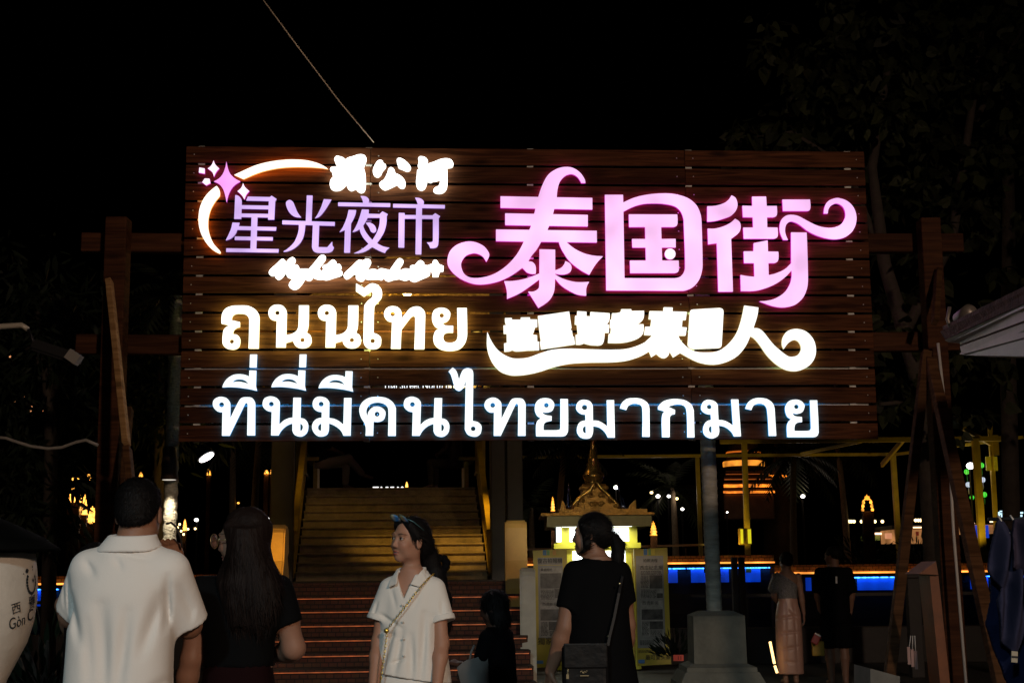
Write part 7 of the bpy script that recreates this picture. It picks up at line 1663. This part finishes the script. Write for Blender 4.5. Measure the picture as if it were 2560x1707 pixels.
tee.cone((-.118, 0, 1.345), (-.162, -.02, 1.165), .064, .066, .04, clip=.95); tee.cone((.122, .0, 1.345), (.150, .01, 1.19), .060, .058, .04, clip=.95)
tee.cut((0, 0, 1.418), (.1, -.1, 1)); tee.cut((0, 0, .80), (0, 0, -1))
r1 = ripple(31, 6, 14, 40); td = lambda X, Y, Z: .0035 * r1(X, Y, Z)
skirt = Field(); skirt.loft([(.25, .0, 0, .22, .20), (.6, .0, 0, .205, .18), (.85, .0, 0, .185, .15), (.98, 0, 0, .16, .13)], k=.02); skirt.cut((0, 0, .27), (0, 0, -1))
hair = Field(); H = f.H; Q = f.Q; h = f.hs
hair.ell(H(0, -.020, .042), V3(.086, .104, .092) * h, .02, 'u', Q); hair.ell(H(0, -.070, -.012), V3(.070, .052, .06) * h, .03, 'u', Q)
hair.cone(H(-.078, .025, .05), H(-.083, .008, -.05), .020, .020, .02); hair.cone(H(-.084, .012, -.04), H(-.075, .030, -.085), .014, .007, .015); hair.cone(H(-.075, .030, -.085), H(-.060, .075, -.103), .007, .002, .010); hair.cone(H(.08, .030, .05), H(.08, .005, -.06), .014, .010, .02)
hair.chain([H(0, -.115, -.015), H(.0, -.145, -.012), H(.0, -.168, -.05), H(0, -.165, -.11), H(0, -.150, -.16), H(0, -.150, -.20)], [.022, .026, .034, .032, .024, .008], .015)
hair.cone(H(0, -.15, -.14), H(.02, -.19, -.205), .016, .003, .012); hair.cone(H(0, -.15, -.14), H(-.02, -.10, -.19), .014, .003, .012)
hair.cut(H(0, .080, .05), Q @ V3(0, 1, .12))
hair.add((lambda c, QQ: (lambda X, Y, Z: (lambda x, y, z: np.sqrt(((QQ[0, 0] * x + QQ[1, 0] * y + QQ[2, 0] * z) / .068)**2 + ((QQ[0, 1] * x + QQ[1, 1] * y + QQ[2, 1] * z) / .065)**2 + ((QQ[0, 2] * x + QQ[1, 2] * y + QQ[2, 2] * z) / .085)**2) * .065 - .065)(X - c[0], Y - c[1], Z - c[2])))(H(0, .100, -.015), Q), H(0, .1, 0) - .1, H(0, .1, 0) + .1, .006, 's')
r3 = ripple(32, 8, 140, 360, (1, 1, .25)); hd = lambda X, Y, Z: .003 * r3(X, Y, Z)
pony = person('person in black T-shirt with dark ponytail, turned to the left in front of the kiosk', BX, BY_, R(4), f, SK, scale=(.97, .97, 1.035), fine=.003, garments=[('shirt', tee, C_BLACK, .0075, td), ('skirt', skirt, C_BLACK, .012, lambda X, Y, Z: .006 * r2(X, Y, Z))], hair=hair, hair_disp=hd, locks=(3200, .05, .0015, lambda P: np.where(P[:, 0:1] < .09, (np.array([.10, -.02, 1.53]) - P) * 5 + np.array([0, 0, .1]), np.array([[.05, -.05, -1.0]])), 6, .003, .12))
t = thing('shoulder_bag', 'black leather bag with small gold emblem on the back of the woman in black', 'bag', (BX - .05, BY_ - .19, .80))
M_LEA = mat('black_leather', (.004, .004, .0045), .45, bump=(14, .25), spec=.2); M_LEA2 = mat('black_strap', (.010, .010, .011), .5, spec=.2)
bm = BM(); bbox(bm, at(1464, 1668, BY_ - .20), (.235, .07, .23), .034, seg=4); obj('bag_body', bm, M_LEA, t)
bm = BM(); bbox(bm, at(1464, 1638, BY_ - .240), (.215, .014, .12), .006); obj('flap', bm, M_LEA, t)
bm = BM(); pts = [at(1556, 1432, BY_ + .02), at(1556, 1440, BY_ - .09), at(1548, 1480, BY_ - .135), at(1535, 1545, BY_ - .16), at(1524, 1590, BY_ - .18), at(1520, 1612, BY_ - .19)]
for a, b in zip(pts, pts[1:]): beam(bm, a, b + (b - a) * .05, .013, .004)
obj('strap', fix(bm), M_LEA2, t)
bm = BM(); M_GLD = mat('gold_fitting', (.6, .5, .3), .3, .9)
for k, (x, y, w, hh) in enumerate(((1458, 1680, .010, .007), (1453, 1677, .012, .003), (1463, 1678, .012, .003), (1467, 1676, .006, .003))): box(bm, at(x, y, BY_ - .252), (w, .003, hh), rot=Matrix.Rotation((.3, -.5, .5, .2)[k], 3, 'Y'))
obj('bird_emblem', bm, M_GLD, t)
bm = BM(); box(bm, at(1461, 1688, BY_ - .252), (.042, .003, .004)); obj('emblem_bar', bm, M_GLD, t)
bm = BM()
for k in range(14): sph(bm, at(1420 - (k % 2), 1655 + 2.2 * k, BY_ - .235), .003, 6, 4)
box(bm, at(1419, 1690, BY_ - .235), (.012, .004, .022)); obj('chain_charm', bm, M_GLD, t)
for x, y in ((1549, 1458), (1521, 1590)): bm = BM(); sph(bm, at(x, y, BY_ - .165), .007, 8, 6); obj('buckle', bm, M_GLD, t)
# ------------------------------------------------------------------ small dark haired figure by the steps
KX, KYY = ppx(1240, 9.0), 9.0
f = Fig((.0, .02, 1.180), .86, R(12), R(-14))
f.head((.0, 0, 1.04), .046)
f.b.loft([(.55, 0, 0, .12, .10), (.8, 0, 0, .11, .09), (.95, 0, 0, .12, .085), (1.03, 0, 0, .10, .065), (1.08, 0, 0, .05, .045)], k=.03)
f.legs(.60, .07, r=(.07, .045, .03))
f.arm((.125, 0, 1.01), (.150, .03, .80), (-.01, .15, .80), (.036, .032, .022)); f.hand((-.01, .15, .80), (-1, .2, .1), (0, -.2, 1), 1, .8, .9, fine=False)
f.arm((-.125, 0, 1.01), (-.15, .06, .82), (-.10, .20, .84), (.036, .032, .022)); f.hand((-.10, .20, .84), (.2, .8, .2), (-.3, 0, 1), 1, .8, .9, fine=False)
tee = Field(); tee.loft([(.30, 0, 0, .16, .15), (.6, 0, 0, .14, .12), (.85, 0, 0, .13, .11), (.97, 0, 0, .135, .10), (1.03, 0, 0, .115, .078), (1.07, 0, 0, .06, .055)], k=.03); tee.cone((-.11, 0, 1.01), (-.14, .02, .90), .052, .054, .03); tee.cone((.11, 0, 1.01), (.14, .015, .90), .052, .054, .03)
hair = Field(); H = f.H; Q = f.Q; h = f.hs
hair.ell(H(0, -.018, .04), V3(.090, .108, .094) * h, .02, 'u', Q); hair.ell(H(0, -.030, -.065), V3(.088, .080, .095) * h, .03, 'u', Q); hair.cut(H(0, .060, .05), Q @ V3(0, 1, .0)).cut(H(0, 0, -.145), Q @ V3(0, 0, -1))
person('person, short and in black, with bobbed dark hair, standing before the brick steps', KX, KYY, R(62), f, (.09, .042, .028), hh=.010, fine=.0045, garments=[('dress', tee, C_BLACK, .010, None)], hair=hair, hair_h=.007, hair_disp=hd, locks=(1500, .07, .0025, lambda P: np.array([0, -.1, -1.0]), 8, .004, .15))
p = at(1180, 1700, 8.9)
t = thing('tote_bag', 'pale grey tote bag hanging in front of the short person in black', 'bag', (p.x, 8.85, .55))
bm = BM(); prism(bm, [at(1142, 1668, 8.82), at(1172, 1648, 8.82), at(1220, 1634, 8.85), at(1224, 1770, 8.85), at(1168, 1775, 8.82)], (0, .09, 0)); fix(bm); bmesh.ops.subdivide_edges(bm, edges=bm.edges[:], cuts=4, use_grid_fill=True)
for v in bm.verts: v.co += Vector((0, .012 * math.sin(v.co.x * 40 + v.co.z * 18), .004 * math.sin(v.co.x * 55)))
obj('bag_body', bm, cloth('pale_canvas', (.17, .165, .16)), t, smooth=True)
bm = BM(); tube(bm, [at(1174, 1650, 8.83), at(1178, 1628, 8.84), at(1186, 1612, 8.86)], .007, 6); tube(bm, [at(1212, 1638, 8.9), at(1208, 1622, 8.9), at(1196, 1612, 8.88)], .007, 6); obj('handles', bm, cloth('pale_canvas', (.17, .165, .16)), t)
# ------------------------------------------------------------------ couple on the quay
f = Fig((0.0, .01, 1.50), .95, R(15)); f.head((0, 0, 1.35), .046)
f.b.loft([(.84, 0, 0, .14, .10), (1.05, 0, 0, .11, .085), (1.2, 0, 0, .12, .085), (1.31, 0, 0, .14, .08), (1.37, 0, 0, .09, .055), (1.40, 0, 0, .05, .045)], k=.03); f.legs(.82, .07, r=(.08, .05, .034))
f.arm((-.15, 0, 1.32), (-.165, .03, 1.08), (-.09, .16, .98), (.04, .034, .024)); f.hand((-.09, .16, .98), (.5, .8, .2), (-.5, .2, .8), 1, .8, fine=False)
f.arm((.15, 0, 1.32), (.175, 0, 1.08), (.20, .02, .86), (.04, .034, .024)); f.hand((.20, .02, .86), (.05, .1, -1), (.9, 0, 0), 1, .5, fine=False)
dr = Field(); dr.loft([(.10, 0, 0, .165, .14), (.3, 0, 0, .165, .14), (.6, 0, 0, .165, .135), (.85, 0, 0, .158, .125), (.98, 0, 0, .128, .10), (1.06, 0, 0, .118, .094)], k=.02); dr.cut((0, 0, .12), (0, 0, -1))
fl = foldlines([(-.15, .80, .10, .83, .018, .012, -1), (-.12, .62, .14, .64, .016, .012, -1), (-.14, .42, .12, .46, .018, .012, -1), (.06, 1.0, .07, .15, .012, .010, -1), (-.05, .98, -.08, .2, .018, .008, -1), (-.1, .28, .1, .26, .015, .009, -1), (.0, .92, .12, .76, .014, .01, -1)])
lace = Field(); lace.loft([(1.03, 0, 0, .124, .099), (1.10, 0, 0, .120, .096), (1.22, 0, 0, .132, .096), (1.30, 0, 0, .15, .09), (1.36, 0, 0, .12, .072), (1.40, 0, 0, .07, .055)], k=.03); lace.cone((-.13, 0, 1.31), (-.175, .0, 1.17), .055, .065, .03)
lace.cut((-.02, 0, 1.31), (.70, 0, 1)).cut((0, 0, 1.04), (0, 0, -1))
hair = Field(); H = f.H; Q = f.Q; h = f.hs; hair.ell(H(0, -.018, .04), V3(.088, .106, .094) * h, .02, 'u', Q); hair.ell(H(0, -.09, .0), V3(.06, .05, .06) * h, .02, 'u', Q); hair.cut(H(0, .062, .05), Q @ V3(0, 1, .1)); hair.cut(H(0, 0, -.07), Q @ V3(0, .5, -1))
person('person in a long champagne satin dress with silver lace top, seen from behind', ppx(1966, 18.2), 18.2, 0, f, (.27,.15,.10), hh=.011, fine=.008, garments=[('skirt', dr, C_SATIN, .010, lambda X, Y, Z: -fl(X, Y, Z)), ('lace_top', lace, C_LACE, .010, None)], hair=hair, hair_h=.009)
f = Fig((0.0, .01, 1.555), 1.02, R(50)); f.head((0, 0, 1.40), .055)
f.b.loft([(.84, 0, 0, .15, .11), (1.05, 0, 0, .15, .11), (1.3, 0, 0, .165, .10), (1.40, 0, 0, .13, .07), (1.44, 0, 0, .06, .055)], k=.03); f.legs(.84, .095, r=(.09, .058, .04))
f.arm((-.185, 0, 1.37), (-.215, .0, 1.12), (-.16, .14, .90), (.05, .042, .03)); f.hand((-.16, .14, .90), (.3, .3, -.9), (-.9, 0, -.2), 1, 1.0, fine=False)
f.arm((.185, 0, 1.37), (.215, 0, 1.12), (.20, .06, .88), (.05, .042, .03)); f.hand((.20, .06, .88), (0, .15, -1), (.9, 0, 0), 1, .5, fine=False)
tee = Field(); tee.loft([(.72, 0, 0, .185, .14), (.95, 0, 0, .180, .135), (1.15, 0, 0, .18, .13), (1.3, 0, 0, .19, .12), (1.38, 0, 0, .17, .095), (1.43, 0, 0, .095, .07)], k=.03); tee.cone((-.17, 0, 1.36), (-.21, 0, 1.16), .07, .07, .04); tee.cone((.17, 0, 1.36), (.21, 0, 1.16), .07, .07, .04); tee.cut((0, 0, .74), (0, 0, -1))
so = Field()
for sg in (-1, 1): so.cone((sg * .095, 0, .80), (sg * .10, .01, .42), .11, .10, .04); so.cutbox((0, 0, .44), (0, 0, -1), (-.4, -.3, .3), (.4, .3, .5))
hair = Field(); H = f.H; Q = f.Q; h = f.hs; hair.ell(H(0, -.016, .042), V3(.086, .106, .092) * h, .02, 'u', Q); hair.cut(H(0, .062, .05), Q @ V3(0, 1, .2)).cut(H(0, -.06, -.035), Q @ V3(0, .5, -1))
m2 = person('person in black T-shirt and black shorts standing beside the woman in satin', ppx(2084, 18.0), 18.0, 0, f, (.20,.105,.07), hh=.011, fine=.009, garments=[('shirt', tee, C_BLACK, .011, None), ('shorts', so, C_BLACK, .013, None)], hair=hair, hair_h=.009)
bm = BM(); box(bm, Vector((.0, -.136, 1.27)), (.022, .004, .085)); obj('shirt_print', bm, mat('white_print', (.6, .6, .6), .6), m2, local=True)
a = at(2045, 1620, 17.95)
t = thing('shopping_bag', 'mustard yellow bag held between the satin dress and the man in black', 'bag', (a.x, 17.95, a.z - .15)); bm = BM(); bbox(bm, (a.x, 17.95, a.z), (.15, .07, .18), .02); obj('bag_body', bm, mat('mustard', (.42, .26, .03), .6), t)
bm = BM(); tube(bm, [(a.x - .05, 17.95, a.z + .08), (a.x - .03, 17.96, a.z + .18), (a.x + .03, 17.96, a.z + .18), (a.x + .05, 17.95, a.z + .08)], .006, 6); obj('handle', bm, mat('mustard', (.4, .3, .05), .6), t)
a = at(2040, 1596, 17.8)
t = thing('shopping_bag', 'small dark red bag with white edge in front of the mustard bag', 'bag', (a.x, 17.8, a.z - .1)); bm = BM(); bbox(bm, (a.x, 17.8, a.z), (.09, .05, .13), .015, rot=Matrix.Rotation(.5, 3, 'Y')); obj('bag_body', bm, mat('dark_red', (.25, .02, .02), .5), t); bm = BM(); bbox(bm, (a.x + .02, 17.77, a.z + .05), (.08, .01, .018), .003, rot=Matrix.Rotation(.5, 3, 'Y')); obj('white_edge', bm, M_WHT, t)
# ------------------------------------------------------------------ seated pair on the bridge, half hidden behind the sign
def seated(label, X, Y, yaw, top, bottom, cross):
    f = Fig((0, .10, 1.20), 1.0, 0, R(-10)); f.head((0, .02, 1.05), .055)
    f.b.loft([(.44, 0, 0, .15, .12), (.7, 0, .01, .14, .11), (.95, 0, .02, .16, .10), (1.05, 0, .02, .12, .07), (1.1, 0, .02, .06, .055)], k=.03)
    f.arm((-.18, .02, 1.02), (-.22, .1, .78), (-.06, .30, .70)); f.hand((-.06, .30, .70), (.7, .6, -.1), (0, -.2, 1), 1, .8, fine=False)
    f.arm((.18, .02, 1.02), (.22, .1, .78), (.06, .30, .72)); f.hand((.06, .30, .72), (-.7, .6, -.1), (0, -.2, 1), -1, .8, fine=False)
    up = Field(); up.loft([(.42, 0, 0, .165, .135), (.7, 0, .01, .16, .13), (.95, 0, .02, .175, .12), (1.05, 0, .02, .14, .085), (1.1, 0, .02, .07, .06)], k=.03)
    for sg in (-1, 1): up.cone((sg * .17, .02, 1.02), (sg * .22, .1, .79), .065, .055, .04)
    lo = Field(); lo.loft([(.42, 0, 0, .17, .14), (.52, 0, 0, .17, .14)], k=.04)
    for sg in (-1, 1):
        kn = V3(sg * .10, .46, .52); an = V3(sg * .10, .44, .10)
        if cross and sg > 0: kn = V3(.04, .48, .60); an = V3(-.10, .78, .30)
        lo.cone((sg * .09, .03, .50), kn, .095, .075, .04); lo.cone(kn, kn * .15 + an * .85, .075, .06, .03); f.b.cone(kn, an, .05, .036, .02); f.b.cone(an, an + V3(-.03 if cross and sg > 0 else 0, .16, -.05), .040, .030, .02)
    hair = Field(); H = f.H; Q = f.Q; hair.ell(H(0, -.016, .042), V3(.086, .106, .092), .02, 'u', Q); hair.cut(H(0, .062, .05), Q @ V3(0, 1, .2))
    return person(label, X, Y, yaw, f, (.2,.11,.07), hh=.014, fine=None, garments=[('jacket', up, top, .014, None), ('trousers', lo, bottom, .013, None)], hair=hair, hair_h=.012, z0=ZD)
c = sp(-HW + .22, 8.85, 0); seated('person seated on the left bridge bench with crossed legs in beige trousers', c.x, c.y, R(-78), C_DARK, C_BEIGE, True)
c = sp(HW - .30, 8.9, 0); seated('person seated on the right bridge bench in brown patterned clothes', c.x, c.y, R(70), C_FLORAL, C_FLORAL, False)
# ------------------------------------------------------------------ head half hidden beside the left shoulder of the man in white
f = Fig((0, 0, 1.44), .95, R(0)); f.head((0, 0, 1.30), .05); f.b.loft([(.8, 0, 0, .13, .1), (1.1, 0, 0, .12, .09), (1.25, 0, 0, .14, .08), (1.33, 0, 0, .06, .05)], k=.03); f.legs(.8, .08)
for sg in (-1, 1): f.arm((sg * .14, 0, 1.26), (sg * .10, .16, 1.06), (sg * .05, .30, 1.04)); f.hand((sg * .05, .30, 1.04), (-sg * .6, .7, .1), (0, -.2, 1), sg, .7, fine=False)
d = Field(); d.loft([(.3, 0, 0, .18, .16), (.8, 0, 0, .15, .12), (1.1, 0, 0, .135, .105), (1.24, 0, 0, .15, .092), (1.31, 0, 0, .09, .065)], k=.03)
hair = Field(); H = f.H; Q = f.Q; hair.ell(H(0, -.014, .045), V3(.088, .104, .092), .02, 'u', Q); hair.cut(H(0, .05, -.005), Q @ V3(0, .1, -1))
person('person with spiky dark hair mostly hidden behind the left shoulder of the man in white', ppx(236, 7.4), 7.4, R(10), f, (.24,.13,.085), hh=.012, fine=.006, garments=[('dress', d, C_DARK, .012, None)], hair=hair, hair_h=.006, hair_disp=lambda X, Y, Z: .010 * hr(X * .6, Y * .6, Z * .6))
# ------------------------------------------------------------------ giant cup with hat lid at the left edge
CX, CYY = at(-40, 1500, 5.0).x, 5.0
t = thing('giant_cup', 'giant cream coffee cup with black lettering under a dark conical hat lid', 'cup', (CX, CYY, 0))
zz = lambda y: 1.4 - (y - 1443) / 712.0
prof = [(.12, 0), (.15, .02), (.15, .10), (.08, .16), (.06, .6), (.070, zz(1725)), (.081, zz(1707)), (.088, zz(1690)), (.115, zz(1650)), (.149, zz(1600)), (.168, zz(1550)), (.1755, zz(1500)), (.1755, zz(1460)), (.172, zz(1430)), (.163, zz(1385)), (.155, zz(1384))]
zs_ = np.array([p[1] for p in prof]); rs_ = np.array([p[0] for p in prof])
bm = BM(); lathe(bm, (CX, CYY, 0), prof, 64); obj('cup_body', fix(bm), mat('cup_plaster', (.56, .50, .43), .5, noise=(3, .72), bump=(20, .2)), t)
bm = BM(); lathe(bm, (CX, CYY, 0), [(.245, zz(1378)), (.25, zz(1374)), (.19, zz(1345)), (.10, zz(1315)), (.02, zz(1290))], 40); obj('hat_lid', fix(bm), mat('dark_green_lid', (.0015, .002, .0018), .8, spec=.05, noise=(12, .5)), t)
def on_cup(bm, off=.003):
    """bend flat lettering (x along the girth in m, y height) around the cup"""
    for v in bm.verts:
        z = v.co.y; r = float(np.interp(z, zs_, rs_)) + off + max(0, v.co.z)
        th = v.co.x / .1755; v.co = Vector((CX + r * math.sin(th), CYY - r * math.cos(th), z))
    return bm
ROT = lambda a: Matrix.Rotation(a, 4, 'Z')
def th_of(px): return .1755 * math.asin(min(.99, (at(px, 1500, 4.9).x - CX) / .1755))
for body, px, py, s, rot, sq in (('西', 41, 1517, .042, .26, .95), ('贡', 61, 1508, .042, .28, 1.05), ('咖', 77, 1499, .040, .30, 1.1), ('Sài', 2, 1566, .056, .20, .64), ('Gòn', 46, 1549, .056, .24, .74), ('C', 77, 1535, .056, .26, 1.1)):
    bm = text_bm(body, s, Matrix.Translation((th_of(px), zz(py), 0)) @ ROT(rot), .001, squash=sq)
    bmesh.ops.triangulate(bm, faces=bm.faces[:]); obj('lettering', on_cup(bm), M_INK, t)
bm = BM(); n = 16
for k in range(n):
    a = R(150) + R(240) * k / (n - 1); c = Vector((th_of(60) + .030 * math.cos(a) * .9, zz(1454) + .038 * math.sin(a), 0)); d = Vector((math.cos(a), math.sin(a), 0)); tt = Vector((-d.y, d.x, 0))
    v = [bm.verts.new(c + d * p + tt * q) for p, q in ((-.005, -.0042), (.005, -.005), (.005, .005), (-.005, .0042))]; bm.faces.new(v)
star = [bm.verts.new(Vector((th_of(62), zz(1450), 0)) + Vector((math.sin(k * math.pi / 5), math.cos(k * math.pi / 5), 0)) * (.010 if k % 2 == 0 else .004)) for k in range(10)]; bm.faces.new(star[::-1])
for x, y, w, h_ in ((55, 1427, .012, .012), (50, 1434, .004, .003), (61, 1418, .005, .003), (66, 1416, .004, .003), (64, 1424, .004, .003)):
    c = Vector((th_of(x), zz(y), 0)); v = [bm.verts.new(c + Vector((math.cos(k * .785 + .4) * w * .6 * (1.4 if k % 4 == 0 else 1), math.sin(k * .785 + .4) * h_ * .7, 0))) for k in range(8)]; bm.faces.new(v)
obj('round_emblem', on_cup(bm), M_INK, t)
# ------------------------------------------------------------------ blue garments on a rail at the right edge
M_DEN = cloth('dusty_blue_cloth', (.030, .032, .066)); M_DEN2 = cloth('deep_blue_cloth', (.008, .013, .045))
GY = 6.0; gz = at(2520, 1300, GY).z
t = thing('clothes_rail', 'thin steel clothes rail at the right edge', 'clothes rail', (at(2640, 1400, GY).x, GY + .03, 0))
bm = BM(); x0 = at(2470, 1300, GY).x; x1 = at(2800, 1300, GY).x; tube(bm, [(x0, GY, gz + .005), (x1, GY, gz + .01)], .008, 8); obj('rail', bm, M_STEEL, t); bm = BM(); tube(bm, [(x1 - .05, GY, 0), (x1 - .05, GY, gz + .01)], .012, 8); obj('upright', bm, M_STEEL, t)
def garment(label, outline, m, seed, dy, dep=.05):
    """hanging cloth: photo outline given a real thickness and folds"""
    P = np.array([(p[0], p[1]) for p in outline], float); Y0 = GY + dy
    W3 = [at(x, y, Y0) for x, y in outline]; Q = np.array([(p.x, p.z) for p in W3])
    h = .0065; xs = np.arange(Q[:, 0].min() - .06, Q[:, 0].max() + .06, h); zs = np.arange(Q[:, 1].min() - .06, Q[:, 1].max() + .06, h); ys = np.arange(-.11, .11, h)
    X2, Z2 = np.meshgrid(xs, zs, indexing='ij'); D2 = poly_sd(Q, X2, Z2)
    rng = np.random.RandomState(seed); w = sum(a * np.sin(X2 * fx + Z2 * fz + ph) for a, fx, fz, ph in [(rng.uniform(.004, .013), rng.uniform(30, 110), rng.uniform(-26, 26), rng.uniform(0, 6)) for _ in range(7)])
    thick = dep * np.clip(-D2 / .05, .12, 1)**.6
    D = np.maximum(D2[:, None, :], np.abs(ys[None, :, None] - w[:, None, :]) - thick[:, None, :])
    V, Fq = nets(D, xs, ys, zs); V[:, 1] += Y0
    return tag(obj('garment', to_mesh('garment', [(V, Fq)]), m), label, 'garment', 'garments on the clothes rail')
garment('dusty blue top with loose sleeve hanging leftmost on the rail', [(2490, 1299), (2506, 1300), (2516, 1318), (2536, 1330), (2560, 1400), (2570, 1560), (2540, 1640), (2500, 1600), (2488, 1500), (2500, 1470), (2470, 1425), (2480, 1365)], M_DEN, 3, 0)
garment('deep blue garment hanging lowest behind the leftmost top', [(2480, 1440), (2510, 1430), (2560, 1440), (2600, 1500), (2600, 1740), (2540, 1740), (2500, 1660), (2462, 1560), (2474, 1500)], M_DEN2, 5, .10)
garment('dusty purple blue top with rounded hem cut by the right edge', [(2537, 1297), (2600, 1292), (2660, 1300), (2660, 1700), (2580, 1700), (2585, 1440), (2530, 1418), (2530, 1360)], cloth('purple_blue_cloth', (.040, .033, .056)), 7, -.07)
for k, (x, y) in enumerate(((2503, 1299), (2534, 1300))):
    p = at(x, y, GY - .02)
    t = thing('hanger', ('white plastic hanger holding the leftmost dusty blue top', 'white plastic hanger holding the purple blue top')[k], 'hanger', p, 'white hangers')
    bm = BM(); tube(bm, [(p.x - .006, GY, gz + .02), (p.x, GY - .012, gz + .004), (p.x + .004, GY - .02, gz - .02), (p.x + .014, GY - .03, gz - .055)], .004, 6); obj('hook', bm, M_WHT, t)
    bm = BM(); box(bm, (p.x + .016, GY - .035, gz - .07), (.016, .012, .04), rot=Matrix.Rotation(.15, 3, 'Y')); obj('clip', bm, M_WHT, t)
p = at(2536, 1641, GY - .08)
t = thing('price_tag', 'small beige tag hanging on the blue garments', 'tag', p); bm = BM(); bbox(bm, p, (.026, .006, .045), .002, rot=Matrix.Rotation(.1, 3, 'Y')); obj('tag_card', bm, mat('beige_card', (.35, .32, .25), .6), t); bm = BM(); box(bm, p + Vector((0, -.005, 0)), (.024, .003, .008), rot=Matrix.Rotation(.1, 3, 'Y')); obj('tag_stripe', bm, M_INK, t)
